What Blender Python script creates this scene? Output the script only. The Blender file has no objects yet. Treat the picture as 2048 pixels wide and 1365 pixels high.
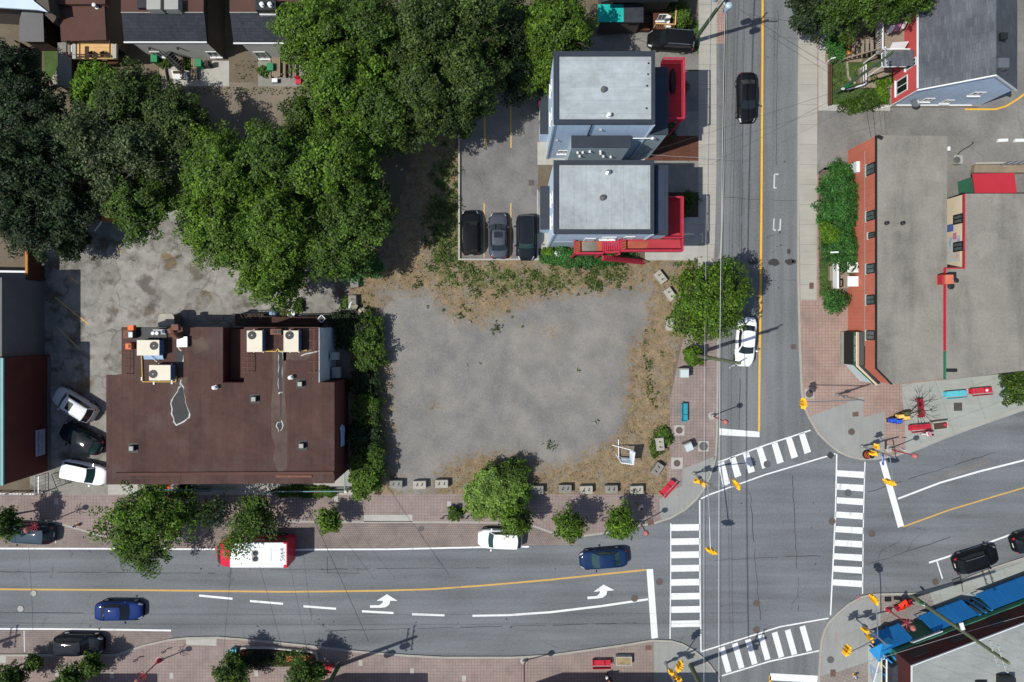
import bpy, bmesh, math, random
import numpy as np
from mathutils import Vector, Matrix

R = random.Random(7)
S = 20.8; H = 70.0; NX = 1024.0; NY = 650.0      # photo pixels per metre of ground, camera height, nadir pixel
sc = bpy.context.scene
COL = sc.collection

def G(px, py, h=0.0):
    k = (H - h) / (H * S)
    return Vector(((px - NX) * k, (NY - py) * k, h))
def GL(pts, h=0.0): return [G(x, y, h) for x, y in pts]
def XY(pts, h=0.0): return [G(x, y, h).xy for x, y in pts]
def T(x, y, z=0.0): return Vector((x / S, y / S, z))   # ground pixels from the nadir, y up

# ------------------------------------------------------------------ materials
def srgb(c):
    return tuple(((v / 255) / 12.92 if v / 255 <= .04045 else ((v / 255 + .055) / 1.055) ** 2.4) for v in c)

class NT:
    def __init__(s, name):
        s.m = bpy.data.materials.new(name); s.m.use_nodes = True
        s.t = s.m.node_tree; s.b = s.t.nodes['Principled BSDF']
        g = s.t.nodes.new('ShaderNodeNewGeometry'); s.pos = g.outputs['Position']; s.geo = g
    def put(s, sock, v):
        if hasattr(v, 'links') or isinstance(v, bpy.types.NodeSocket): s.t.links.new(v, sock)
        else: sock.default_value = v
    def node(s, typ, **kw):
        n = s.t.nodes.new(typ)
        for k, v in kw.items(): setattr(n, k, v)
        return n
    def math(s, op, a, b=0.0, c=0.0, clamp=False):
        n = s.node('ShaderNodeMath', operation=op, use_clamp=clamp)
        for i, v in enumerate((a, b, c)): s.put(n.inputs[i], v)
        return n.outputs[0]
    def noise(s, scale, detail=4, rough=.55, vec=None, dist=0.0):
        n = s.node('ShaderNodeTexNoise')
        s.put(n.inputs['Vector'], vec if vec is not None else s.pos)
        n.inputs['Scale'].default_value = scale; n.inputs['Detail'].default_value = detail
        n.inputs['Roughness'].default_value = rough; n.inputs['Distortion'].default_value = dist
        return n.outputs['Fac']
    def ramp(s, v, lo, hi, a=0.0, b=1.0):
        n = s.node('ShaderNodeMapRange')
        for i, x in enumerate((v, lo, hi, a, b)): s.put(n.inputs[i], x)
        return n.outputs[0]
    def mapv(s, sc_, rz=0.0):
        n = s.node('ShaderNodeMapping')
        s.put(n.inputs['Vector'], s.pos); n.inputs['Scale'].default_value = sc_; n.inputs['Rotation'].default_value = (0, 0, rz)
        return n.outputs[0]
    def mix(s, f, a, b):
        n = s.node('ShaderNodeMix', data_type='RGBA')
        s.put(n.inputs[0], f); s.put(n.inputs[6], a if not isinstance(a, tuple) else (*a[:3], 1)); s.put(n.inputs[7], b if not isinstance(b, tuple) else (*b[:3], 1))
        return n.outputs[2]
    def mul(s, c, v):
        n = s.node('ShaderNodeVectorMath', operation='SCALE')
        if isinstance(c, tuple): n.inputs[0].default_value = c[:3]
        else: s.t.links.new(c, n.inputs[0])
        s.put(n.inputs[3], v)
        return n.outputs[0]
    def xyz(s, v=None):
        n = s.node('ShaderNodeSeparateXYZ'); s.put(n.inputs[0], v if v is not None else s.pos); return n.outputs
    def line(s, axis, spacing, width, rz=0.0, off=0.0):
        # 1 on a thin joint line every `spacing` metres
        v = s.xyz(s.mapv((1, 1, 1), rz) if rz else s.pos)[axis]
        f = s.math('FRACT', s.math('MULTIPLY', s.math('ADD', v, off), 1.0 / spacing))
        return s.math('LESS_THAN', f, width / spacing)
    def fin(s, col, rough=.8, metal=0.0, spec=.3, coat=0.0, bump=None, bstr=.3):
        if isinstance(col, tuple): s.b.inputs['Base Color'].default_value = (*col[:3], 1)
        else: s.t.links.new(col, s.b.inputs['Base Color'])
        s.put(s.b.inputs['Roughness'], rough); s.b.inputs['Metallic'].default_value = metal
        s.b.inputs['Specular IOR Level'].default_value = spec; s.b.inputs['Coat Weight'].default_value = coat
        s.b.inputs['Coat Roughness'].default_value = .04
        if bump is not None:
            n = s.node('ShaderNodeBump'); n.inputs['Strength'].default_value = bstr; n.inputs['Distance'].default_value = .05
            s.put(n.inputs['Height'], bump); s.t.links.new(n.outputs[0], s.b.inputs['Normal'])
        return s.m

def mat(name, col, rough=.8, metal=0.0, spec=.3, coat=0.0, var=.12, scale=.8, fine=.08, fscale=14.0):
    n = NT(name)
    if var == 0 and fine == 0: return n.fin(col, rough, metal, spec, coat)
    v = n.math('ADD', n.ramp(n.noise(scale, 5), .3, .7, 1 - var, 1 + var), n.ramp(n.noise(fscale, 3), .3, .7, -fine, fine))
    return n.fin(n.mul(col, v), rough, metal, spec, coat)

def asphalt(name, col, stretch, rz=0.0, var=.10, patch=0.0):
    n = NT(name)
    a = n.ramp(n.noise(.12, 4), .35, .65, 1 - var, 1 + var)
    b = n.ramp(n.noise(1.0, 5, .6, n.mapv(stretch, rz)), .35, .65, -.16, .15)
    c = n.ramp(n.noise(7, 4, .7), .3, .7, -.14, .14)
    v = n.math('ADD', n.math('ADD', a, b), c)
    v = n.math('ADD', v, n.ramp(n.noise(4.5, 3, .9), .35, .65, -.10, .10))
    # sealed crack lines
    w = n.node('ShaderNodeTexVoronoi', feature='DISTANCE_TO_EDGE')
    warp = n.node('ShaderNodeVectorMath', operation='ADD')
    nz = n.node('ShaderNodeTexNoise'); nz.inputs['Scale'].default_value = .5; n.put(nz.inputs['Vector'], n.pos)
    n.t.links.new(n.pos, warp.inputs[0]); n.t.links.new(nz.outputs['Color'], warp.inputs[1])
    n.t.links.new(warp.outputs[0], w.inputs['Vector']); w.inputs['Scale'].default_value = .085
    cr = n.math('MULTIPLY', n.math('LESS_THAN', w.outputs['Distance'], .004), n.ramp(n.noise(.4, 2), .5, .6, 0, .22))
    v = n.math('SUBTRACT', v, cr)
    spots = n.ramp(n.noise(2.6, 2, .5), .72, .78, 0, .3)
    v = n.math('SUBTRACT', v, n.math('MULTIPLY', spots, n.ramp(n.noise(.3, 2), .5, .62, 0, 1)))
    return n.fin(n.mul(col, v), .9, 0, .25, bump=n.noise(30, 2), bstr=.25)

def cracked(name):
    n = NT(name)
    warp = n.node('ShaderNodeVectorMath', operation='ADD')
    nz = n.node('ShaderNodeTexNoise'); nz.inputs['Scale'].default_value = .55; nz.inputs['Detail'].default_value = 4; n.put(nz.inputs['Vector'], n.pos)
    sc2 = n.node('ShaderNodeVectorMath', operation='SCALE'); n.t.links.new(nz.outputs['Color'], sc2.inputs[0]); sc2.inputs[3].default_value = 2.6
    n.t.links.new(n.pos, warp.inputs[0]); n.t.links.new(sc2.outputs[0], warp.inputs[1])
    w = n.node('ShaderNodeTexVoronoi', feature='DISTANCE_TO_EDGE'); n.t.links.new(warp.outputs[0], w.inputs['Vector']); w.inputs['Scale'].default_value = .27
    wc = n.node('ShaderNodeTexVoronoi', feature='F1'); n.t.links.new(warp.outputs[0], wc.inputs['Vector']); wc.inputs['Scale'].default_value = .27
    sep = n.node('ShaderNodeSeparateColor'); n.t.links.new(wc.outputs['Color'], sep.inputs[0])
    crack = n.math('MULTIPLY', n.ramp(w.outputs['Distance'], .0, .03, 1, 0), n.ramp(n.noise(.5, 3), .4, .62, 0, .48))
    v = n.math('ADD', n.ramp(sep.outputs[0], 0, 1, .86, 1.14), n.ramp(n.noise(.9, 6, .65), .35, .65, -.2, .2))
    v = n.math('ADD', v, n.ramp(n.noise(9, 4, .7), .3, .7, -.14, .14))
    v = n.math('SUBTRACT', v, crack)
    dark = n.ramp(n.noise(.42, 6, .65), .51, .62, 0, .8)
    c = n.mix(dark, srgb((128, 126, 120)), srgb((78, 72, 62)))
    tan = n.ramp(n.noise(.21, 5, .65), .60, .70, 0, .7)
    c = n.mix(tan, c, srgb((122, 100, 70)))
    return n.fin(n.mul(c, v), .93, 0, .2, bump=n.noise(20, 3), bstr=.4)

def tiles(name, c1, c2, mortar, w, h, ms=.02, offset=.5, rz=0.0, var=.14, mixm=.6, big=.14):
    n = NT(name)
    b = n.node('ShaderNodeTexBrick'); b.offset = offset; b.squash = 1
    n.put(b.inputs['Vector'], n.mapv((1, 1, 1), rz))
    b.inputs['Color1'].default_value = (*c1, 1); b.inputs['Color2'].default_value = (*c2, 1); b.inputs['Mortar'].default_value = (*mortar, 1)
    b.inputs['Scale'].default_value = 1; b.inputs['Mortar Size'].default_value = ms; b.inputs['Brick Width'].default_value = w; b.inputs['Row Height'].default_value = h
    b.inputs['Mortar Smooth'].default_value = .3
    base = n.mix(n.ramp(n.noise(.25, 4), .35, .65, 0, 1), c1, c2)
    c = n.mix(mixm, base, b.outputs['Color'])
    v = n.math('ADD', n.ramp(n.noise(.5, 5, .6), .35, .65, 1 - big, 1 + big), n.ramp(n.noise(7, 4, .85), .3, .7, -var, var))
    if w > .2 and h > .19: v = n.math('SUBTRACT', v, n.math('MAXIMUM', n.ramp(n.noise(1.3, 4, .7), .60, .74, 0, .22), n.ramp(n.noise(.22, 5, .7), .54, .7, 0, .14))); c = n.mix(n.ramp(n.noise(.3, 4, .65), .52, .68, 0, .45), c, tuple(x * .95 + .015 for x in mortar))
    return n.fin(n.mul(c, v), .88, 0, .25)

def lined(name, col, axis, spacing, width, dark=.55, var=.12, scale=.5, fine=.08, rz=0.0, rough=.85, cross=None, off=0.0, stain=None, lap=0.0):
    n = NT(name)
    v = n.math('ADD', n.ramp(n.noise(scale, 5, .6), .35, .65, 1 - var, 1 + var), n.ramp(n.noise(13, 4, .7), .3, .7, -fine, fine))
    st = (8, .5, .5) if axis == 1 else (.5, 8, .5)
    v = n.math('ADD', v, n.ramp(n.noise(.5, 3, .6, n.mapv(tuple(x for x in ((.6, 6, 1) if axis == 1 else (6, .6, 1))), rz)), .35, .65, -.05, .05))
    l = n.line(axis, spacing, width, rz, off)
    if cross: l = n.math('MAXIMUM', l, n.line(1 - axis, cross, width, rz, off))
    v = n.math('MULTIPLY', v, n.math('SUBTRACT', 1.0, n.math('MULTIPLY', l, 1 - dark)))
    if lap:      # each strip of felt has its own tone
        wn = n.node('ShaderNodeTexWhiteNoise', noise_dimensions='1D'); n.t.links.new(n.math('FLOOR', n.math('MULTIPLY', n.math('ADD', n.xyz()[axis], off), 1.0 / spacing)), wn.inputs['W'])
        v = n.math('MULTIPLY', v, n.ramp(wn.outputs['Value'], 0, 1, 1 - lap, 1 + lap)); v = n.math('MULTIPLY', v, n.ramp(n.noise(.28, 6, .7), .5, .68, 1, .72)); v = n.math('MULTIPLY', v, n.ramp(n.noise(1.1, 5, .75), .3, .7, .86, 1.14))
    c = col
    if stain: c = n.mix(n.ramp(n.noise(.22, 5, .65), .52, .72, 0, .8), col, stain)
    return n.fin(n.mul(c, v), rough, 0, .25)

def leafmat(name, cols, trans=.25):
    n = NT(name)
    r = n.geo.outputs['Random Per Island']
    cr = n.node('ShaderNodeValToRGB'); n.t.links.new(r, cr.inputs[0])
    el = cr.color_ramp.elements
    for i, (p, c) in enumerate(cols):
        e = el[i] if i < 2 else el.new(p)
        e.position = p; e.color = (*c, 1)
    v = n.math('MULTIPLY', n.ramp(n.noise(.4, 3), .3, .7, .7, 1.3), n.ramp(n.noise(1.2, 3, .6), .32, .68, .62, 1.38))
    c = n.mul(cr.outputs[0], v)
    n.fin(c, .55, 0, .25)
    tr = n.node('ShaderNodeBsdfTranslucent'); n.t.links.new(c, tr.inputs[0])
    mx = n.node('ShaderNodeMixShader'); mx.inputs[0].default_value = trans
    n.t.links.new(n.b.outputs[0], mx.inputs[1]); n.t.links.new(tr.outputs[0], mx.inputs[2])
    n.t.links.new(mx.outputs[0], n.t.nodes['Material Output'].inputs['Surface'])
    return n.m

M = {}
# ------------------------------------------------------------------ mesh builder
SPLIT = {'leg', 'post', 'skid', 'support_post', 'deck_post', 'awning_post', 'armrest', 'roof_stain', 'roof_patch', 'patch_sealant', 'pipe_support', 'bracket', 'outlet', 'bench_seat', 'corner_trim', 'boards', 'roof_hatch', 'side_board', 'box', 'side_window', 'wall_vent', 'door_canopy', 'wheel', 'base', 'stair_trim', 'roof_unit', 'ledge', 'chair', 'entrance_frame', 'insulator'}
class MB:
    def __init__(s): s.v = []; s.f = []; s.m = []; s.mi = 0; s.st = []
    def add(s, vs, fs):
        s.st.append((len(s.v), len(s.f)))
        n = len(s.v); s.v += [tuple(v) for v in vs]; s.f += [tuple(i + n for i in f) for f in fs]; s.m += [s.mi] * len(fs)
        return s
    def box(s, c, d, rz=0.0, rx=0.0, ry=0.0):
        m = Matrix.Rotation(rz, 3, 'Z') @ Matrix.Rotation(ry, 3, 'Y') @ Matrix.Rotation(rx, 3, 'X'); c = Vector(c)
        vs = [c + m @ Vector((x * d[0] / 2, y * d[1] / 2, z * d[2] / 2)) for z in (-1, 1) for y in (-1, 1) for x in (-1, 1)]
        return s.add(vs, [(0, 2, 3, 1), (4, 5, 7, 6), (0, 1, 5, 4), (2, 6, 7, 3), (0, 4, 6, 2), (1, 3, 7, 5)])
    def prism(s, poly, z0, z1, top=None):
        p = [Vector((q[0], q[1])) for q in poly]; t = [Vector((q[0], q[1])) for q in top] if top else p
        ar = sum(p[i - 1].x * p[i].y - p[i].x * p[i - 1].y for i in range(len(p)))
        if ar < 0: p = p[::-1]; t = t[::-1]
        n = len(p)
        vs = [(q.x, q.y, z0) for q in p] + [(q.x, q.y, z1) for q in t]
        return s.add(vs, [tuple(range(n - 1, -1, -1)), tuple(range(n, 2 * n))] + [(i, (i + 1) % n, n + (i + 1) % n, n + i) for i in range(n)])
    def sheet(s, poly, z):
        p = [Vector((q[0], q[1])) for q in poly]
        ar = sum(p[i - 1].x * p[i].y - p[i].x * p[i - 1].y for i in range(len(p)))
        if ar < 0: p = p[::-1]
        return s.add([(q.x, q.y, z) for q in p], [tuple(range(len(p)))])
    def tube(s, a, b, r0, r1=None, n=8, cap=True):
        a = Vector(a); b = Vector(b); r1 = r0 if r1 is None else r1
        d = (b - a)
        if d.length < 1e-6: return s
        d.normalize(); u = d.orthogonal().normalized(); w = d.cross(u)
        vs = [a + (u * math.cos(6.28318 * i / n) + w * math.sin(6.28318 * i / n)) * r0 for i in range(n)] + \
             [b + (u * math.cos(6.28318 * i / n) + w * math.sin(6.28318 * i / n)) * r1 for i in range(n)]
        fs = [(i, (i + 1) % n, n + (i + 1) % n, n + i) for i in range(n)]
        if cap: fs += [tuple(range(n - 1, -1, -1)), tuple(range(n, 2 * n))]
        return s.add(vs, fs)
    def path(s, pts, r, n=6):
        for a, b in zip(pts[:-1], pts[1:]): s.tube(a, b, r, r, n)
        return s
    def lathe(s, c, prof, n=12):
        c = Vector(c); vs = []; fs = []
        for r, z in prof: vs += [c + Vector((r * math.cos(6.28318 * i / n), r * math.sin(6.28318 * i / n), z)) for i in range(n)]
        for j in range(len(prof) - 1): fs += [(j * n + i, j * n + (i + 1) % n, (j + 1) * n + (i + 1) % n, (j + 1) * n + i) for i in range(n)]
        fs += [tuple(range(n - 1, -1, -1)), tuple(range((len(prof) - 1) * n, len(prof) * n))]
        return s.add(vs, fs)
    def strip(s, line, w, z0, z1, side=1, closed=False):
        # band of width w along a polyline (left side = +1), extruded z0..z1
        p = [Vector((q[0], q[1])) for q in line]; off = offset(p, w * side)
        for i in range(len(p) - 1):
            s.prism([p[i], p[i + 1], off[i + 1], off[i]], z0, z1)
        return s
    def grid(s, P):
        r = len(P); c = len(P[0])
        return s.add([q for row in P for q in row], [(i * c + j, i * c + j + 1, (i + 1) * c + j + 1, (i + 1) * c + j) for i in range(r - 1) for j in range(c - 1)])
    def build(s, name, mats, parent=None, smooth=False, bevel=0.0, world=False, solid=0.0):
        if not isinstance(mats, (list, tuple)): mats = [mats]
        if name in SPLIT and len(s.st) > 1:      # each leg, post, patch ... becomes an object of its own
            first = None
            for i, (v0, f0) in enumerate(s.st):
                v1, f1 = s.st[i + 1] if i + 1 < len(s.st) else (len(s.v), len(s.f))
                q = MB(); q.v = s.v[v0:v1]; q.f = [tuple(a - v0 for a in f) for f in s.f[f0:f1]]; q.m = s.m[f0:f1]; q.st = [(0, 0)]
                o = q.build(name, mats, parent, smooth, bevel, world, solid); first = first or o
            return first
        off = Vector((0, 0, 0))
        if world and parent is not None:
            q = parent
            while q is not None: off += q.location; q = q.parent
        me = bpy.data.meshes.new(name)
        me.from_pydata([tuple(Vector(v) - off) for v in s.v], [], s.f)
        for m in mats: me.materials.append(M[m] if isinstance(m, str) else m)
        if len(mats) > 1: me.polygons.foreach_set('material_index', s.m)
        if smooth: me.polygons.foreach_set('use_smooth', [True] * len(me.polygons))
        me.update()
        o = bpy.data.objects.new(name, me); COL.objects.link(o)
        if parent is not None: o.parent = parent
        if solid:
            d = o.modifiers.new('solid', 'SOLIDIFY'); d.thickness = solid
        if bevel:
            d = o.modifiers.new('bevel', 'BEVEL'); d.width = bevel; d.segments = 2; d.limit_method = 'ANGLE'; d.angle_limit = .7
        return o

def offset(p, w):
    out = []
    for i in range(len(p)):
        a = p[max(i - 1, 0)]; b = p[i]; c = p[min(i + 1, len(p) - 1)]
        d1 = (b - a).normalized() if (b - a).length > 1e-6 else (c - b).normalized()
        d2 = (c - b).normalized() if (c - b).length > 1e-6 else d1
        n1 = Vector((-d1.y, d1.x)); n2 = Vector((-d2.y, d2.x)); m = (n1 + n2).normalized()
        out.append(b + m * (w / max(.35, m.dot(n1))))
    return out

def tag(o, label=None, cat=None, group=None, kind=None):
    if label: o['label'] = label
    if cat: o['category'] = cat
    if group: o['group'] = group
    if kind: o['kind'] = kind
    return o
def thing(name, label, cat, loc=(0, 0, 0), rz=0.0, group=None):
    o = bpy.data.objects.new(name, None); COL.objects.link(o); o.location = loc; o.rotation_euler = (0, 0, rz)
    o.empty_display_size = .3
    return tag(o, label, cat, group)
def copy_tree(o, parent=None):
    c = o.copy(); COL.objects.link(c)
    if parent is not None: c.parent = parent
    for ch in o.children: copy_tree(ch, c)
    return c
def dup(o, loc, rz, label, group=None):
    c = copy_tree(o); c.location = loc; c.rotation_euler = (0, 0, rz); c['label'] = label
    if group: c['group'] = group
    return c
def struct(o): o['kind'] = 'structure'; return o
def text(name, s, size, mtx, material, parent, extrude=.004, sx=1.0):
    cu = bpy.data.curves.new(name, 'FONT'); cu.body = s; cu.size = size; cu.extrude = extrude; cu.align_x = 'CENTER'; cu.align_y = 'CENTER'
    t = bpy.data.objects.new(name, cu); COL.objects.link(t)
    me = bpy.data.meshes.new_from_object(t.evaluated_get(bpy.context.evaluated_depsgraph_get()))
    bpy.data.objects.remove(t); bpy.data.curves.remove(cu)
    me.transform(mtx @ Matrix.Diagonal((sx, 1, 1, 1))); me.materials.clear(); me.materials.append(M[material])
    o = bpy.data.objects.new(name, me); COL.objects.link(o); o.parent = parent
    return o
# ------------------------------------------------------------------ palette (sunlit photo colours brought down to base colours)
def C(r, g, b, k=.76): return tuple(v * k for v in srgb((r, g, b)))

M['asphalt_main'] = asphalt('asphalt_main', C(114, 118, 121), (.05, .9, 1))
M['asphalt_side'] = asphalt('asphalt_side', C(116, 119, 120), (.9, .05, 1))
M['asphalt_lot'] = asphalt('asphalt_lot', C(122, 120, 118), (.5, .5, 1), var=.05)
M['asphalt_drive'] = asphalt('asphalt_drive', C(128, 126, 121), (.4, .4, 1))
M['asphalt_cracked'] = cracked('asphalt_cracked')
M['asphalt_patch'] = mat('asphalt_patch', C(66, 66, 66), .95)
M['earth'] = mat('earth', C(112, 102, 86), .95, var=.25, scale=.35, fine=.2, fscale=9)
M['lane_dirt'] = mat('lane_dirt', C(126, 116, 102), .95, var=.16, scale=.3, fine=.16, fscale=9)
M['mulch'] = mat('mulch', C(98, 62, 48), .95, var=.2, fine=.3, fscale=12)
M['soil'] = mat('soil', C(72, 62, 50), .95, var=.2, fine=.3, fscale=12)
M['lawn'] = mat('lawn', C(70, 92, 44), .9, var=.25, scale=.8, fine=.3, fscale=9)
M['pavers'] = tiles('pavers', C(146, 131, 125), C(155, 138, 131), C(112, 103, 99), .30, .30, .022, 0.0, var=.12, big=.1, mixm=.75)
M['pavers_east'] = tiles('pavers_east', C(172, 144, 130), C(156, 138, 130), C(122, 106, 98), .31, .31, .022, 0.0, var=.1, big=.1, mixm=.75)
M['pavers_tilt'] = tiles('pavers_tilt', C(148, 138, 132), C(142, 134, 128), C(108, 102, 98), .31, .31, .022, 0.0, rz=math.radians(20.8), var=.1, big=.1, mixm=.75)
M['bay_brick'] = tiles('bay_brick', C(136, 124, 118), C(150, 134, 126), C(96, 90, 88), .22, .2, .02, .5, var=.14, big=.12, mixm=.8)
M['concrete_walk'] = lined('concrete_walk', C(170, 167, 157), 1, 1.92, .035, .6, var=.06, fine=.06)
M['concrete_plaza'] = lined('concrete_plaza', C(158, 162, 156), 1, 2.3, .035, .62, var=.06, fine=.07, rz=math.radians(-20), cross=3.3)
M['concrete_corner'] = lined('concrete_corner', C(150, 152, 148), 0, .28, .03, .9, var=.06, fine=.07, rz=math.radians(20))
M['kerb'] = mat('kerb', C(166, 163, 153), .9, var=.08, fine=.1, fscale=8)
M['concrete'] = mat('concrete', C(176, 174, 166), .9, var=.1, scale=1.2, fine=.08)
M['concrete_block'] = mat('concrete_block', C(172, 168, 156), .92, var=.12, scale=1.5, fine=.1, fscale=10)
M['concrete_old'] = mat('concrete_old', C(140, 138, 130), .92, var=.14, scale=1.5, fine=.12, fscale=10)
M['stone'] = mat('stone', C(165, 158, 140), .92, var=.2, scale=3, fine=.1)
def paint(name, col):
    n = NT(name)
    w = n.math('MAXIMUM', n.ramp(n.noise(5.5, 4, .75), .58, .70, 0, .7), n.ramp(n.noise(.9, 5, .7, n.mapv((1, .3, 1))), .60, .70, 0, .5))
    v = n.ramp(n.noise(1.2, 3), .3, .7, .93, 1.05)
    return n.fin(n.mix(w, n.mul(col, v), C(128, 130, 130)), .75, 0, .3)
M['paint_white'] = paint('paint_white', C(236, 238, 236))
M['paint_worn'] = paint('paint_worn', C(200, 202, 200))
M['paint_yellow'] = paint('paint_yellow', C(236, 180, 50))
M['paint_amber'] = paint('paint_amber', C(206, 166, 92))
M['paint_red'] = mat('paint_red', C(190, 96, 90), .8)
M['roof_felt'] = lined('roof_felt', C(84, 60, 54), 0, .98, .03, .72, var=.13, scale=.45, fine=.09, stain=C(84, 72, 66), lap=.07)
M['roof_felt_flat'] = mat('roof_felt_flat', C(90, 63, 55), .88, var=.12, scale=.6, fine=.1)
M['roof_patch'] = mat('roof_patch', C(62, 62, 62), .8, var=.15, scale=2)
M['roof_sealant'] = mat('roof_sealant', C(190, 190, 186), .7, var=.2, scale=3)
M['roof_stain'] = mat('roof_stain', C(92, 76, 68), .9, var=.3, scale=.8)
M['membrane_v'] = lined('membrane_v', C(168, 176, 177), 0, 1.02, .03, .78, var=.05, scale=.5, fine=.04, stain=C(164, 171, 170), lap=.03)
M['membrane_h'] = lined('membrane_h', C(170, 179, 181), 1, 1.05, .03, .8, var=.05, scale=.5, fine=.04, stain=C(166, 174, 173), lap=.03)
M['parapet'] = mat('parapet', C(48, 56, 66), .6, var=.12, scale=.7, fine=.05)
def gravel_roof():
    n = NT('gravel_roof')
    a = n.ramp(n.noise(.35, 6, .65), .35, .65, .88, 1.12)
    st = n.ramp(n.noise(.16, 5, .6, n.mapv((1.6, .35, 1))), .5, .66, 0, .30)
    lt = n.ramp(n.noise(.3, 3, .5), .62, .68, 0, .12)
    v = n.math('ADD', n.math('SUBTRACT', a, st), lt)
    v = n.math('ADD', v, n.ramp(n.noise(4.5, 4, .9), .35, .65, -.13, .13))
    return n.fin(n.mul(C(142, 138, 129), v), .95, 0, .2)
M['gravel_roof'] = gravel_roof()
M['gravel_roof_pale'] = lined('gravel_roof_pale', C(150, 154, 150), 1, 1.05, .03, .7, var=.1, scale=.5, fine=.14, rz=math.radians(20.8), stain=C(132, 136, 132))
M['shingle'] = tiles('shingle', C(78, 82, 88), C(104, 108, 114), C(64, 68, 72), .16, .75, .01, .37, var=.14, big=.1, mixm=.6)
M['shingle_dark'] = tiles('shingle_dark', C(52, 56, 64), C(66, 70, 78), C(42, 45, 52), .3, .2, .015, .5, var=.22, big=.12, mixm=.8)
M['siding_blue'] = lined('siding_blue', C(206, 226, 246), 2, .30, .03, .82, var=.05, fine=.03)
M['siding_grey'] = lined('siding_grey', C(182, 200, 206), 2, .30, .03, .82, var=.05, fine=.03)
M['siding_light'] = mat('siding_light', C(206, 222, 234), .8, var=.05, fine=.03)
M['stucco_grey'] = mat('stucco_grey', C(206, 206, 200), .9, var=.06, fine=.04)
M['stucco_brown'] = mat('stucco_brown', C(92, 82, 74), .9, var=.08, fine=.05)
M['stucco_white'] = mat('stucco_white', C(196, 206, 208), .9, var=.16, scale=.8, fine=.06)
M['wall_cream'] = mat('wall_cream', C(226, 216, 186), .9, var=.06, fine=.04)
M['wall_red'] = lined('wall_red', C(214, 92, 92), 2, .25, .02, .88, var=.05, fine=.03)
M['wall_brick'] = tiles('wall_brick', C(214, 118, 90), C(196, 106, 84), C(190, 126, 106), .5, .16, .02, .5, var=.1, big=.12, mixm=.5)
M['wall_maroon'] = mat('wall_maroon', C(96, 48, 42), .85, var=.14, scale=.7, fine=.08)
M['wall_darkred'] = mat('wall_darkred', C(84, 40, 38), .85, var=.1, fine=.06)
M['wall_grey'] = mat('wall_grey', C(112, 112, 112), .9, var=.08, fine=.04)
M['teal_trim'] = mat('teal_trim', C(128, 178, 178), .7, var=.06)
M['mural'] = None
M['white'] = mat('white', C(232, 234, 234), .6, var=.03, fine=.02)
M['offwhite'] = mat('offwhite', C(222, 212, 190), .55, var=.04, fine=.02)
M['grey_box'] = mat('grey_box', C(168, 168, 160), .75, var=.08)
M['grey_metal'] = mat('grey_metal', C(150, 154, 156), .4, .7, .5, var=.05)
M['dark_metal'] = mat('dark_metal', C(44, 46, 48), .5, .3, .4, var=.08)
M['black'] = mat('black', C(24, 25, 27), .6, 0, .4, var=.1)
M['rubber'] = mat('rubber', C(30, 30, 31), .9, var=.05)
M['navy_roof'] = mat('navy_roof', C(46, 58, 78), .6, var=.12)
M['steel'] = mat('steel', C(196, 198, 198), .35, .8, .5, var=.03)
M['shaded_panel'] = mat('shaded_panel', C(88, 120, 158), .55, .2, .5, var=.08)  # cooling unit sides, with their bluish shade put into the colour
M['rust'] = mat('rust', C(122, 84, 70), .9, var=.2, scale=4)
M['iron'] = mat('iron', C(104, 88, 82), .8, .2, .4, var=.14, scale=5, fine=.15)
M['iron_grey'] = mat('iron_grey', C(98, 98, 98), .8, .2, .4, var=.14, scale=5, fine=.15)
M['red_deck'] = lined('red_deck', C(178, 62, 72), 1, .15, .02, .8, var=.07, fine=.05)
M['red_worn'] = mat('red_worn', C(168, 88, 66), .85, var=.16, scale=1.2)
M['red_rail'] = mat('red_rail', C(188, 50, 72), .75, var=.14, scale=1.5, fine=.1)
M['red_bench'] = mat('red_bench', C(198, 38, 62), .6, var=.14, scale=2.5, fine=.08)
M['red_awning'] = mat('red_awning', C(186, 46, 60), .75, var=.05)
M['red_lamp'] = mat('red_lamp', C(176, 56, 66), .5, var=.08)
M['lamp_globe'] = mat('lamp_globe', C(192, 118, 112), .4, var=.05)
M['teal_bench'] = mat('teal_bench', C(36, 160, 178), .55, var=.05)
M['cyan_bench'] = mat('cyan_bench', C(90, 196, 214), .55, var=.05)
M['teal_roof'] = lined('teal_roof', C(30, 186, 176), 0, .25, .03, .85, var=.06)
M['blue_awning'] = lined('blue_awning', C(34, 128, 200), 0, .3, .03, .85, var=.05, rz=math.radians(20.8))
M['blue_trim'] = mat('blue_trim', C(40, 136, 196), .6, var=.05)
M['green_trim'] = mat('green_trim', C(58, 118, 92), .7, var=.08)
M['sign_green'] = mat('sign_green', C(14, 112, 62), .6, var=.03)
M['sign_white'] = mat('sign_white', C(178, 192, 212), .5, var=.05)
M['sign_blue'] = mat('sign_blue', C(48, 92, 200), .5, var=.03)
M['sign_ink'] = mat('sign_ink', C(28, 62, 130), .5, var=0, fine=0)
M['sign_red'] = mat('sign_red', C(180, 60, 60), .5, var=0, fine=0)
M['sign_pale'] = mat('sign_pale', C(200, 214, 214), .5, var=.05)
M['orange_sign'] = mat('orange_sign', C(250, 62, 34), .5, var=.02)
M['orange'] = mat('orange', C(232, 110, 50), .6, var=.05)
M['signal_yellow'] = mat('signal_yellow', C(250, 190, 40, .9), .6, var=.12, scale=3)
M['box_blue'] = mat('box_blue', C(44, 92, 210), .45, var=.04)
M['box_yellow'] = mat('box_yellow', C(246, 206, 110), .5, var=.04)
M['box_olive'] = mat('box_olive', C(92, 100, 62), .6, var=.08)
M['gas_yellow'] = mat('gas_yellow', C(214, 176, 84), .6)
M['bin_green'] = mat('bin_green', C(40, 134, 88), .5, var=.06)
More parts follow.
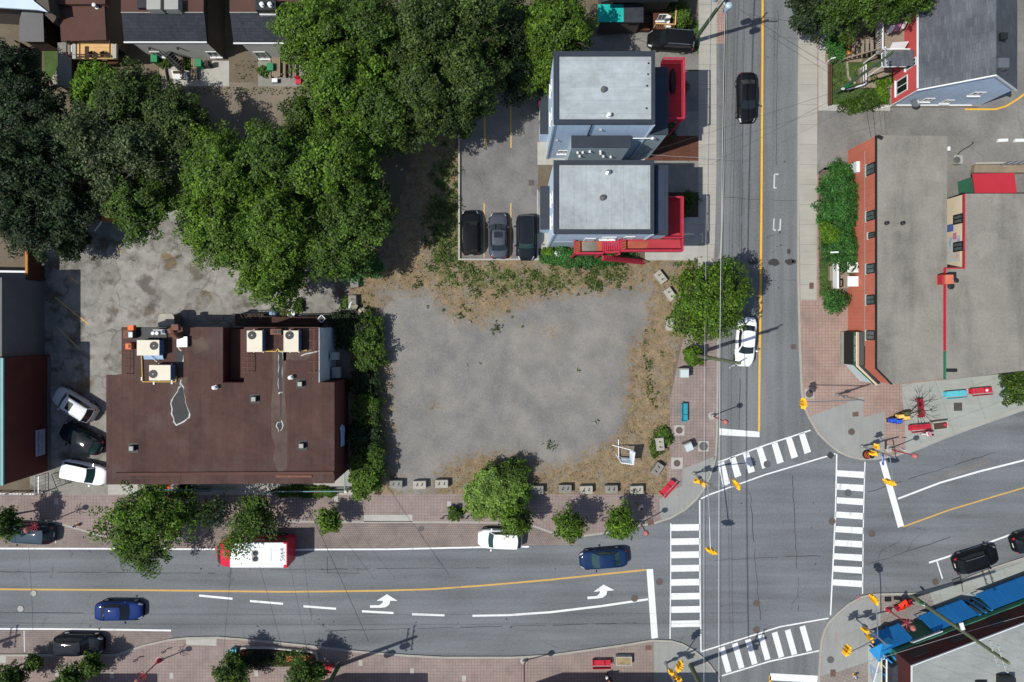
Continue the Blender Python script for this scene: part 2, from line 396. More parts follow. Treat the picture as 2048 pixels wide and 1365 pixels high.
M['pole_wood'] = mat('pole_wood', C(108, 116, 88), .9, var=.14, scale=2)
M['pole_green'] = mat('pole_green', C(78, 100, 72), .85, var=.12, scale=2)
M['transformer'] = mat('transformer', C(184, 206, 214), .45, .1, .5, var=.05)
M['wire'] = mat('wire', C(52, 54, 58), .6, var=0, fine=0)
M['wire_pale'] = mat('wire_pale', C(168, 172, 174), .5, .3, var=0, fine=0)
M['wood_pale'] = lined('wood_pale', C(222, 180, 122), 1, .28, .03, .7, var=.08)
M['wood_grey'] = lined('wood_grey', C(150, 138, 122), 1, .15, .02, .65, var=.1)
M['wood_grey_v'] = lined('wood_grey_v', C(150, 134, 114), 0, .15, .02, .65, var=.1)
M['wood_orange'] = lined('wood_orange', C(196, 134, 66), 0, .16, .02, .7, var=.08)
M['wood_brown'] = lined('wood_brown', C(92, 60, 44), 1, .15, .02, .7, var=.1)
M['wood_dark'] = mat('wood_dark', C(70, 52, 44), .9, var=.12)
M['bark'] = mat('bark', C(92, 80, 66), .95, var=.2, scale=3)
M['bark_pale'] = mat('bark_pale', C(132, 124, 112), .95, var=.2, scale=3)
M['glass'] = mat('glass', (.012, .016, .018), .06, 0, .6, var=0, fine=0)
M['glass_green'] = mat('glass_green', (.02, .05, .05), .07, 0, .6, var=0, fine=0)
M['window_pane'] = mat('window_pane', C(88, 104, 104), .15, 0, .6, var=.25, scale=2, fine=0)
M['window_dark'] = mat('window_dark', C(30, 34, 36), .12, 0, .6, var=.2, scale=2, fine=0)
M['mirror_chrome'] = mat('mirror_chrome', (.7, .72, .72), .15, 1, .5, var=0, fine=0)
M['headlight'] = mat('headlight', (.62, .66, .68), .08, .2, .8, var=0, fine=0)
M['taillight'] = mat('taillight', (.55, .015, .03), .2, 0, .6, var=0, fine=0)
def carpaint(nm, c, met=.0, rough=.6): M[nm] = mat(nm, c, rough, met, .05, .35, var=0, fine=0)
carpaint('car_black', (.006, .0065, .008)); carpaint('car_navy_black', (.008, .011, .016)); carpaint('car_grey', (.06, .068, .085), .4)
carpaint('car_white', (.78, .79, .8), 0); carpaint('car_silver', (.5, .52, .53), .2); carpaint('car_blue', (.008, .025, .115), .2)
carpaint('car_deepblue', (.008, .026, .075), .2); carpaint('car_steel', (.03, .05, .07), .2)
carpaint('bus_white', (.74, .76, .77), 0, .4); carpaint('bus_red', (.52, .02, .05), 0, .4)
M['bus_dark'] = mat('bus_dark', C(60, 20, 26), .5)
M['skin'] = mat('skin', C(206, 150, 122), .6, var=.03); M['hair'] = mat('hair', C(56, 40, 32), .7)
M['cloth_white'] = mat('cloth_white', C(236, 234, 230), .9, var=.05); M['cloth_pink'] = mat('cloth_pink', C(202, 130, 158), .9, var=.08)
M['cloth_dark'] = mat('cloth_dark', C(40, 42, 50), .9); M['cloth_brown'] = mat('cloth_brown', C(176, 122, 60), .9, var=.1)
M['cloth_denim'] = mat('cloth_denim', C(70, 86, 120), .9, var=.08); M['cloth_red'] = mat('cloth_red', C(200, 40, 60), .9, var=.08)
M['cloth_blue'] = mat('cloth_blue', C(84, 108, 176), .9, var=.1); M['cloth_coral'] = mat('cloth_coral', C(240, 96, 118), .9, var=.06)
M['tarp_blue'] = mat('tarp_blue', C(150, 180, 210), .6, var=.12, scale=3)

leafc = lambda *cs: [(i / max(1, len(cs) - 1), C(*c, .80)) for i, c in enumerate(cs)]
M['leaf_bright'] = leafmat('leaf_bright', leafc((48, 74, 15), (63, 92, 18), (79, 109, 22), (108, 139, 34)), .18)
M['leaf_mid'] = leafmat('leaf_mid', leafc((42, 62, 17), (53, 78, 20), (66, 94, 24), (89, 118, 34)), .18)
M['leaf_olive'] = leafmat('leaf_olive', leafc((40, 56, 22), (52, 72, 26), (66, 88, 31), (90, 112, 46)), .18)
M['leaf_dark'] = leafmat('leaf_dark', leafc((22, 36, 16), (30, 47, 20), (38, 58, 25), (52, 76, 36)), .15)  # dark greens with yard and wall shade put into the leaf colour
M['leaf_lime'] = leafmat('leaf_lime', leafc((56, 88, 16), (78, 116, 18), (98, 136, 24), (118, 154, 40)), .3)
M['leaf_grey'] = leafmat('leaf_grey', leafc((30, 44, 20), (48, 66, 28), (68, 88, 42), (112, 118, 84)), .2)
M['leaf_silver'] = leafmat('leaf_silver', leafc((80, 112, 34), (104, 138, 50), (126, 156, 68), (152, 178, 100)), .3)
M['leaf_hedge'] = leafmat('leaf_hedge', leafc((36, 74, 30), (50, 96, 38), (62, 112, 46), (78, 128, 54)), .25)
M['leaf_weed'] = leafmat('leaf_weed', leafc((50, 70, 28), (74, 96, 40), (100, 116, 58)), .2)
M['straw'] = leafmat('straw', leafc((112, 98, 70), (142, 124, 92), (164, 146, 110), (104, 104, 62)), .15)
M['petal_orange'] = leafmat('petal_orange', leafc((196, 96, 60), (222, 140, 100)), .2)
M['petal_red'] = leafmat('petal_red', leafc((190, 40, 50), (214, 80, 80)), .2)

def mural_mat():
    n = NT('mural')
    c = C(196, 208, 206)
    for sc_, seedv, col, lo in ((.5, (3, 1, 2), C(222, 190, 160), .56), (.6, (9, 4, 1), C(206, 160, 166), .6), (.55, (1, 8, 5), C(150, 176, 206), .58), (.7, (5, 5, 9), C(226, 220, 180), .6)):
        mp = n.node('ShaderNodeMapping'); n.put(mp.inputs['Vector'], n.pos); mp.inputs['Location'].default_value = seedv
        c = n.mix(n.ramp(n.noise(sc_ * 1.6, 3, .5, mp.outputs[0], 1.2), lo, lo + .05, 0, .85), c, col)
    return n.fin(c, .85, 0, .2)
M['mural'] = mural_mat()

def lot_mat():
    n = NT('vacant_lot')
    a = n.node('ShaderNodeAttribute'); a.attribute_name = 'cover'
    s = n.node('ShaderNodeSeparateColor'); n.t.links.new(a.outputs['Color'], s.inputs[0])
    dry, grn, dirt = s.outputs[0], s.outputs[1], s.outputs[2]
    sp = n.noise(9, 3, .9)
    grav = n.mix(n.ramp(n.noise(.42, 5, .6), .36, .66), C(122, 121, 119), C(144, 140, 134))
    grav = n.mix(n.ramp(n.noise(.9, 5, .7), .58, .7, 0, .45), grav, C(156, 148, 132))
    grav = n.mix(n.ramp(sp, .54, .66, 0, .62), grav, C(174, 171, 164))
    grav = n.mix(n.ramp(n.noise(5.5, 4, .95), .52, .66, 0, .5), grav, C(88, 87, 85))
    grav = n.mix(n.ramp(n.noise(.17, 6, .75), .50, .68, 0, .32), grav, C(150, 143, 130)); grav = n.mix(n.ramp(n.noise(.24, 5, .65, n.mapv((1, 1.7, 1), .5)), .54, .68, 0, .22), grav, C(108, 107, 106))
    tan = n.mix(n.ramp(n.noise(1.6, 5, .7), .35, .65), C(118, 102, 80), C(156, 136, 106))
    tan = n.mix(n.ramp(n.noise(9, 4, .75), .5, .66, 0, .75), tan, C(96, 80, 56))
    tan = n.mix(n.ramp(n.noise(8, 3, .85), .58, .68, 0, .7), tan, C(196, 176, 140))
    tan = n.mix(n.ramp(n.noise(.55, 5, .65), .52, .64, 0, .75), tan, C(132, 124, 110))
    gr = n.mix(n.ramp(n.noise(6, 4, .7), .35, .65), C(62, 78, 38), C(98, 108, 56))
    soil = n.mix(n.ramp(n.noise(3, 4, .7), .35, .65), C(96, 84, 66), C(122, 108, 88))
    det = n.ramp(n.noise(1.7, 6, .72), .25, .75, -.42, .42)
    det2 = n.ramp(n.noise(4.5, 4, .7), .25, .75, -.3, .3)
    fd = n.ramp(n.math('ADD', n.math('ADD', dry, det), det2), .34, .66)
    fg = n.ramp(n.math('ADD', n.math('ADD', grn, n.ramp(n.noise(1.3, 6, .75), .25, .75, -.6, .6)), det2), .74, .9, 0, .85)
    fs = n.ramp(n.math('ADD', dirt, det), .45, .65, 0, .8)
    c = n.mix(fs, grav, soil)
    c = n.mix(fd, c, tan); c = n.mix(fg, c, gr)
    v = n.ramp(n.noise(.2, 4), .3, .7, .93, 1.07)
    return n.fin(n.mul(c, v), .95, 0, .2, bump=n.noise(14, 4, .8), bstr=.6)
M['vacant_lot'] = lot_mat()

# ------------------------------------------------------------------ ground and roads
KH = .12
def poly_sheet(name, pts, h, m, label=None):
    o = MB().sheet(XY(pts, h), h).build(name, m); return struct(o)

g = MB(); g.sheet([(-400, -400), (400, -400), (400, 400), (-400, 400)], -.02)
struct(g.build('ground', 'earth'))
poly_sheet('main_road', [(-900, 990), (1400, 990), (1400, 860), (1640, 860), (3000, 430), (3000, 1500), (-900, 1500)], 0.0, 'asphalt_main')
poly_sheet('side_street', [(1420, -700), (1640, -700), (1640, 925), (1425, 925)], .004, 'asphalt_side')
poly_sheet('side_street', [(1420, 1290), (1650, 1240), (1650, 2200), (1420, 2200)], .004, 'asphalt_side')

NW_K = [(-700, 1047), (0, 1046), (108, 1046.5), (115, 1049), (155, 1060), (195, 1072), (230, 1077), (400, 1077), (418, 1062), (432, 1047), (500, 1045), (700, 1046), (900, 1046.5), (1030, 1048), (1066, 1054), (1096, 1065), (1121, 1074), (1154, 1075.5), (1214, 1068), (1274, 1055), (1311, 1048), (1341, 1038), (1371, 1021), (1394, 1000), (1409, 979), (1421, 954), (1431, 924), (1434, 905), (1436, 856), (1438, 690), (1441, 560), (1446, 430), (1449, 340), (1452, 170), (1455, 0), (1462, -600)]
NE_K = [(1601, -600), (1598, 0), (1596, 170), (1595, 340), (1595, 560), (1598, 690), (1602, 784), (1607, 814), (1618, 839), (1636, 869), (1656, 889), (1676, 905), (1698, 915), (1723, 920.5), (1751, 920), (1786, 915), (1818, 904), (1886, 876), (1961, 848), (2048, 818), (2600, 628)]
SE_K = [(2600, 920), (2048, 1115), (1986, 1135), (1911, 1165), (1836, 1186), (1786, 1187), (1748, 1188), (1723, 1193), (1698, 1207), (1678, 1223), (1658, 1243), (1648, 1260), (1642, 1280), (1639, 1310), (1636, 1365), (1630, 1900)]
SW_K = [(1452, 1900), (1443, 1372), (1436, 1351), (1421, 1330), (1404, 1313), (1386, 1299), (1366, 1288), (1344, 1281.5), (1304, 1280), (1249, 1289), (1149, 1303), (1099, 1310), (1024, 1314), (887, 1314), (812, 1310), (712, 1302), (637, 1293), (512, 1280), (437, 1274), (375, 1275), (337, 1279), (287, 1290), (235, 1308), (215, 1309.5), (0, 1309.5), (-700, 1309)]
def block(name, line, extra, m):
    pts = line + extra
    b = MB(); p = XY(pts, KH); b.prism(p, -.3, KH); struct(b.build(name, m))
    l = [G(x, y, KH).xy for x, y in line]
    k = MB(); q = offset([Vector(v) for v in l], -.012)     # face of the kerb just proud of the block edge
    for sd in (1,): k.strip(q, .19, 0.0, KH + .012, 1)
    struct(k.build('kerb', 'kerb'))
block('city_block', NW_K, [(-700, -600)], 'pavers')
block('city_block', NE_K, [(2600, -600)], 'pavers_east')
block('city_block', SE_K, [(2600, 1900)], 'pavers_tilt')
block('city_block', SW_K, [(-700, 1900)], 'pavers')
Z1 = KH + .004; Z2 = KH + .008; Z3 = KH + .012
ps = lambda n_, p, m, z=Z1: poly_sheet(n_, p, z, m)
# north-west block surfaces
ps('yard_ground', [(-650, -560), (1396, -560), (1396, 540), (1300, 985), (1290, 990), (960, 988), (750, 985), (690, 560), (115, 520), (100, 985), (-650, 985)], 'earth')
ps('rear_parking', [(100, 430), (350, 420), (470, 440), (600, 520), (730, 540), (730, 640), (690, 660), (690, 700), (240, 985), (60, 985), (60, 520)], 'asphalt_cracked', Z2)
ps('lane', [(330, 165), (640, 165), (660, 330), (560, 320), (400, 280), (330, 240)], 'lane_dirt', Z2)
ps('patio_slab', [(322, 122), (458, 122), (458, 173), (352, 173)], 'concrete', Z3)
ps('patio_slab', [(516, 122), (622, 122), (622, 173), (516, 173)], 'concrete_old', Z3)
ps('restaurant_patio', [(216, 940), (716, 940), (716, 990), (216, 990)], 'concrete', Z3)
ps('driveway', [(1180, 88), (1397, 84), (1397, 142), (1300, 142), (1180, 104)], 'asphalt_drive', Z2)
ps('driveway', [(1150, 80), (1300, 60), (1300, 110), (1150, 110)], 'asphalt_drive', Z2 + .001)
ps('parking_lot', [(918, 180), (1100, 180), (1100, 300), (1076, 300), (1076, 520), (918, 520)], 'asphalt_lot', Z2)
ps('parking_lot', [(1075, 285), (1290, 285), (1290, 330), (1075, 330)], 'concrete', Z2 + .001)
ps('paved_pad', [(1075, 460), (1104, 460), (1104, 498), (1075, 498)], 'concrete', Z3)
ps('paved_pad', [(1075, 284), (1100, 284), (1100, 321), (1075, 321)], 'concrete', Z3)
ps('planting_bed', [(1076, 498), (1150, 498), (1150, 519), (1076, 519)], 'soil', Z2)
ps('front_walk', [(1330, 224), (1397, 224), (1397, 272), (1330, 272)], 'concrete_old', Z3)
ps('front_walk', [(1300, 140), (1397, 140), (1397, 224), (1300, 224)], 'asphalt_drive', Z2)
ps('mulch_bed', [(1270, 272), (1397, 272), (1397, 322), (1270, 322)], 'mulch', Z2)
ps('front_walk', [(1290, 322), (1397, 322), (1397, 385), (1290, 385)], 'concrete_old', Z2)
ps('planting_bed', [(1330, 385), (1397, 385), (1397, 435), (1330, 435)], 'soil', Z3)
ps('front_walk', [(1290, 435), (1397, 435), (1397, 523), (1290, 523)], 'concrete', Z2)
ps('lawn', [(1340, 40), (1397, 40), (1397, 110), (1384, 88), (1340, 88)], 'lawn', Z3)
ps('sidewalk', [(1399, -560), (1436, -560), (1433, 100), (1433, 340), (1430, 480), (1424, 560), (1396, 560), (1397, 340)], 'concrete_walk', Z3)
ps('boulevard_strip', [(1436, -560), (1458, -560), (1451.5, 88), (1433, 88)], 'pavers_east', Z3)
ps('boulevard_strip', [(1433, 88), (1451.5, 88), (1446.5, 340), (1440, 500), (1430, 540), (1430, 480), (1433, 340)], 'asphalt_side', Z3)
ps('corner_walk', [(1365, 938), (1425, 915), (1431, 912), (1418, 953), (1406, 977), (1391, 998), (1368, 1018), (1340, 1033), (1322, 1041), (1318, 1000), (1332, 990), (1364, 972)], 'concrete_corner', Z3)
ps('sidewalk', [(216, 990), (216, 968), (100, 968), (100, 990)], 'concrete_old', Z3)
ps('paved_pad', [(728, 1030), (825, 1030), (825, 1044), (728, 1044)], 'concrete', Z3)
# parking bays at road level
ps('parking_bay', [(-700, 1046), (108, 1046), (230, 1078), (400, 1078), (432, 1046), (1034, 1046), (1070, 1056), (1121, 1075), (1154, 1076), (1154, 1090), (1058, 1092), (500, 1100), (-700, 1098)], 'bay_brick', .004)
ps('parking_bay', [(-700, 1260), (342, 1261), (345, 1282), (235, 1312), (-700, 1312)], 'bay_brick', .004)
# north-east block surfaces
ps('sidewalk', [(1603, -560), (1636, -560), (1634, 340), (1633, 600), (1601, 600), (1598, 340), (1600, 0)], 'concrete_walk')
ps('yard_ground', [(1637, -560), (2590, -560), (2590, 222), (1637, 222)], 'earth')
ps('driveway', [(1635, 222), (2590, 222), (2590, 360), (1890, 360), (1890, 340), (1680, 340), (1645, 340), (1634, 352)], 'asphalt_drive', Z2)
ps('driveway', [(1955, -560), (2590, -560), (2590, 222), (1780, 222), (1780, 216), (1955, 216)], 'asphalt_drive', Z2 + .0015)
ps('planting_bed', [(1637, 345), (1650, 335), (1720, 335), (1720, 595), (1637, 595)], 'earth', Z2)
ps('lawn', [(1640, 500), (1662, 500), (1662, 592), (1640, 592)], 'lawn', Z3)
ps('lawn', [(1660, 125), (1778, 125), (1778, 212), (1660, 212)], 'lawn', Z2)
ps('sidewalk', [(1637, -560), (1655, -560), (1655, 218), (1637, 218)], 'concrete', Z2)
ps('sidewalk', [(1637, 210), (1780, 210), (1780, 222), (1637, 222)], 'concrete', Z3)
ps('plaza', [(1803, 769), (2590, 690), (2590, 640), (2048, 822), (1961, 852), (1886, 880), (1818, 908), (1812, 910), (1810, 850), (1805, 800)], 'concrete_plaza', Z2)
ps('corner_walk', [(1620, 833), (1727, 793), (1727, 836), (1768, 823), (1768, 916), (1751, 916), (1723, 916.5), (1699, 911), (1678, 901), (1659, 886), (1640, 866)], 'concrete_corner', Z2)
ps('rear_yard', [(1880, 270), (2590, 270), (2590, 760), (1880, 760)], 'asphalt_drive', Z1 + .002)
# south-east block surfaces
ps('sidewalk', [(1858, 1183), (1913, 1170), (1988, 1140), (2590, 930), (2590, 1010), (2048, 1180), (1880, 1240)], 'concrete_plaza', Z2)
ps('corner_walk', [(1643, 1310), (1647, 1280), (1653, 1262), (1662, 1245), (1682, 1226), (1701, 1210), (1725, 1197), (1760, 1192), (1762, 1270), (1737, 1300), (1735, 1324), (1682, 1342), (1642, 1352)], 'concrete_corner', Z2)
# south-west block surfaces
ps('corner_walk', [(1308, 1285), (1344, 1286), (1364, 1292), (1384, 1303), (1402, 1317), (1418, 1333), (1432, 1353), (1440, 1380), (1440, 1560), (1308, 1560)], 'concrete_corner', Z2)
ps('paved_pad', [(372, 1279), (433, 1278), (433, 1292), (372, 1290)], 'concrete', Z2)
ps('paved_pad', [(-60, 1311), (12, 1311), (12, 1326), (-60, 1326)], 'concrete', Z2)

# the vacant lot: one sheet whose cover varies (gravel, dry grass, weeds)
def vacant_lot():
    A = [(697, 560), (790, 430), (830, 300), (918, 250), (918, 522), (1397, 524), (1397, 548), (1388, 600), (1370, 670), (1350, 715), (1342, 780), (1338, 900), (1334, 988), (1290, 988), (958, 989), (751, 987), (705, 980), (695, 700)]
    p = XY(A, Z3)
    def inside(x, y):
        c = False; j = len(A) - 1
        for i in range(len(A)):
            if (A[i][1] > y) != (A[j][1] > y) and x < (A[j][0] - A[i][0]) * (y - A[i][1]) / (A[j][1] - A[i][1]) + A[i][0]: c = not c
            j = i
        return c
    bm = bmesh.new(); st = 6.0
    nx = int(710 / st); ny = int(750 / st)
    vs = {}; cols = []
    GRAV = [(770, 585), (860, 590), (900, 640), (960, 655), (1060, 610), (1160, 590), (1300, 580), (1290, 650), (1255, 690), (1245, 780), (1250, 830), (1220, 880), (1100, 935), (1060, 912), (960, 905), (880, 925), (860, 985), (800, 985), (790, 860), (778, 700), (760, 640)]
    def gd(x, y):     # distance to the gravel outline, negative inside
        c = False; j = len(GRAV) - 1; d = 1e9
        for i in range(len(GRAV)):
            (x1, y1), (x2, y2) = GRAV[j], GRAV[i]
            if (y2 > y) != (y1 > y) and x < (x1 - x2) * (y - y2) / (y1 - y2) + x2: c = not c
            t = max(0, min(1, ((x - x1) * (x2 - x1) + (y - y1) * (y2 - y1)) / max(1, (x2 - x1) ** 2 + (y2 - y1) ** 2)))
            d = min(d, math.hypot(x - x1 - t * (x2 - x1), y - y1 - t * (y2 - y1))); j = i
        return -d if c else d
    def spot(x, y, cx, cy, rx, ry): return max(0.0, 1 - math.hypot((x - cx) / rx, (y - cy) / ry))
    def cover(x, y):
        d = gd(x, y)
        dry = max(0, min(.74, .44 + d / 80))
        if d < 0: dry = max(0, .46 + d / 45)
        grn = .12
        for s_ in ((893, 400, 40, 190, .95), (900, 470, 70, 160, .9), (1050, 560, 330, 45, .85), (930, 540, 120, 60, .5), (1180, 545, 170, 26, .8), (1390, 530, 60, 20, .7), (1300, 720, 40, 160, .42), (1010, 645, 60, 30, .4), (905, 620, 60, 40, .5), (860, 815, 22, 26, .5), (730, 700, 45, 250, .4), (1320, 880, 30, 40, .9), (1130, 900, 60, 40, .3)):
            grn = max(grn, s_[4] * min(1, 1.6 * spot(x, y, *s_[:4])))
        dry = max(dry, .62 * spot(x, y, 868, 812, 24, 22), .5 * spot(x, y, 1245, 760, 22, 60), .45 * spot(x, y, 1100, 660, 90, 60))
        dirt = max(.8 * spot(x, y, 820, 480, 60, 110), .7 * spot(x, y, 760, 600, 60, 60), .9 * spot(x, y, 1270, 850, 60, 120), .75 * spot(x, y, 1260, 560, 110, 40), .6 * spot(x, y, 740, 880, 60, 130))
        return (dry, grn, dirt, 1)
    for iy in range(ny + 1):
        for ix in range(nx + 1):
            x = 692 + ix * st; y = 245 + iy * st
            v = G(x, y, Z3)
            vs[ix, iy] = (bm.verts.new(v), (x, y))
    for iy in range(ny):
        for ix in range(nx):
            x = 692 + ix * st + st / 2; y = 245 + iy * st + st / 2
            if inside(x, y): bm.faces.new([vs[q][0] for q in ((ix, iy + 1), (ix + 1, iy + 1), (ix + 1, iy), (ix, iy))])
    inv = {v[0]: v[1] for v in vs.values()}
    for v in [v for v in bm.verts if not v.link_faces]: bm.verts.remove(v)
    bm.verts.index_update()
    xy = [inv[v] for v in bm.verts]
    me = bpy.data.meshes.new('vacant_lot'); bm.to_mesh(me); bm.free()
    at = me.color_attributes.new('cover', 'FLOAT_COLOR', 'POINT')
    at.data.foreach_set('color', [c for q in xy for c in cover(*q)])
    me.materials.append(M['vacant_lot'])
    o = bpy.data.objects.new('vacant_lot', me); COL.objects.link(o); struct(o)
    return inside, gd, cover
LOT_IN, LOT_GD, LOT_COVER = vacant_lot()

# ------------------------------------------------------------------ road markings (one object per kind of marking on the road)
def lane_line(mb, pts, w, z):
    p = [G(x, y, z).xy for x, y in pts]; a = offset([Vector(v) for v in p], w / 2); b = offset([Vector(v) for v in p], -w / 2)
    for i in range(len(p) - 1): mb.add([(*a[i], z), (*b[i], z), (*b[i + 1], z), (*a[i + 1], z)], [(0, 1, 2, 3)])
def marking(name, mt, lines=(), polys=(), z=.009):
    mb = MB()
    for pts, w in lines: lane_line(mb, pts, w, z)
    for pl in polys: mb.sheet(XY(pl, z), z)
    return struct(mb.build(name, mt))
marking('centre_line', 'paint_amber', [([(-700, 1179), (0, 1179), (300, 1181), (560, 1184), (640, 1183.5), (760, 1182), (860, 1179), (960, 1172), (1020, 1167), (1100, 1160), (1292, 1140)], .17)])
marking('centre_line', 'paint_yellow', [([(1526, -600), (1525, 100), (1523, 400), (1521, 600), (1519, 740), (1518, 863)], .2)])
marking('centre_line', 'paint_amber', [([(1806, 1054), (1900, 1020), (1990, 993), (2048, 976), (2600, 800)], .14)])
marking('centre_line', 'paint_yellow', [([(1540, 1352), (1536, 1900)], .2)])
marking('edge_line', 'paint_white', [([(-700, 1096), (220, 1098), (430, 1099)], .16), ([(560, 1101), (640, 1099.5), (780, 1099), (960, 1095), (1058, 1094)], .16), ([(-700, 1257), (100, 1258.5), (240, 1260), (342, 1261.5)], .16)])
marking('lane_line', 'paint_white', [([(398, 1191.5), (465, 1198)], .2), ([(500, 1202.5), (566, 1208)], .2), ([(607, 1213), (672, 1218)], .2), ([(724, 1223), (787, 1226.5)], .2), ([(824, 1229), (889, 1231)], .2), ([(945, 1232), (1020, 1230.5), (1100, 1225), (1200, 1213), (1296, 1199)], .2)])
marking('lane_line', 'paint_white', [([(1796, 998), (1880, 966), (1960, 943), (2048, 921), (2600, 760)], .17), ([(1858, 1126), (1930, 1103), (2048, 1060), (2600, 860)], .17), ([(1874, 1123), (1885, 1158)], .12)])
marking('stop_line', 'paint_white', [], [[(1438, 857), (1519, 864), (1519, 875), (1438, 870.5)]])
marking('stop_line', 'paint_white', [], [[(1293, 1139), (1306, 1138.5), (1316, 1276), (1303, 1278)]])
marking('stop_line', 'paint_white', [], [[(1759, 924), (1771, 921), (1808, 1052), (1796, 1056)]])
marking('stop_line', 'paint_white', [], [[(1541, 1347), (1636, 1352), (1634, 1366), (1539, 1361)]])
# zebra crossings
def zebra(name, rails, bars):
    return marking(name, 'paint_white', rails, bars)
bw = lambda ys, x0, x1, t, sk: [[(x0, y), (x1, y + sk), (x1, y + sk + t), (x0, y + t)] for y in ys]
zebra('west_crosswalk', [([(1341.5, 1047), (1341.5, 1140), (1340, 1278)], .1), ([(1399.5, 1001), (1400, 1160), (1402, 1303)], .12)],
      bw([1049.5, 1077.5, 1104, 1131, 1159, 1187, 1213.5, 1242], 1342.5, 1399.5, 13, -1))
zebra('east_crosswalk', [([(1673.5, 909), (1671, 1024), (1666, 1130), (1661, 1231)], .13), ([(1730, 924), (1727, 1024), (1725, 1188)], .1)],
      [[(a, y), (b, y + 3), (b, y + 16), (a, y + 12)] for a, b, y in ((1674, 1729, 941), (1673, 1728, 967.5), (1672, 1727, 995), (1671, 1727, 1023.5), (1670, 1727, 1052.5), (1669, 1726.5, 1080), (1668, 1726, 1107), (1667, 1726, 1132), (1665.5, 1725, 1159))])
zebra('north_crosswalk', [([(1436, 925), (1530, 891), (1621, 861)], .13), ([(1402, 998), (1418, 990), (1530, 950), (1671, 908)], .13)],
      [[(x, y), (x + 11, y - 4), (x + 24, y + 35), (x + 11, y + 39.5)] for x, y in ((1459, 916.5), (1486, 908), (1513.5, 898.5), (1543.5, 889), (1572, 878.5), (1598, 869))] + [[(1436, 929), (1448, 923), (1460, 967), (1446, 975)]])
zebra('south_crosswalk', [([(1402, 1304), (1440, 1292), (1560, 1254), (1657, 1237)], .13), ([(1444, 1352), (1540, 1323), (1638, 1302)], .13)],
      [[(x, y), (x + 11, y - 3.5), (x + 25, y + 46), (x + 14, y + 49.5)] for x, y in ((1438, 1297), (1464, 1289), (1490, 1281), (1516, 1272), (1543.5, 1267), (1569.5, 1262), (1599, 1254.5))])
def arrow(x, y, s, rz):
    pts = [(-27, 9), (-27, 14), (-8, 14), (4, 13), (11, 8), (13, 2), (13, 0), (28, 0), (7, -13), (-14, 0), (-1, 0), (-2, 4), (-8, 9)]
    c, sn = math.cos(rz), math.sin(rz)
    return [(x + s * (a * c - b * sn), y + s * (a * sn + b * c)) for a, b in pts]
marking('turn_arrow', 'paint_white', [], [arrow(767, 1202, 1.0, 0)])
marking('turn_arrow', 'paint_white', [], [arrow(1201, 1183, 1.0, -.07)])
marking('parking_line', 'paint_amber', [([(969, 180), (970, 294)], .14), ([(1021, 180), (1022, 296)], .14), ([(968.5, 407), (968, 516)], .14), ([(1021.5, 407), (1021, 517)], .14)], z=Z3)
marking('parking_line', 'paint_amber', [([(110, 595), (178, 650)], .12), ([(238, 492), (240, 508)], .12), ([(115, 655), (160, 700)], .1), ([(140, 555), (158, 567)], .1)], z=Z3)
marking('parking_line', 'paint_worn', [([(48, 1262), (49, 1304)], .1), ([(207, 1290), (206, 1303)], .1), ([(111, 1051), (111, 1087)], .1)])
marking('fire_lane_line', 'paint_yellow', [([(1930, 219), (1990, 219), (2012, 213), (2035, 199), (2060, 180)], .16)], z=Z3)
marking('utility_mark', 'paint_red', [([(1714, 1192), (1714, 1204)], .05), ([(1719, 1190), (1719, 1203)], .05), ([(1672, 1265), (1672, 1285)], .05), ([(1637, 1315), (1643, 1315)], .05), ([(1445, 22), (1450, 30)], .06), ([(1440, 30), (1449, 27)], .06)], z=Z3 + .003)
# stencilled letters left on the side street, worn
marking('worn_stencil', 'paint_worn', [([(1549, 349), (1548, 376), (1553, 376)], .14), ([(1549, 349), (1557, 349)], .14), ([(1548, 437), (1547, 460), (1552, 461)], .14), ([(1561, 438), (1560, 460), (1556, 461)], .14)])
# tar patches and oil stains on the street
pm = MB()
def blob(mb, x, y, rx, ry, z, n=14, seed=1):
    rr = random.Random(seed); mb.sheet([G(x + rx * math.cos(6.283 * i / n) * rr.uniform(.75, 1.15), y + ry * math.sin(6.283 * i / n) * rr.uniform(.75, 1.15), z).xy for i in range(n)], z)
for i, (x, y, rx, ry) in enumerate(((1508, 524, 12, 6), (1548, 525, 13, 8), (1579, 524, 9, 7), (1578, 503, 4, 6), (1588, 524, 5, 5))): blob(pm, x, y, rx, ry, .0095, seed=i)
struct(pm.build('tar_patch', 'asphalt_patch'))
pm = MB()
for pl in ([(1872, 955), (1975, 915), (1982, 925), (1880, 965)], [(690, 1114), (694, 1114), (694, 1146), (690, 1146)]): pm.sheet(XY(pl, .0055), .0055)
struct(pm.build('asphalt_patch', 'asphalt_lot'))
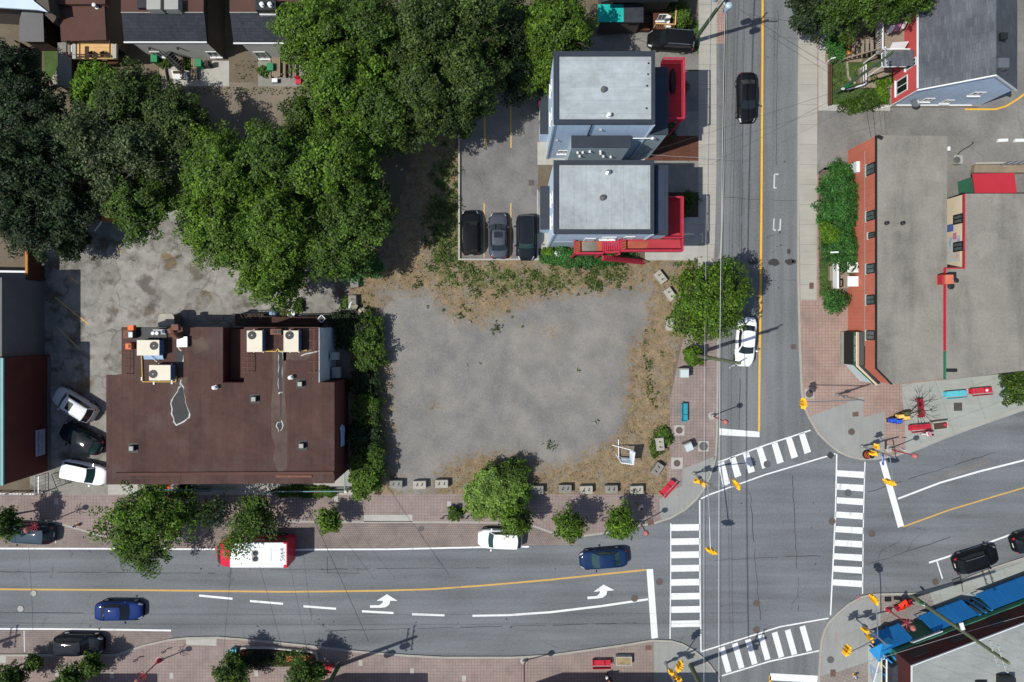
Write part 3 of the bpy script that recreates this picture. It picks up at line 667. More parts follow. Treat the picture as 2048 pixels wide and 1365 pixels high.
# worn seams and sealed cracks of the roads
pm = MB(); rr = random.Random(17)
def seam(a, b, w, j, z=.0075):
    n = max(3, int(math.hypot(b[0] - a[0], b[1] - a[1]) / 14)); pts = [(a[0] + (b[0] - a[0]) * i / n + rr.uniform(-j, j), a[1] + (b[1] - a[1]) * i / n + rr.uniform(-j, j)) for i in range(n + 1)]
    i = 0
    while i < n:
        k = min(n, i + rr.randint(2, 7)); lane_line(pm, pts[i:k + 1], w * rr.uniform(.6, 1.3), z); i = k + (rr.random() < .4)
for a, b, w, j in (((1488, 60), (1482, 560), .05, .8), ((1482, 700), (1478, 860), .05, .8), ((1556, 20), (1552, 330), .04, 1.0), ((0, 1144), (430, 1147), .05, .7), ((0, 1225), (180, 1226), .04, .7), ((540, 1140), (980, 1136), .05, .8), ((650, 1262), (1290, 1246), .05, .8), ((655, 1114), (655, 1146), .05, .4), ((655, 1146), (735, 1147), .05, .5), ((1430, 1120), (1640, 1112), .05, 1.5), ((1500, 985), (1520, 1240), .06, 1.8), ((1585, 950), (1598, 1225), .05, 1.8), ((1735, 985), (1990, 905), .05, 1.0), ((1735, 1130), (1900, 1075), .05, 1.0), ((1540, 400), (1596, 402), .05, .8), ((1450, 566), (1594, 560), .04, .8), ((1450, 395), (1520, 400), .04, .8)): seam(a, b, w, j)
struct(pm.build('road_seam', 'asphalt_patch'))
pm = MB()
for i in range(46):
    x, y = rr.choice(((rr.gauss(1485, 8), rr.uniform(560, 860)), (rr.gauss(1555, 8), rr.uniform(40, 840)), (rr.uniform(60, 1290), rr.gauss(1140, 5)), (rr.uniform(60, 1290), rr.gauss(1245, 6)), (rr.uniform(1430, 1660), rr.uniform(950, 1240)))); blob(pm, x, y, rr.uniform(.8, 2.4), rr.uniform(.8, 2.4), .0078, 8, i)
struct(pm.build('oil_spot', 'asphalt_patch'))
# ------------------------------------------------------------------ buildings
def bpart(root, name, m, fn, **kw):
    mb = MB(); fn(mb); return mb.build(name, m, root, world=True, **kw)
def vent_box(root, px, py, h, s=.45, hh=.4, name='roof_vent'):
    p = G(px, py, h); mb = MB(); mb.box((p.x, p.y, h + hh / 2), (s, s, hh)); mb.box((p.x, p.y, h + .02), (s * 1.9, s * 1.9, .04)); mb.mi = 1; mb.box((p.x, p.y, h + hh + .02), (s * .8, s * .8, .05))
    return mb.build(name, ['black', 'grey_box'], root, world=True)
def vent_pipe(root, px, py, h, r=.13, hh=.45, m='white', name='vent_pipe'):
    p = G(px, py, h); mb = MB(); mb.lathe((p.x, p.y, h), [(r * 1.5, 0), (r * 1.5, .04), (r, .06), (r, hh), (r * 1.35, hh + .02), (r * 1.35, hh + .1), (r * .2, hh + .16)], 10)
    return mb.build(name, m, root, world=True, smooth=False)
def wall_window(root, p0, p1, z0, z1, out, frame='white', pane='window_pane', fw=.07, name='window', bars=1, sill='white', depth=.06):
    # window on a vertical wall between plan points p0 and p1; out = outward unit normal
    p0 = Vector(p0[:2]); p1 = Vector(p1[:2]); out = Vector(out); d = (p1 - p0); L = d.length; d = d / L
    fr = MB()
    def bar(a0, a1, b0, b1, t0, t1):
        q = []
        for t in (t0, t1):
            for a, b in ((a0, b0), (a1, b0), (a1, b1), (a0, b1)): 
                v = p0 + d * a + out * t; q.append((v.x, v.y, b))
        fr.add(q, [(0, 1, 2, 3), (7, 6, 5, 4), (0, 4, 5, 1), (1, 5, 6, 2), (2, 6, 7, 3), (3, 7, 4, 0)])
    bar(0, L, z0, z0 + fw, .003, depth); bar(0, L, z1 - fw, z1, .003, depth); bar(0, fw, z0 + fw, z1 - fw, .003, depth); bar(L - fw, L, z0 + fw, z1 - fw, .003, depth)
    for i in range(bars):
        c = L * (i + 1) / (bars + 1); bar(c - fw * .35, c + fw * .35, z0 + fw, z1 - fw, .003, depth * .9)
    w = fr.build(name, frame, root, world=True)
    fr.v, fr.f, fr.m = [], [], []
    bar(fw, L - fw, z0 + fw, z1 - fw, .004, .02)
    fr.build('pane', pane, w, world=True)
    if sill:
        fr.v, fr.f, fr.m = [], [], []
        bar(-.08, L + .08, z0 - .09, z0 - .004, .003, depth + .1); fr.build('sill', sill, w, world=True)
    return w
def glyph_bars(root, mtx, w, h, n, m, seed=1):
    # a line of writing too small to read in the photo, as letter-sized marks
    rr = random.Random(seed); mb = MB(); st = w / n
    for i in range(n):
        x = -w / 2 + st * (i + .5)
        if rr.random() < .12: continue
        for j in range(2): mb.box((x - st * .2 + j * st * .4, 0, 0), (st * .16, h * rr.uniform(.7, 1), .012))
        mb.box((x, h * rr.choice((-.4, 0, .4)), 0), (st * .5, h * .18, .01))
    mb.v = [tuple(mtx @ Vector(v)) for v in mb.v]
    return mb.build('lettering', m, root)
def rail(mb, pts, h, r=.03, step=.0, top=True, mid=1, post=1.4):
    for a, b in zip(pts[:-1], pts[1:]):
        a = Vector(a); b = Vector(b); up = Vector((0, 0, h)); L = (b - a).length; n = max(1, int(L / post))
        mb.tube(a + up, b + up, r * 1.2, n=6)
        for i in range(mid): mb.tube(a + up * (i + 1) / (mid + 1), b + up * (i + 1) / (mid + 1), r * .7, n=4)
        for i in range(n + 1): mb.tube(a.lerp(b, i / n), a.lerp(b, i / n) + up, r, n=6)
        if step:
            k = max(2, int(L / step))
            for i in range(k + 1): mb.tube(a.lerp(b, i / k), a.lerp(b, i / k) + up, r * .5, n=4, cap=False)

# --- restaurant with the brown felt roof
RH = 5.8
b1 = thing('restaurant_building', 'large flat-roofed brown building with patched felt roof beside the gravel lot', 'building', G(440, 810, 0))
OUT = [(216, 752), (246, 751), (246, 656), (447, 656), (447, 765), (489, 765), (489, 656), (638, 656), (638, 766), (668, 766), (668, 965), (216, 967)]
bpart(b1, 'wall', 'wall_maroon', lambda m: m.prism(XY(OUT, RH), 0, RH - .004))
bpart(b1, 'roof', 'roof_felt', lambda m: m.prism([v for v in XY([(214, 750), (244.5, 750), (244.5, 654.5), (447, 654.5), (447, 766), (489, 766), (489, 654.5), (639, 654.5), (639, 765), (669.5, 765), (669.5, 966.5), (214, 969)], RH)], RH, RH + .12))
bpart(b1, 'lower_roof', 'roof_felt_flat', lambda m: m.prism(XY([(447.5, 659), (488.5, 659), (488.5, 764), (447.5, 764)], RH), .01, 4.3))
bpart(b1, 'side_wall', 'stucco_white', lambda m: m.prism([T(-386 * .917 + .8, -6 * .917), T(-386 * .917 + 2, -6 * .917), T(-386 * .917 + 2, -115 * .917), T(-386 * .917 + .8, -115 * .917)], 0, RH + .22))
bpart(b1, 'side_wall', 'stucco_white', lambda m: m.prism([T(-386 * .917 + 2.2, -107.2), T(-329, -107.2), T(-329, -108.8), T(-386 * .917 + 2.2, -108.8)], 0, 3.2))
rh = RH + .12
bpart(b1, 'parapet', 'roof_felt_flat', lambda m: (m.prism(XY([(232, 945.5), (668, 943), (668, 949), (232, 951)], rh), rh, rh + .16)))
bpart(b1, 'parapet', 'rust', lambda m: (m.prism(XY([(552, 950.5), (624, 950.5), (624, 955), (552, 955)], rh), rh, rh + .1)))
for x, y in ((267, 896), (510, 798), (602, 768), (605, 891)): vent_box(b1, x, y, rh)
for x, y in ((432, 775), (583, 755)): vent_pipe(b1, x, y, rh)
def irr(pts, j, seed, n=3):
    rr = random.Random(seed); out = []
    for a, b in zip(pts, pts[1:] + pts[:1]):
        for i in range(n):
            t = i / n; out.append((a[0] + (b[0] - a[0]) * t + rr.uniform(-j, j), a[1] + (b[1] - a[1]) * t + rr.uniform(-j, j)))
    return out
zz = rh + .006
P1 = irr([(362, 768), (369, 784), (369, 805), (378, 826), (375, 838), (352, 848), (347, 838), (342, 808), (350, 790), (357, 778)], 1.6, 3)
P2 = irr([(557, 705), (564, 705), (565, 740), (563, 760), (564, 784), (557, 786), (556, 758), (558, 735)], 1.2, 4)
P3 = irr([(556, 845), (563, 843), (564, 858), (558, 864), (554, 855)], 1.2, 5)
grow = lambda P, k: [(x + (x - sum(q[0] for q in P) / len(P)) * k + R.uniform(-1, 1), y + (y - sum(q[1] for q in P) / len(P)) * k * .6 + R.uniform(-1, 1)) for x, y in P]
bpart(b1, 'roof_stain', 'roof_stain', lambda m: [m.sheet(XY(irr(p, 4, i), zz - .003), zz - .003) for i, p in enumerate(([(335, 760), (372, 756), (372, 790), (336, 800)], [(548, 700), (572, 700), (572, 940), (552, 945), (545, 870)], [(565, 702), (622, 700), (622, 712), (590, 724), (568, 720)], [(385, 680), (412, 676), (416, 700), (388, 706)]))])
bpart(b1, 'patch_sealant', 'roof_sealant', lambda m: [m.sheet(XY(grow(p, k), zz), zz) for p, k in ((P1, .13), (P2, .16), (P3, .25))])
bpart(b1, 'roof_patch', 'roof_patch', lambda m: [m.sheet(XY(p, zz + .004), zz + .004) for p in (P1, P2, P3, irr([(560, 786), (563, 786), (563, 835), (560, 835)], .8, 8), irr([(352, 700), (366, 704), (366, 740), (350, 732)], 2, 9))])
bpart(b1, 'patch_sealant', 'roof_sealant', lambda m: [lane_line(m, q, .1, zz + .003) for q in ([(354, 686), (357, 697), (362, 702), (366, 712), (366, 724)], [(602, 712), (612, 708), (624, 706), (640, 702)], [(362, 760), (360, 770)])])
def pipe_frame(px0, py0, px1, py1, label, h0=rh):
    t = thing('access_ladder', label, 'ladder', G(px0, py0, h0))
    a = G(px0, py0, h0) ; mb = MB()
    L = (py1 - py0) / S * .915
    for dx in (0, .36): mb.tube((dx, 0, .35), (dx, -L, .35), .03, n=5)
    for i in range(5): mb.tube((-.5, -L * i / 4, .35), (.36, -L * i / 4 + .05, .35), .02, n=4)
    for dx in (0, .36):
        for yy in (-.1, -L + .1): mb.tube((dx, yy, 0), (dx, yy, .35), .02, n=4)
    mb.build('ladder_frame', 'rust', t)
    return t
pipe_frame(255, 690, 262, 750, 'rusty ladder frame lying along the west edge of the brown roof')
pipe_frame(498, 706, 505, 745, 'rusty ladder frame below the second pair of rooftop cooling units')
pipe_frame(630, 660, 636, 745, 'rusty pipe frame along the white side wall of the brown roof')

def ac_unit(px, py, w, d, fx, fy, label, hh=1.1, h0=rh, blades=5):
    p = G(px, py, h0 + hh); t = thing('rooftop_cooling_unit', label, 'air conditioner', (p.x, p.y, h0), 0, 'cooling units on the brown roof')
    w *= .9 / S; d *= .9 / S
    mb = MB(); mb.box((0, 0, hh / 2), (w - .08, d - .08, hh - .22)); 
    for i in range(4): mb.box((w / 2 - .03, -d / 2 + d * (i + .5) / 4, hh / 2), (.05, d / 4 - .06, hh * .6))
    mb.build('casing', 'shaded_panel', t)  # sides of the cream unit, coloured as they look in shade
    mb = MB(); mb.box((0, 0, hh - .05), (w, d, .1)); mb.build('top_panel', 'offwhite', t, bevel=.02)
    fx = (fx) * .9 / S; fy = (fy) * .9 / S
    mb = MB(); mb.lathe((fx, fy, hh + .002), [(.30, 0), (.36, 0), (.36, .05), (.30, .05)], 18); mb.lathe((fx, fy, hh - .0), [(.3, .002), (.3, .006)], 18); mb.build('fan_guard', 'black', t)
    mb = MB()
    for i in range(blades):
        a = 6.283 * i / blades; c, s_ = math.cos(a), math.sin(a)
        mb.add([(fx + .05 * c, fy + .05 * s_, hh + .02), (fx + .27 * math.cos(a - .3), fy + .27 * math.sin(a - .3), hh + .02), (fx + .27 * math.cos(a + .3), fy + .27 * math.sin(a + .3), hh + .04)], [(0, 1, 2)])
    mb.lathe((fx, fy, hh + .02), [(.07, 0), (.07, .05)], 10)
    mb.build('fan', 'grey_box', t)
    mb = MB()
    for sx in (-1, 1): mb.box((sx * w * .3, 0, .05), (.1, d + .2, .1))
    mb.build('skid', 'offwhite', t)
    return t
ac_unit(296, 696, 45, 31, 12, 4, 'cream rooftop cooling unit, upper one of the western pair')
ac_unit(319.5, 746, 43, 31, -13, -2.5, 'cream rooftop cooling unit inside the yellow gas pipe loop')
ac_unit(509, 683, 31, 43, -5, 12, 'cream rooftop cooling unit, left one of the eastern pair')
ac_unit(582, 683, 30, 43, -3, 12, 'cream rooftop cooling unit beside the white side wall', blades=24)
gp = thing('gas_pipe', 'yellow gas pipe looped round a rooftop cooling unit', 'pipe', G(320, 760, rh))
mb = MB(); mb.path([G(*q, rh + .12) for q in ((283, 712), (285, 764), (352, 764), (352, 752))], .045); mb.build('pipe_run', 'gas_yellow', gp, world=True)
bpart(gp, 'pipe_support', 'white', lambda m: [m.box(G(x, y, rh + .06), (.14, .3, .12)) for x, y in ((284, 758), (308, 766), (344, 765))])
gp = thing('gas_pipe', 'yellow gas pipe running between the eastern pair of cooling units', 'pipe', G(560, 702, rh))
mb = MB(); mb.path([G(*q, rh + .12) for q in ((528, 703), (552, 703), (556, 698), (560, 703), (614, 701))], .05); mb.build('pipe_run', 'gas_yellow', gp, world=True)
t = thing('duct_box', 'pinkish metal exhaust box with two square outlets between cooling units', 'duct', G(554, 664, rh))
bpart(t, 'casing', 'rust', lambda m: m.box(G(554, 664, rh + .35), (.95, .5, .7))); bpart(t, 'outlet', 'black', lambda m: m.box(G(550, 664, rh + .71), (.28, .24, .06))); bpart(t, 'outlet', 'black', lambda m: m.box(G(559, 664, rh + .71), (.28, .24, .06)))
t = thing('exhaust_duct', 'rusty curved exhaust duct elbow rising from the back roof edge', 'duct', G(360, 668, rh))
mb = MB(); p = G(361, 672, rh); mb.path([p, p + Vector((0, 0, .9)), p + Vector((-.15, .3, 1.2)), p + Vector((-.3, .7, 1.3))], .3, 10); mb.build('duct', 'rust', t, world=True)
bpart(t, 'hood', 'rust', lambda m: m.box(G(352, 655, rh + 1.3), (.6, .5, .5))); bpart(t, 'curb', 'grey_metal', lambda m: m.box(G(366, 684, rh + .2), (.9, .9, .4)))
t = thing('exhaust_fan', 'rusty exhaust fan box at the northwest corner of the brown roof', 'exhaust fan', G(260, 667, rh))
bpart(t, 'casing', 'rust', lambda m: m.box(G(260, 669, rh + .4), (.8, .7, .8))); bpart(t, 'hatch', 'sign_pale', lambda m: m.box(G(261, 670, rh + .82), (.35, .45, .04))); bpart(t, 'outlet', 'orange', lambda m: m.box(G(264, 656, rh + .5), (.5, .45, .5)))
t = thing('chimney_box', 'small orange clay vent box on the west side of the brown roof', 'vent', G(260, 694, rh)); bpart(t, 'casing', 'orange', lambda m: m.box(G(260, 693, rh + .3), (.5, .5, .6))); bpart(t, 'cap', 'rust', lambda m: m.box(G(260, 693, rh + .63), (.3, .3, .05)))
t = thing('kitchen_exhaust', 'grey kitchen exhaust block with round pipes behind the first cooling unit', 'duct', G(321, 664, rh))
bpart(t, 'casing', 'grey_box', lambda m: m.box(G(323, 664, rh + .4), (1.1, .45, .8))); bpart(t, 'platform', 'black', lambda m: m.box(G(300, 668, rh + .05), (3.0, 1.2, .1)))
for x in (312, 320): bpart(t, 'pipe', 'white', lambda m, x=x: m.lathe(G(x, 667, rh + .4), [(.13, 0), (.13, .55), (.16, .56), (.16, .62)], 10))
bpart(t, 'pipe', 'cloth_denim', lambda m: m.tube(G(326, 663, rh + .9), G(332, 664, rh + .95), .16))
t = thing('solar_panel', 'pale blue metal panel leaning beside the western cooling units', 'panel', G(307, 716, rh)); bpart(t, 'panel', 'tarp_blue', lambda m: m.box(G(307, 715, rh + .3), (1.7, .4, .06), rx=.4)); bpart(t, 'strut', 'white', lambda m: m.tube(G(299, 712, rh + .6), G(314, 724, rh + .3), .04))
t = thing('tarpaulin', 'pale blue tarpaulin hung on the east wall of the brown building', 'tarpaulin', T(-329, -255, 2))
kx = -355.2 / S
def tarp(m):
    pts = [(-190, 3.2), (-196, 4.1), (-201, 3.6), (-219, 3.7), (-232, 3.6), (-233, 2.2), (-215, 2.15), (-203, 2.1), (-196, 2.3)]
    n = 9; m.add([(-325.6 / S + .05 + .03 * (i % 2), y / S, z) for i, (y, z) in enumerate(pts)], [tuple(range(n))])
tarp_mb = MB(); tarp(tarp_mb); tarp_mb.build('sheet', 'tarp_blue', t, world=True, solid=.04)
def wall_ac(y0, y1, z, label):
    t = thing('wall_cooling_unit', label, 'air conditioner', T(-352, (y0 + y1) / 2, z))
    bpart(t, 'casing', 'grey_box', lambda m: m.box((-341 / S, (y0 + y1) / 2 / S, z), (.7, (y0 - y1) / S, .75)))
    bpart(t, 'bracket', 'dark_metal', lambda m: [m.box((-343 / S, (yy) / S, z - .42), (.9, .06, .08)) for yy in (y0 - 4, y1 + 4)])
wall_ac(-53, -67, 2.6, 'smaller grey cooling unit bracketed to the white side wall'); wall_ac(-82, -103, 2.0, 'larger grey cooling unit bracketed to the white side wall')
# front patio fence
t = thing('patio_fence', 'teal metal patio fence with flower boxes along the brown building front', 'fence', G(630, 980, .1))
mb = MB(); rail(mb, [G(530, 986, .12), G(560, 979, .12), G(694, 978, .12), G(694, 938, .12)], 1.05, .035, .16, mid=0); mb.build('railing', 'teal_trim', t, world=True)
bpart(t, 'flower_box', 'wood_brown', lambda m: m.prism(XY([(545, 981), (690, 980), (690, 985.5), (545, 986)], .3), .12, .4))
bpart(t, 'end_post', 'offwhite', lambda m: m.lathe(G(697, 979, .12), [(.14, 0), (.14, 1.0), (.2, 1.05), (.1, 1.2)], 10))
t = thing('patio_fence', 'teal metal fence in tree shade at the west end of the brown building front', 'fence', G(370, 975, .1))
mb = MB(); rail(mb, [G(284, 978, .12), G(300, 975, .12), G(420, 976, .12), G(470, 975, .12)], 1.0, .035, .16, mid=0); mb.build('railing', 'teal_trim', t, world=True)
bpart(t, 'flower_box', 'wood_brown', lambda m: m.prism(XY([(305, 978), (420, 979), (420, 983), (305, 983)], .3), .12, .4))
t = thing('sandwich_board', 'white and peach notice board by the shaded teal fence', 'sign', G(350, 970, .12)); bpart(t, 'board', 'white', lambda m: m.box(G(352, 970.5, .6), (.7, .3, .9), rx=.5)); bpart(t, 'board', 'orange', lambda m: m.box(G(342, 970.5, .6), (.3, .28, .9), rx=.5))

# --- back stairs and clutter behind the restaurant
t = thing('back_porch', 'dark back porch with red railing behind the brown building', 'porch', G(580, 640, 0))
bpart(t, 'deck', 'wood_dark', lambda m: m.prism(XY([(470, 628), (527, 628), (527, 632), (640, 640), (640, 652), (470, 652)], 1.2), 0, 1.2))
mb = MB(); rail(mb, [G(572, 636, 1.2), G(640, 635, 1.2)], 1.0, .03, .2, mid=1); rail(mb, [G(572, 636, 1.2), G(577, 622, 1.2)], 1.0, .03, .2, mid=1); mb.build('railing', 'wood_brown', t, world=True)
mb = MB(); [mb.tube(G(x, 629, 1.9), G(x + 14, 650, 1.9), .03, n=4) for x in (472, 480, 488, 496)]; rail(mb, [G(470, 629, 1.2), G(526, 627, 1.2), G(526, 648, 1.2)], .8, .03, 0, mid=1); mb.build('railing', 'dark_metal', t, world=True)
t = thing('diamond_sign', 'small white outlined diamond sign at the end of the back porch', 'sign', G(643, 638, 1)); bpart(t, 'board', 'dark_metal', lambda m: m.box(G(643, 638, 2.3), (.46, .46, .05), rz=.75)); 
bpart(t, 'border', 'white', lambda m: [m.box(G(643, 638, 2.33) + Vector((math.cos(.75 + a) * .25, math.sin(.75 + a) * .25, 0)), (.07, .56, .05), rz=.75 + a) for a in (0, 1.5708, 3.1416, 4.7124)]); bpart(t, 'post', 'dark_metal', lambda m: m.tube(G(643, 638, .1), G(643, 638, 2.27), .03))
t = thing('plastic_tub', 'white plastic tub on the back porch step', 'tub', G(585, 628, .1)); mb = MB(); p = G(585, 628, .12); mb.lathe(p, [(.3, 0), (.38, .5), (.34, .5), (.28, .1)], 14); mb.build('tub', 'white', t, world=True)
t = thing('storage_bag', 'pale blue bag heaped by the dark back porch', 'bag', G(548, 627, .1)); mb = MB(); p = G(548, 627, .12); mb.lathe(p, [(.36, 0), (.42, .25), (.3, .55), (.1, .65)], 9); mb.build('bag', 'tarp_blue', t, world=True, smooth=True)
t = thing('canopy_slab', 'cream slab roof of a small shed behind the brown building', 'shed', G(333, 645, 0)); bpart(t, 'roof', 'concrete_block', lambda m: m.prism(XY([(318, 630), (322, 628), (344, 628), (348, 634), (348, 652), (316, 652), (316, 634)], 2.2), 2.05, 2.2)); bpart(t, 'wall', 'wall_grey', lambda m: m.prism(XY([(320, 632), (344, 632), (344, 650), (320, 650)], 2.1), 0, 2.04))
t = thing('scrap_trailer', 'grey open trailer tray full of rubble at the lot corner', 'trailer', G(718, 625, 0))
mb = MB(); cx = G(718, 624, .5); m_ = Matrix.Rotation(-.35, 3, 'Z')
def tb(c, d): mb.box(cx + m_ @ Vector(c), d, rz=-.35)
tb((0, 0, -.1), (2.2, .9, .08)); mb.build('floor', 'dark_metal', t, world=True); mb = MB(); tb((-.95, .1, .15), (.14, 1.1, .4)); tb((.95, .05, .15), (.14, 1.0, .4)); tb((0, -.52, .1), (2.5, .18, .5)); mb.build('side_board', 'sign_pale', t, world=True)
mb = MB(); rr = random.Random(5)
for i in range(22): mb.box(cx + m_ @ Vector((rr.uniform(-.7, .7), rr.uniform(-.3, .4), .05 + rr.uniform(0, .2))), (rr.uniform(.1, .35),) * 3, rz=rr.uniform(0, 3), rx=rr.uniform(0, 1))
mb.build('rubble', 'stone', t, world=True)
mb = MB(); mb.prism(XY([(692, 620), (700, 617), (742, 636), (738, 640)], .4), .1, .4); mb.build('tailboard', 'sign_pale', t, world=True)

# --- west building with the painted side wall
b2 = thing('corner_shop_building', 'dark red side-walled building with a white restaurant sign at the left edge', 'building', T(-960, -200, 0)); WH = 6.5; kk = (H - WH) / H
xw = -1016 * kk
bpart(b2, 'wall', 'wall_maroon', lambda m: m.prism([T(-1400, -66 * kk), T(xw, -66 * kk), T(xw, -320 * kk), T(-1400, -322 * kk)], 0, WH - .01))
bpart(b2, 'roof', 'gravel_roof', lambda m: m.prism([T(-1400, -66 * kk), T(xw - 2, -66 * kk), T(xw - 2, -320 * kk), T(-1400, -322 * kk)], WH - .008, WH + .05))
bpart(b2, 'coping', 'teal_trim', lambda m: m.prism([T(xw - 4, -66 * kk - .5), T(xw + .6, -66 * kk - .5), T(xw + .6, -321 * kk), T(xw - 4, -321 * kk)], WH, WH + .16))
bpart(b2, 'base_wall', 'wall_grey', lambda m: m.prism([T(xw - 4, -70 * kk), T(xw + .9, -70 * kk), T(xw + .9, -319 * kk), T(xw - 4, -319 * kk)], 0, .55))
sg = bpart(b2, 'sign', 'sign_white', lambda m: m.box((xw / S + .06, -11.05, 1.68), (.08, 2.42, 1.25)))
mtx = Matrix.Translation(Vector((xw / S + .105, -11.05, 2.05)) - b2.location) @ Matrix(((0, 0, 1, 0), (1, 0, 0, 0), (0, 1, 0, 0), (0, 0, 0, 1)))
text('lettering', 'Vietnam Palace', .36, mtx, 'sign_ink', b2, .01)
mtx = Matrix.Translation(Vector((xw / S + .105, -11.05, 1.6)) - b2.location) @ Matrix(((0, 0, 1, 0), (1, 0, 0, 0), (0, 1, 0, 0), (0, 0, 0, 1)))
glyph_bars(b2, mtx, 1.7, .16, 11, 'sign_red')
b2b = thing('grey_walled_building', 'grey rendered flat building north of the dark red one at the left edge', 'building', T(-960, 20, 0)); WH2 = 5.9; k2 = (H - WH2) / H; xg = -1019 * k2
bpart(b2b, 'wall', 'wall_grey', lambda m: m.prism([T(-1400, 94 * k2), T(xg, 94 * k2), T(xg, -66 * kk + .4), T(-1400, -66 * kk + .4)], 0, WH2 - .01))
bpart(b2b, 'roof', 'gravel_roof', lambda m: m.prism([T(-1400, 94 * k2), T(xg - 2, 94 * k2), T(xg - 2, -66 * kk + .6), T(-1400, -66 * kk + .6)], WH2 - .008, WH2 + .04))
bpart(b2b, 'coping', 'wall_grey', lambda m: m.prism([T(xg - 4, 94 * k2 + .4), T(xg + .8, 94 * k2 + .4), T(xg + .8, -66 * kk + .7), T(xg - 4, -66 * kk + .7)], WH2, WH2 + .14))
t = thing('shed', 'low flat white-edged shed behind the grey rendered wall', 'shed', G(20, 548, 0)); bpart(t, 'wall', 'wall_grey', lambda m: m.prism(XY([(-80, 543), (52, 546), (52, 562), (-80, 556)], 2.4), 0, 2.4)); bpart(t, 'coping', 'white', lambda m: m.prism(XY([(-80, 540), (54, 542), (54, 546), (-80, 544)], 2.5), 2.4, 2.5))
t = thing('board_fence', 'tall brown board fence beside the grey rendered wall', 'fence', G(70, 535, 0))
bpart(t, 'panel', 'wood_brown', lambda m: m.prism([T(-936, 146), T(-933.6, 146), T(-933.6, 88), T(-936, 88)], 0, 2.5)); bpart(t, 'cap_rail', 'wood_orange', lambda m: m.prism([T(-937.5, 146), T(-933, 146), T(-933, 96), T(-937.5, 96)], 2.5, 2.6))
for i in range(4): bpart(t, 'post', 'wood_brown', lambda m, i=i: m.box((-932.2 / S, (144 - i * 18) / S, 1.25), (.1, .1, 2.5)))
t = thing('gate', 'black wire gate standing open by the white car', 'gate', G(120, 955, 0)); mb = MB(); rail(mb, [G(119, 944, .12), G(128, 969, .12)], 1.2, .03, .25, mid=2); mb.build('frame', 'dark_metal', t, world=True); bpart(t, 'post', 'dark_metal', lambda m: m.tube(G(128, 969, .1), G(128, 969, 1.5), .05))
t = thing('patio_fence', 'black and white wire fence round the forecourt of the dark red building', 'fence', G(50, 980, 0)); mb = MB(); rail(mb, [G(-40, 985, .12), G(84, 986, .12), G(84, 950, .12)], 1.1, .03, .3, mid=1); mb.build('railing', 'grey_metal', t, world=True)
bpart(t, 'post', 'white', lambda m: m.tube(G(84, 986, .1), G(84, 986, 1.3), .06))

# --- two tall flat-roofed houses
def flat_house(label, outline, h, seam, yb, pos):
    r = thing('flat_roof_house', label, 'house', pos)
    (x0, y0), (x1, y1) = outline; k = (H - h) / H
    X0, X1, Y0, Y1 = (x0 - NX) * k, (x1 - NX) * k, (NY - y0) * k, (NY - y1) * k
    bpart(r, 'wall', 'siding_blue', lambda m: m.prism([T(X0, Y0), T(X1, Y0), T(X1, Y1), T(X0, Y1)], 0, h - .02))
    i = 7
    bpart(r, 'roof', seam, lambda m: m.prism([T(X0 + i, Y0 - i), T(X1 - i + 2, Y0 - i), T(X1 - i + 2, Y1 + i), T(X0 + i, Y1 + i)], h - .018, h + .06))
    def par(m):
        for a in ([(X0 - 1, Y0 + 1), (X1 + 1, Y0 + 1), (X1 + 1, Y0 - i), (X0 - 1, Y0 - i)], [(X0 - 1, Y1 + i), (X1 + 1, Y1 + i), (X1 + 1, Y1 - 1), (X0 - 1, Y1 - 1)], [(X0 - 1, Y0 - i), (X0 + i, Y0 - i), (X0 + i, Y1 + i), (X0 - 1, Y1 + i)], [(X1 - i + 2, Y0 - i), (X1 + 1, Y0 - i), (X1 + 1, Y1 + i), (X1 - i + 2, Y1 + i)]):
            m.prism([T(*q) for q in a], h - .016, h + .22)
    bpart(r, 'parapet', 'parapet', par)
    bpart(r, 'corner_trim', 'siding_light', lambda m: [m.box((X0 / S - .02, Y1 / S - .02, h / 2), (.14, .14, h - .1)), m.box((X1 / S + .02, Y1 / S - .02, h / 2), (.14, .14, h - .1))])
    return r, (X0, X1, Y0, Y1)
hn, (a0, a1, c0, c1) = flat_house('tall pale blue flat-roofed house without side decks, the northern of two', ((1108, 106), (1308, 249)), 12.0, 'membrane_h', 320, G(1200, 180, 0))
hs, (s0, s1, t0, t1) = flat_house('tall pale blue flat-roofed house with red side decks, the southern of two', ((1108, 323), (1306, 468)), 10.0, 'membrane_v', 495, G(1200, 400, 0))
vent_pipe(hn, 1207, 180, 12.06, .16, .2, 'iron_grey', 'roof_drain'); vent_pipe(hn, 1217, 232, 12.06, .12, .4); vent_pipe(hs, 1205, 396, 10.06, .17, .2, 'iron_grey', 'roof_drain'); vent_pipe(hs, 1216, 346, 10.06, .14, .3, 'steel')
for x, y in ((1297, 127), (1296, 149), (1294, 172), (1293, 217)): bpart(hn, 'roof_clip', 'black', lambda m, x=x, y=y: m.box(G(x, y, 12.1), (.12, .12, .08)))
zb = 10.07
bpart(hs, 'roof_stain', 'roof_stain', lambda m: m.sheet(XY(irr([(1184, 385), (1196, 382), (1196, 404), (1188, 408)], 2, 6), zb), zb)) if False else None
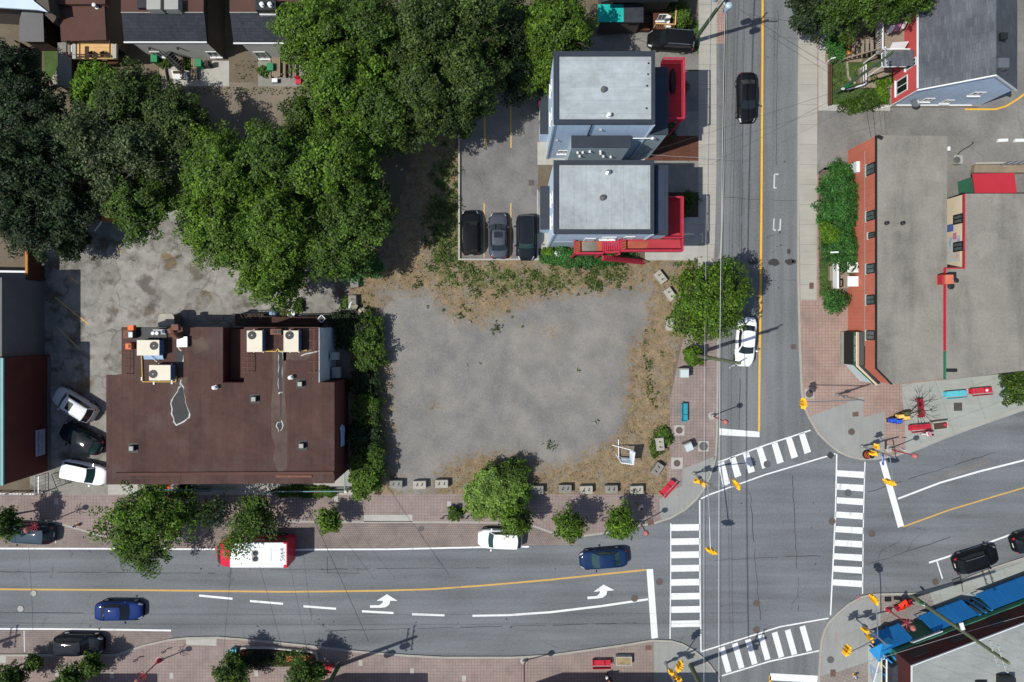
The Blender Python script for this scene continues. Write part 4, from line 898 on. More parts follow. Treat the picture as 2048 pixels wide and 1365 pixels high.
# southern bump-out with vents on the north house
bpart(hn, 'bump_out', 'siding_grey', lambda m: m.prism([T(105, c1 - .2), T(207, c1 - .2), T(207, 312), T(105, 312)], 0, 8.5)); bpart(hn, 'bump_out_roof', 'parapet', lambda m: m.prism([T(104, c1 - .2), T(208, c1 - .2), T(208, 311), T(104, 311)], 8.5, 8.62))
for q in ((118, 6.9), (127, 7.0), (139, 7.3), (158, 7.3), (160, 6.6), (124, 5.6), (168, 5.5), (182, 5.3)): bpart(hn, 'wall_vent', 'white', lambda m, q=q: m.box((q[0] / S, 312 / S - .1, q[1]), (.16, .2, .14)))
for q in ((150, 10.6), (80, 7.2)): bpart(hn, 'wall_vent', 'grey_box', lambda m, q=q: m.box((q[0] / S, c1 / S - .08, q[1]), (.22, .16, .14)))
bpart(hn, 'downpipe', 'dark_metal', lambda m: m.tube((132 / S, c1 / S - .06, 12), (132 / S, c1 / S - .06, 3), .05))
bpart(hn, 'front_block', 'siding_grey', lambda m: m.prism([T(a1 + .2, 448), T(271, 448), T(271, c1 - .4), T(a1 + .2, c1 - .4)], 0, 8.9))
bpart(hn, 'front_block_roof', 'parapet', lambda m: m.prism([T(a1 + .2, 449), T(272, 449), T(272, c1 - 1.4), T(a1 + .2, c1 - 1.4)], 8.9, 9.05))
bpart(hn, 'skylight', 'navy_roof', lambda m: m.prism([T(246, 430), T(264, 430), T(264, 350), T(246, 350)], 9.05, 9.1))
bpart(hs, 'front_block', 'siding_grey', lambda m: m.prism([T(s1 + .2, t0 - 4), T(270, t0 - 4), T(270, t1 + .4), T(s1 + .2, t1 + .4)], 0, 9.1))
bpart(hs, 'front_block_roof', 'parapet', lambda m: m.prism([T(s1 + .2, t0 - 3), T(271, t0 - 3), T(271, t1 - .6), T(s1 + .2, t1 - .6)], 9.1, 9.25))
bpart(hs, 'skylight', 'navy_roof', lambda m: m.prism([T(250, t0 - 12), T(265, t0 - 12), T(265, t1 + 8), T(250, t1 + 8)], 9.25, 9.3))
bpart(hn, 'light_bracket', 'white', lambda m: (m.box((233 / S, c1 / S - .15, 8.2), (1.9, .08, .08)), m.lathe((247 / S, c1 / S - .2, 8.2), [(.12, 0), (.12, .25)], 8)))
wall_window(hn, T(88, c1 - .2), T(110, c1 - .2), 2.2, 3.4, (0, -1)); wall_window(hs, T(160, t1 - .1), T(186, t1 - .1), 6.4, 8.0, (0, -1), 'white', 'window_dark')
# doors on the south face of the southern house
def door_part(root, p0, p1, z0, z1, out, m='white'):
    p0 = Vector(p0[:2]); p1 = Vector(p1[:2]); o_ = Vector(out); d = (p1 - p0).normalized()
    mb = MB(); q = [p0, p1]; mb.prism([p0 + o_ * .003, p1 + o_ * .003, p1 + o_ * .06, p0 + o_ * .06], z0, z1); dr = mb.build('door', m, root, world=True)
    mb = MB(); h_ = p0 + d * .1 + o_ * .1; mb.box((h_.x, h_.y, (z0 + z1) / 2), (.05, .05, .14)); mb.build('handle', 'dark_metal', dr, world=True)
door_part(hs, T(132, t1), T(151, t1), 5.05, 7.1, (0, -1)); door_part(hs, T(200, t1), T(218, t1), 6.35, 8.3, (0, -1))
bpart(hs, 'grey_band', 'siding_grey', lambda m: m.prism([T(s0 + 1, t1 - .2), T(148, t1 - .2), T(148, t1 - .9), T(s0 + 1, t1 - .9)], 0, 4.4))
for yy in (t1 + 40, t1 + 80): wall_window(hs, T(s0 - .1, yy), T(s0 - .1, yy - 22), 6.6, 8.2, (-1, 0), 'white', 'window_dark')
for yy in (c1 + 45, c1 + 95): wall_window(hn, T(a0 - .1, yy), T(a0 - .1, yy - 22), 7.6, 9.2, (-1, 0), 'white', 'window_dark')
# rear vestibules
for root, y0, y1, xa in ((hn, 449, 366, a0), (hs, 264, 183, s0)):
    bpart(root, 'vestibule', 'siding_blue', lambda m: m.prism([T(54.5, y0), T(xa - .2, y0), T(xa - .2, y1), T(54.5, y1)], 0, 3.0)); bpart(root, 'vestibule_roof', 'parapet', lambda m: m.prism([T(53.5, y0 + 1), T(xa - .2, y0 + 1), T(xa - .2, y1 - 1), T(53.5, y1 - 1)], 3.0, 3.15))
    door_part(root, T(54.3, y1 + 30), T(54.3, y1 + 48), .12, 2.2, (-1, 0), 'grey_box')
# front balconies
def balcony(root, x0, x1, y0, y1, z, name='front_balcony'):
    d = bpart(root, name, 'red_deck', lambda m: m.prism([T(x0, y0), T(x1, y0), T(x1, y1), T(x0, y1)], z - .2, z))
    mb = MB(); P_ = lambda x, y: Vector((x / S, y / S, z)); rail(mb, [P_(x0, y0), P_(x1, y0), P_(x1, y1), P_(x0, y1)], 1.1, .055, .18, mid=0); mb.build('railing', 'red_rail', d, world=True)
    mb = MB(); mb.strip([T(x0, y0).xy, T(x1, y0).xy, T(x1, y1).xy], .05, z + .01, z + .75, -1); mb.build('balustrade', 'red_rail', d, world=True)
    mb = MB()
    for x, y in ((x1 - 2, y0 - 2), (x1 - 2, y1 + 2), (x1 - 2, (y0 + y1) / 2)): mb.box((x / S, y / S, (z - .2) / 2), (.16, .16, z - .22))
    mb.build('support_post', 'red_rail', d, world=True)
    return d
balcony(hn, 271.5, 309, 478, 370, 6.2)
balcony(hs, 270.5, 306, 229, t1 + .5, 6.3)
# south decks and stairs of the southern house
d2 = bpart(hs, 'upper_deck', 'red_deck', lambda m: m.prism([T(196, t1 - .6), T(306.2, t1 - .6), T(306.2, 133), T(196, 133)], 6.06, 6.26))
mb = MB(); V3 = lambda x, y, z: Vector((x / S, y / S, z)); rail(mb, [V3(196, t1 - 2, 6.26), V3(196, 133.5, 6.26), V3(306, 133.5, 6.26), V3(306, t1 - 2, 6.26)], 1.1, .055, .2, mid=0); mb.build('railing', 'red_rail', d2, world=True)
mb = MB(); mb.prism([T(196, 133), T(306, 133), T(306, 132), T(196, 132)], 6.27, 7.0); mb.prism([T(306.4, t1), T(307.4, t1), T(307.4, 132), T(306.4, 132)], 6.27, 7.2); mb.build('balustrade', 'red_rail', d2, world=True)
bpart(hs, 'worn_mat', 'red_worn', lambda m: m.prism([T(199, t1 - 4), T(250, t1 - 4), T(244, 136), T(199, 136)], 6.263, 6.275))
d3 = bpart(hs, 'stair_landing', 'red_worn', lambda m: m.prism([T(115, t1 - .6), T(167, t1 - .6), T(167, 131), T(115, 131)], 4.8, 5.0))
bpart(hs, 'door_mat', 'gravel_roof', lambda m: m.prism([T(130, t1 - 2), T(157, t1 - 2), T(157, 134), T(130, 134)], 5.003, 5.02))
mb = MB(); rail(mb, [V3(115, t1 - 2, 5), V3(115, 131.5, 5), V3(167, 131.5, 5)], 1.1, .05, .16, mid=0); mb.build('railing', 'red_rail', d3, world=True)
mb = MB(); mb.prism([T(115, 131), T(167, 131), T(167, 130), T(115, 130)], 4.4, 5.75); mb.build('balustrade', 'red_rail', d3, world=True)
def stair(root, xa, xb, ya, yb, za, zb_, n, name='stair'):
    mb = MB()
    for i in range(n):
        x = xa + (xb - xa) * (i + .5) / n; z = za + (zb_ - za) * (i + 1) / n; mb.box((x / S, (ya + yb) / 2 / S, z - .04), (abs(xb - xa) / n / S * .8, abs(ya - yb) / S, .07))
    mb.tube((xa / S, yb / S, za), (xb / S, yb / S, zb_), .08, n=4); mb.tube((xa / S, ya / S, za), (xb / S, ya / S, zb_), .08, n=4)
    o = mb.build(name, 'red_rail', root, world=True)
    mb = MB(); mb.tube((xa / S, yb / S, za + 1), (xb / S, yb / S, zb_ + 1), .05, n=6)
    for i in range(n + 1): t_ = i / n; mb.tube(((xa + (xb - xa) * t_) / S, yb / S, za + (zb_ - za) * t_), ((xa + (xb - xa) * t_) / S, yb / S, za + (zb_ - za) * t_ + 1), .02, n=4)
    mb.build('railing', 'red_rail', o, world=True)
stair(hs, 167, 196, t1 - 3, 133, 5.0, 6.2, 8); stair(hs, 168, 262, 129.5, 121, 4.7, .2, 18)
mb = MB()
for x in (117, 165, 200): mb.box((x / S, 132.5 / S, 2.4), (.16, .16, 4.8))
mb.build('support_post', 'red_rail', hs, world=True)
t = thing('rear_railing', 'small red railing at the rear corner of the northern tall house', 'railing', G(1085, 195, 0)); mb = MB(); rail(mb, [G(1100, 168, 1.2), G(1079, 168, 1.2), G(1077, 216, 1.2)], 1.0, .05, .2, mid=1); mb.build('railing', 'red_rail', t, world=True); bpart(t, 'deck', 'red_deck', lambda m: m.prism(XY([(1079, 168), (1100, 168), (1100, 180), (1079, 180)], 1.2), 0, 1.2))
t = thing('covered_canoe', 'black covered canoe lying on the northern front balcony', 'canoe', V3(297, 440, 6.25)); mb = MB(); mb.grid([[Vector((292 / S + .5 * (u - .5) * math.sin(v * 3.14159) ** .35, (464 - 44 * v) / S, 6.3 + .35 * math.sin(u * 3.14159))) for u in (0, .25, .5, .75, 1)] for v in [i / 12 * .98 + .01 for i in range(13)]]); mb.build('hull', 'black', t, world=True, smooth=True, solid=.05)
t = thing('retaining_kerb', 'pale concrete kerb wall round the residents parking lot', 'wall', G(918, 400, 0)); mb = MB(); mb.strip([G(*q, .3).xy for q in ((1075, 179), (916.5, 179), (916.5, 521), (1136, 521))], .16, 0, .4, 1); mb.build('coping', 'concrete', t, world=True)
t = thing('retaining_kerb', 'low concrete edge along the side of the planting bed', 'wall', G(1075, 420, 0)); bpart(t, 'coping', 'concrete', lambda m: m.prism(XY([(1074, 380), (1077, 380), (1077, 518), (1074, 518)], .3), 0, .36))
t = thing('compressor_unit', 'small white round-fanned compressor in the planting bed', 'air conditioner', G(1115, 509, 0)); bpart(t, 'casing', 'white', lambda m: m.box(G(1115, 509, .45), (.6, .6, .7)), bevel=.06); bpart(t, 'fan', 'steel', lambda m: m.lathe(G(1115, 508.6, .8), [(.24, 0), (.24, .02), (.05, .05)], 16))
mtl = M['glass']
# --- rear houses along the top left
def houseA():
    r = thing('brown_roof_house', 'house with a flat reddish brown roof and a sunlit timber balcony', 'house', G(155, 40, 0)); h = 3.7
    bpart(r, 'wall', 'stucco_brown', lambda m: m.prism(XY([(120, -260), (209, -260), (213, 80), (125, 82)], h), 0, h - .02))
    bpart(r, 'roof', 'roof_felt_flat', lambda m: m.prism(XY([(119, 8), (210, 8), (214, 81), (124, 84)], h), h - .01, h + .12))
    bpart(r, 'upper_roof', 'roof_felt_flat', lambda m: m.prism(XY([(96, -280), (212, -280), (210, 8), (96, 9)], h + .6), h - .2, h + .6))
    vent_pipe(r, 194, 15, h + .12)
    d = bpart(r, 'balcony', 'wood_pale', lambda m: m.prism(XY([(146, 88), (234, 88), (234, 118), (146, 118)], 3), 2.8, 3.0))
    mb = MB(); rail(mb, [G(147, 90, 3), G(147, 118, 3), G(232, 118, 3), G(232, 90, 3)], 1.0, .05, 0, mid=1); mb.build('railing', 'wood_dark', d, world=True)
    mb = MB(); mb.prism(XY([(145, 89), (152, 89), (152, 118), (145, 118)], 4), 3.9, 4.05); mb.prism(XY([(226, 89), (233, 89), (233, 117), (226, 117)], 4), 3.9, 4.05); mb.build('ledge', 'grey_box', d, world=True)
    mb = MB(); [mb.box(G(x, 108, 3.4), (.08, .4, .8), rx=.5) for x in (181, 205)]; mb.build('chair', 'wood_dark', d, world=True)
    mb = MB(); [mb.box(G(x, 117, 1.4), (.16, .16, 2.8)) for x in (148, 190, 231)]; mb.prism(XY([(174, 122), (236, 122), (236, 128), (174, 128)], 1.5), 1.3, 1.5); mb.build('support_post', 'wood_brown', d, world=True)
    return r
houseA()
def mansard_house(label, x0, x1, ye, roof_x0, roof_x1, wx0, wx1, pos, h=4.2, vents=True):
    r = thing('mansard_house', label, 'house', pos)
    k = (H - h) / H; zt = h + 2.0
    yw = (NY - ye - 1) * k       # south wall plane on the ground
    W0 = (x0 + 15 - NX) * k; W1 = (x1 - 2 - NX) * k
    bpart(r, 'wall', 'stucco_grey', lambda m: m.prism([T(W0, yw + 320), T(W1, yw + 320), T(W1, yw), T(W0, yw)], 0, h - .1))
    bpart(r, 'side_wall', 'stucco_brown', lambda m: m.prism([T(W1 + .4, yw + 320), T(W1 + 2, yw + 320), T(W1 + 2, yw + 1), T(W1 + .4, yw + 1)], 0, h - .15))
    # sloping shingled face from eave to flat roof
    ye_ = (NY - ye) * k; X0 = (x0 - NX) * k; X1 = (x1 - NX) * k; kt = (H - zt) / H; yt = (NY - 26) * kt; U0 = (roof_x0 - NX) * kt; U1 = (roof_x1 - NX) * kt
    bpart(r, 'mansard', 'shingle_dark', lambda m: m.add([(*T(X0, ye_).xy, h), (*T(X1, ye_).xy, h), (*T(U1, yt).xy, zt), (*T(U0, yt).xy, zt), (*T(X0, ye_ + 3).xy, h - .1), (*T(X1, ye_ + 3).xy, h - .1), (*T(U1, yt + 300).xy, zt - .1), (*T(U0, yt + 300).xy, zt - .1), (*T(X1, yt + 300).xy, h - .1), (*T(X0, yt + 300).xy, h - .1)], [(0, 1, 2, 3), (1, 8, 6, 2), (0, 3, 7, 9), (4, 9, 8, 5), (0, 4, 5, 1)]))
    bpart(r, 'roof', 'roof_felt_flat', lambda m: m.prism([T(U0, yt + 300), T(U1, yt + 300), T(U1, yt), T(U0, yt)], zt, zt + .1))
    bpart(r, 'gutter', 'white', lambda m: m.box(((X0 + X1) / 2 / S, ye_ / S - .06, h), ((X1 - X0) / S, .12, .14)))
    bpart(r, 'flashing', 'grey_box', lambda m: m.box(((U0 + U1) / 2 / S, yt / S - .02, zt + .1), ((U1 - U0) / S, .06, .06)))
    return r, W0, W1, yw
hc, w0, w1, yw = mansard_house('grey rendered house with dark shingled eave, white gutter and roof hatches', 248, 414, 84, 243, 408, 298, 458, G(360, 60, 0))
for x, y in ((312, 12), (347, 12)): bpart(hc, 'roof_hatch', 'grey_box', lambda m, x=x, y=y: m.box(G(x, y, 6.7), (1.2, 1.0, .9)))
bpart(hc, 'roof_unit', 'dark_metal', lambda m: m.box(G(287, 8, 6.5), (.9, .9, .5)))
for a, b in ((315, 334), (424, 445)): wall_window(hc, T(a - NX + 4, yw), T(b - NX + 4, yw), .7, 2.0, (0, -1), 'white', 'window_pane')
for a in (330, 384): bpart(hc, 'wall_lamp', 'black', lambda m, a=a: m.box((T(a - NX, yw).x, T(a, yw).y - .1, 3.0), (.15, .2, .2)))
hd, w0, w1, yw = mansard_house('grey rendered house with dark shingled eave half hidden by the big tree', 467, 640, 86, 460, 640, 524, 680, G(540, 60, 0))
wall_window(hd, T(522 - NX, yw), T(545 - NX, yw), .5, 2.2, (0, -1), 'white', 'window_pane')
p = bpart(hd, 'roof_box', 'dark_metal', lambda m: m.box(G(535, 14, 6.7), (1.75, 1.0, 1.0))); bpart(hd, 'roof_box_front', 'white', lambda m: m.box(G(537, 28, 6.3), (1.5, .3, .3)))
for x in (525, 541): vent_pipe(hd, x, 11, 7.2, .14, .2)
r = thing('white_roof_house', 'house with a pale roof edge and dark rear lean-to in the top left corner', 'house', G(60, 10, 0))
bpart(r, 'wall', 'stucco_brown', lambda m: m.prism(XY([(-150, -250), (70, -250), (108, 30), (84, 16), (40, 10), (-150, -2)], 5), 0, 5.6)); bpart(r, 'roof', 'siding_light', lambda m: m.prism(XY([(-160, -260), (60, -260), (64, 0), (92, 22), (72, 18), (40, 16), (-160, 4)], 6), 5.61, 5.8))
bpart(r, 'side_wall', 'stucco_brown', lambda m: m.prism(XY([(60, -200), (66, -200), (118, 40), (112, 50), (96, 34)], 4), 0, 4.4))
bpart(r, 'lean_to_roof', 'wall_grey', lambda m: m.add([G(44, 22, 4.2), G(66, 17, 4.4), G(86, 26, 4.2), G(88, 84, 3.0), G(39, 84, 3.0), G(39, 40, 3.9), G(44, 22, 4.0), G(66, 17, 4.2), G(86, 26, 4.0), G(88, 84, 2.8), G(39, 84, 2.8), G(39, 40, 3.7)], [(0, 1, 2, 3, 4, 5), (11, 10, 9, 8, 7, 6)] + [(i, (i + 1) % 6, (i + 1) % 6 + 6, i + 6) for i in range(6)])); bpart(r, 'lean_to_wall', 'wood_dark', lambda m: m.prism(XY([(44, 30), (84, 32), (84, 80), (44, 80)], 2.9), 0, 2.75))
lc = thing('clothes_line', 'washing line of blue white and red laundry beside the dark lean-to', 'clothes line', G(91, 55, 2.2))
bpart(lc, 'line', 'wire', lambda m: m.tube(G(89, 22, 2.6), G(92, 84, 2.6), .015, n=4)); bpart(lc, 'post', 'wood_dark', lambda m: m.tube(G(92, 84, .1), G(92, 84, 2.7), .05)); bpart(lc, 'post', 'wood_dark', lambda m: m.tube(G(89, 22, .1), G(89, 22, 2.7), .05))
for y, m_ in ((25, 'wood_pale'), (31, 'cloth_blue'), (40, 'cloth_denim'), (50, 'cloth_denim'), (58, 'cloth_blue'), (63, 'cloth_white'), (69, 'cloth_red'), (72, 'cloth_white')):
    mb = MB(); mb.add([G(89, y - 4, 2.6), G(90, y + 4, 2.6), G(93, y + 3, 1.7), G(93.5, y - 2, 1.6)], [(0, 1, 2, 3)]); mb.build('laundry', m_, lc, world=True, solid=.03)
t = thing('shed', 'long narrow shed with a grey felt roof between the back yards', 'shed', G(130, 128, 0)); bpart(t, 'roof', 'gravel_roof', lambda m: m.prism(XY([(115, 86), (128, 84.5), (142, 86), (143, 176), (115, 174)], 2.6), 2.45, 2.6)); bpart(t, 'wall', 'wood_brown', lambda m: m.prism(XY([(116, 88), (141, 88), (141, 173), (116, 172)], 2.6), 0, 2.44)); bpart(t, 'fascia', 'white', lambda m: m.prism(XY([(142, 86), (143.5, 86), (143.5, 104), (142, 104)], 2.7), 2.4, 2.7))
ps('stone_path', [(96, 168), (113, 142), (113, 168), (90, 176), (66, 198), (58, 194), (74, 178)], 'stone', Z2)
ps('lawn', [(88, 84), (114, 84), (114, 145), (96, 168), (88, 150)], 'lawn', Z1 + .001)
for i, (px, py) in enumerate(((42, 140), (42, 230))): pass
t = thing('board_fence', 'dark wooden fence down the shaded yard at the left', 'fence', G(42, 140, 0)); bpart(t, 'panel', 'wood_dark', lambda m: m.prism(XY([(40, 86), (43, 86), (43, 184), (40, 184)], 1.6), 0, 1.8)); bpart(t, 'post', 'wood_dark', lambda m: [m.box(G(43.8, y, 1), (.12, .12, 2)) for y in (90, 120, 150, 180)])
t = thing('board_fence', 'weathered grey fence panel between the patio and the tree', 'fence', G(315, 150, 0)); bpart(t, 'panel', 'wood_grey', lambda m: m.prism(XY([(312, 133), (324, 133), (330, 175), (318, 175)], 1.0), .12, .45)); bpart(t, 'leg', 'wood_grey', lambda m: [m.box(G(x, y, .12), (.1, .1, .2)) for x, y in ((316, 140), (326, 168))])
t = thing('garden_bench', 'weathered slatted bench with a tall back on the grey patio', 'bench', G(385, 140, 0)); c = G(386, 141, 0)
mb = MB(); [mb.box((c.x + .1 + i * .15, c.y, .5), (.12, 1.9, .05)) for i in range(4)]; mb.build('seat', 'wood_grey_v', t, world=True); mb = MB(); mb.box((c.x - .55, c.y, .95), (.1, 2.3, .12)); [mb.box((c.x - .55, c.y - 1.1 + i * .2, .7), (.05, .06, .6)) for i in range(12)]; mb.build('backrest', 'wood_dark', t, world=True); mb = MB(); [mb.box((c.x + x, c.y + y, .24), (.09, .09, .48)) for x in (-.5, .6) for y in (-.9, .9)]; mb.build('leg', 'wood_dark', t, world=True)
t = thing('garden_steps', 'dark metal steps with a handrail against the grey rendered wall', 'stairs', G(350, 122, 0)); mb = MB(); 
for i in range(8): mb.box(G(335 + i * 4, 108 + i * 4, 2.0 - i * .24), (.35, .8, .05), rz=-.8)
mb.build('tread', 'dark_metal', t, world=True); mb = MB(); mb.tube(G(325, 102, 3.0), G(366, 138, 1.0), .05); mb.tube(G(345, 120, 2.0), G(362, 143, 1.0), .04); mb.build('handrail', 'grey_metal', t, world=True)
t = thing('white_table', 'white board table with a planter trough beside the garden bench', 'table', G(362, 152, 0)); bpart(t, 'tabletop', 'cloth_white', lambda m: m.prism(XY([(342, 141), (372, 143), (376, 159), (346, 158)], .7), .66, .72)); bpart(t, 'leg', 'white', lambda m: [m.box(G(x, y, .4), (.07, .07, .55)) for x, y in ((346, 144), (370, 145), (349, 155), (372, 156))]); bpart(t, 'trough', 'soil', lambda m: m.box(G(356, 145, .8), (.9, .22, .16)))
def wbin(px, py, m_, label, s=.3):
    t = thing('wheeled_bin', label, 'bin', G(px, py, KH)); mb = MB(); mb.prism([(-s * .8, -s), (s * .8, -s), (s * .8, s), (-s * .8, s)], .06, .95, [(-s, -s * 1.15), (s, -s * 1.15), (s, s * 1.15), (-s, s * 1.15)]); mb.build('body', m_, t, bevel=.03)
    mb = MB(); mb.box((0, 0, 1.0), (s * 2.1, s * 2.4, .08)); mb.build('lid', m_, t, bevel=.03); mb = MB(); [mb.tube((-s * .7, y, .09), (-s * .7, y + .05, .09), .09) for y in (-s, s)]; mb.build('wheel', 'rubber', t)
wbin(405, 133, 'bin_green', 'green wheeled bin on the slab beside the slatted bench'); wbin(318, 124, 'bin_green', 'green wheeled bin in the shade left of the metal steps'); wbin(547, 141, 'bin_green', 'green tub bin beside the picnic table'); wbin(421, 134, 'black', 'small black bin on the slab beside a green bin', .2)
t = thing('picnic_table', 'weathered grey picnic table on the brick patio', 'picnic table', G(557, 138, 0)); c = G(557, 139, 0); mb = MB(); [mb.box((c.x + (i - 1.5) * .2, c.y, .74), (.18, 1.9, .05)) for i in range(4)]; mb.build('tabletop', 'wood_grey_v', t, world=True)
for sx in (-1, 1): bpart(t, 'bench_seat', 'wood_grey_v', lambda m, sx=sx: m.box((c.x + sx * .7, c.y, .44), (.25, 1.9, .05)))
bpart(t, 'leg', 'wood_grey', lambda m: [m.box((c.x, c.y + y, .37), (1.3, .08, .1), ry=a) for y in (-.7, .7) for a in (.5, -.5)])
t = thing('garden_bench', 'brown slatted bench under the big tree edge', 'bench', G(585, 145, 0)); c = G(585, 143, 0); bpart(t, 'seat', 'wood_grey_v', lambda m: [m.box((c.x + .1 + i * .16, c.y, .45), (.13, 1.5, .05)) for i in range(3)]); bpart(t, 'backrest', 'wood_dark', lambda m: m.box((c.x - .3, c.y + .3, .8), (.08, 2.2, .7))); bpart(t, 'leg', 'wood_dark', lambda m: [m.box((c.x + x, c.y + y, .22), (.08, .08, .44)) for x in (-.2, .45) for y in (-.6, .6)])
t = thing('plastic_chair', 'red plastic garden chair at the patio edge', 'chair', G(599, 166, KH)); mb = MB(); mb.box((0, 0, .42), (.5, .5, .05)); mb.build('seat', 'red_bench', t); mb = MB(); mb.box((0, .26, .68), (.5, .06, .5), rx=-.2); mb.build('backrest', 'red_bench', t); mb = MB(); [mb.box((x, y, .2), (.05, .05, .42)) for x in (-.2, .2) for y in (-.2, .2)]; mb.build('leg', 'red_bench', t)
t = thing('cool_box', 'blue and white cool box beside the picnic table', 'box', G(552, 164, KH)); mb = MB(); mb.box((0, 0, .18), (.5, .35, .36)); mb.build('body', 'cloth_blue', t); mb = MB(); mb.box((0, 0, .4), (.52, .37, .07)); mb.build('lid', 'white', t)
t = thing('timber_shed', 'orange timber shed roof half under the trees', 'shed', G(222, 430, 0)); bpart(t, 'roof', 'wood_orange', lambda m: m.add([G(204, 400, 2.8), G(262, 408, 2.8), G(256, 446, 2.3), G(203, 443, 2.3), G(204, 400, 2.7), G(262, 408, 2.7), G(256, 446, 2.2), G(203, 443, 2.2)], [(0, 3, 2, 1), (4, 5, 6, 7), (0, 1, 5, 4), (1, 2, 6, 5), (2, 3, 7, 6), (3, 0, 4, 7)])); bpart(t, 'wall', 'wood_dark', lambda m: m.prism(XY([(207, 404), (256, 410), (252, 442), (206, 440)], 2.3), 0, 2.15)); bpart(t, 'gutter', 'white', lambda m: m.tube(G(203, 444, 2.3), G(190, 462, .3), .06))
# --- grey house at the top middle
r = thing('grey_shingle_house', 'grey shingled house with a teal lean-to roof at the top centre', 'house', G(1280, 0, 0))
bpart(r, 'wall', 'stucco_brown', lambda m: m.prism(XY([(1206, -250), (1350, -250), (1345, -6), (1206, -6)], 4), 0, 4.6)); bpart(r, 'roof', 'shingle_dark', lambda m: m.add([G(1200, -260, 6.5), G(1290, -260, 8.5), G(1370, -260, 6.5), G(1355, 4, 5.2), G(1290, -20, 8.0), G(1200, 6, 5.2)], [(0, 5, 4, 1), (1, 4, 3, 2), (3, 4, 5)])); bpart(r, 'lean_to_roof', 'teal_roof', lambda m: m.prism(XY([(1196, 9), (1247.5, 9), (1247.5, 44), (1194, 44)], 3.2), 3.08, 3.2)); bpart(r, 'lean_to_roof', 'shingle_dark', lambda m: m.prism(XY([(1248, 9), (1287, 9), (1287, 45), (1248, 45)], 3.3), 3.16, 3.3)); bpart(r, 'lean_to_wall', 'stucco_brown', lambda m: m.prism(XY([(1202, 12), (1282, 12), (1282, 42), (1202, 42)], 3.1), 0, 3.05))
bpart(r, 'rear_deck', 'wood_brown', lambda m: m.prism(XY([(1196, 46), (1300, 46), (1300, 60), (1196, 58)], .8), 0, .7)); wall_window(r, G(1316, 34, 2.8).xy, G(1332, 34, 2.8).xy, 2.0, 3.4, (0, -1), 'white', 'window_pane')
d = bpart(r, 'side_porch', 'wood_brown', lambda m: m.prism(XY([(1306, 20), (1348, 20), (1346, 58), (1306, 56)], 1.0), 0, 1.0)); mb = MB(); rail(mb, [G(1348, 22, 1), G(1346, 58, 1), G(1308, 56, 1)], 1.0, .05, .2, mid=0); mb.build('railing', 'wood_pale', d, world=True)
t = thing('cardboard_boxes', 'pile of white boxes and bags on the side porch of the grey shingled house', 'boxes', G(1334, 45, 1.0)); rr = random.Random(2); mb = MB(); [mb.box(G(1332 + rr.uniform(-3, 4), 36 + i * 3.5, 1.25 + rr.uniform(0, .2)), (.45, .35, .5), rz=rr.uniform(-.5, .5)) for i in range(6)]; mb.build('box', 'cloth_white', t, world=True)
mb = MB(); mb.box(G(1326, 52, 1.2), (1.2, .8, .4)); mb.build('box', 'wood_brown', t, world=True)

# --- north-east house
r = thing('gable_house', 'house with a grey shingled gable roof, red west wall and pale blue gable wall', 'house', T(845, 500, 0)); he, hr = 5.0, 8.9
bpart(r, 'wall', 'siding_blue', lambda m: m.add([(*T(757, 438).xy, 0), (*T(934, 438).xy, 0), (*T(934, 438).xy, he), (*T(845.5, 438).xy, hr - .1), (*T(757, 438).xy, he), (*T(757, 800).xy, 0), (*T(934, 800).xy, 0), (*T(934, 800).xy, he), (*T(845.5, 800).xy, hr - .1), (*T(757, 800).xy, he)], [(0, 1, 2, 3, 4), (9, 8, 7, 6, 5), (0, 5, 6, 1), (1, 6, 7, 2)]))
bpart(r, 'side_wall', 'wall_red', lambda m: m.prism([T(755.6, 437.6), T(756.8, 437.6), T(756.8, 800), T(755.6, 800)], .3, he - .05)); bpart(r, 'base_wall', 'concrete_old', lambda m: (m.prism([T(753, 436), T(757.5, 436), T(757.5, 800), T(753, 800)], 0, .3), m.prism([T(753, 437.7), T(934, 437.7), T(934, 435), T(753, 435)], 0, .28)))
def slope(m, x0, z0, x1, z1, y0, y1, th=.14):
    m.add([(*T(x0, y0).xy, z0), (*T(x0, y1).xy, z0), (*T(x1, y1).xy, z1), (*T(x1, y0).xy, z1), (*T(x0, y0).xy, z0 - th), (*T(x0, y1).xy, z0 - th), (*T(x1, y1).xy, z1 - th), (*T(x1, y0).xy, z1 - th)], [(3, 2, 1, 0), (4, 5, 6, 7), (0, 1, 5, 4), (2, 3, 7, 6), (0, 4, 7, 3), (1, 2, 6, 5)])
bpart(r, 'roof', 'shingle', lambda m: (slope(m, 754, he + .03, 845.5, hr, 437, 800), slope(m, 845.5, hr, 938, he + .03, 437, 800)))
bpart(r, 'bargeboard', 'white', lambda m: (slope(m, 753, he, 845.5, hr + .02, 434.6, 436.9, .2), slope(m, 845.5, hr + .02, 938, he, 434.6, 436.9, .2)))
bpart(r, 'gutter', 'white', lambda m: m.box((753 / S, 620 / S, he), (.12, 17.4, .14)))
bpart(r, 'downpipe', 'white', lambda m: (m.tube((754.5 / S, 436.5 / S, he), (754.5 / S, 436.5 / S, .3), .05), m.tube((754.5 / S, 436 / S, .3), (735 / S, 432 / S, .25), .05), m.box((840 / S, 437 / S, .33), (7.2, .1, .08))))
bpart(r, 'roof_vent', 'dark_metal', lambda m: m.box((847 / S, 500 / S, hr + .1), (.6, .6, .5)) if False else m.box(G(2005, 74, 8.6), (.6, .55, .5))); bpart(r, 'chimney', 'grey_metal', lambda m: m.box(G(2000, 130, 8.7), (.9, .8, 1.0)))
for x0_, x1_, z in ((800, 818, 1.4), (845, 862, .9), (870, 892, 3.2)): wall_window(r, T(x0_, 437.9), T(x1_, 437.9), z, z + 1.0, (0, -1), 'white', 'window_pane')
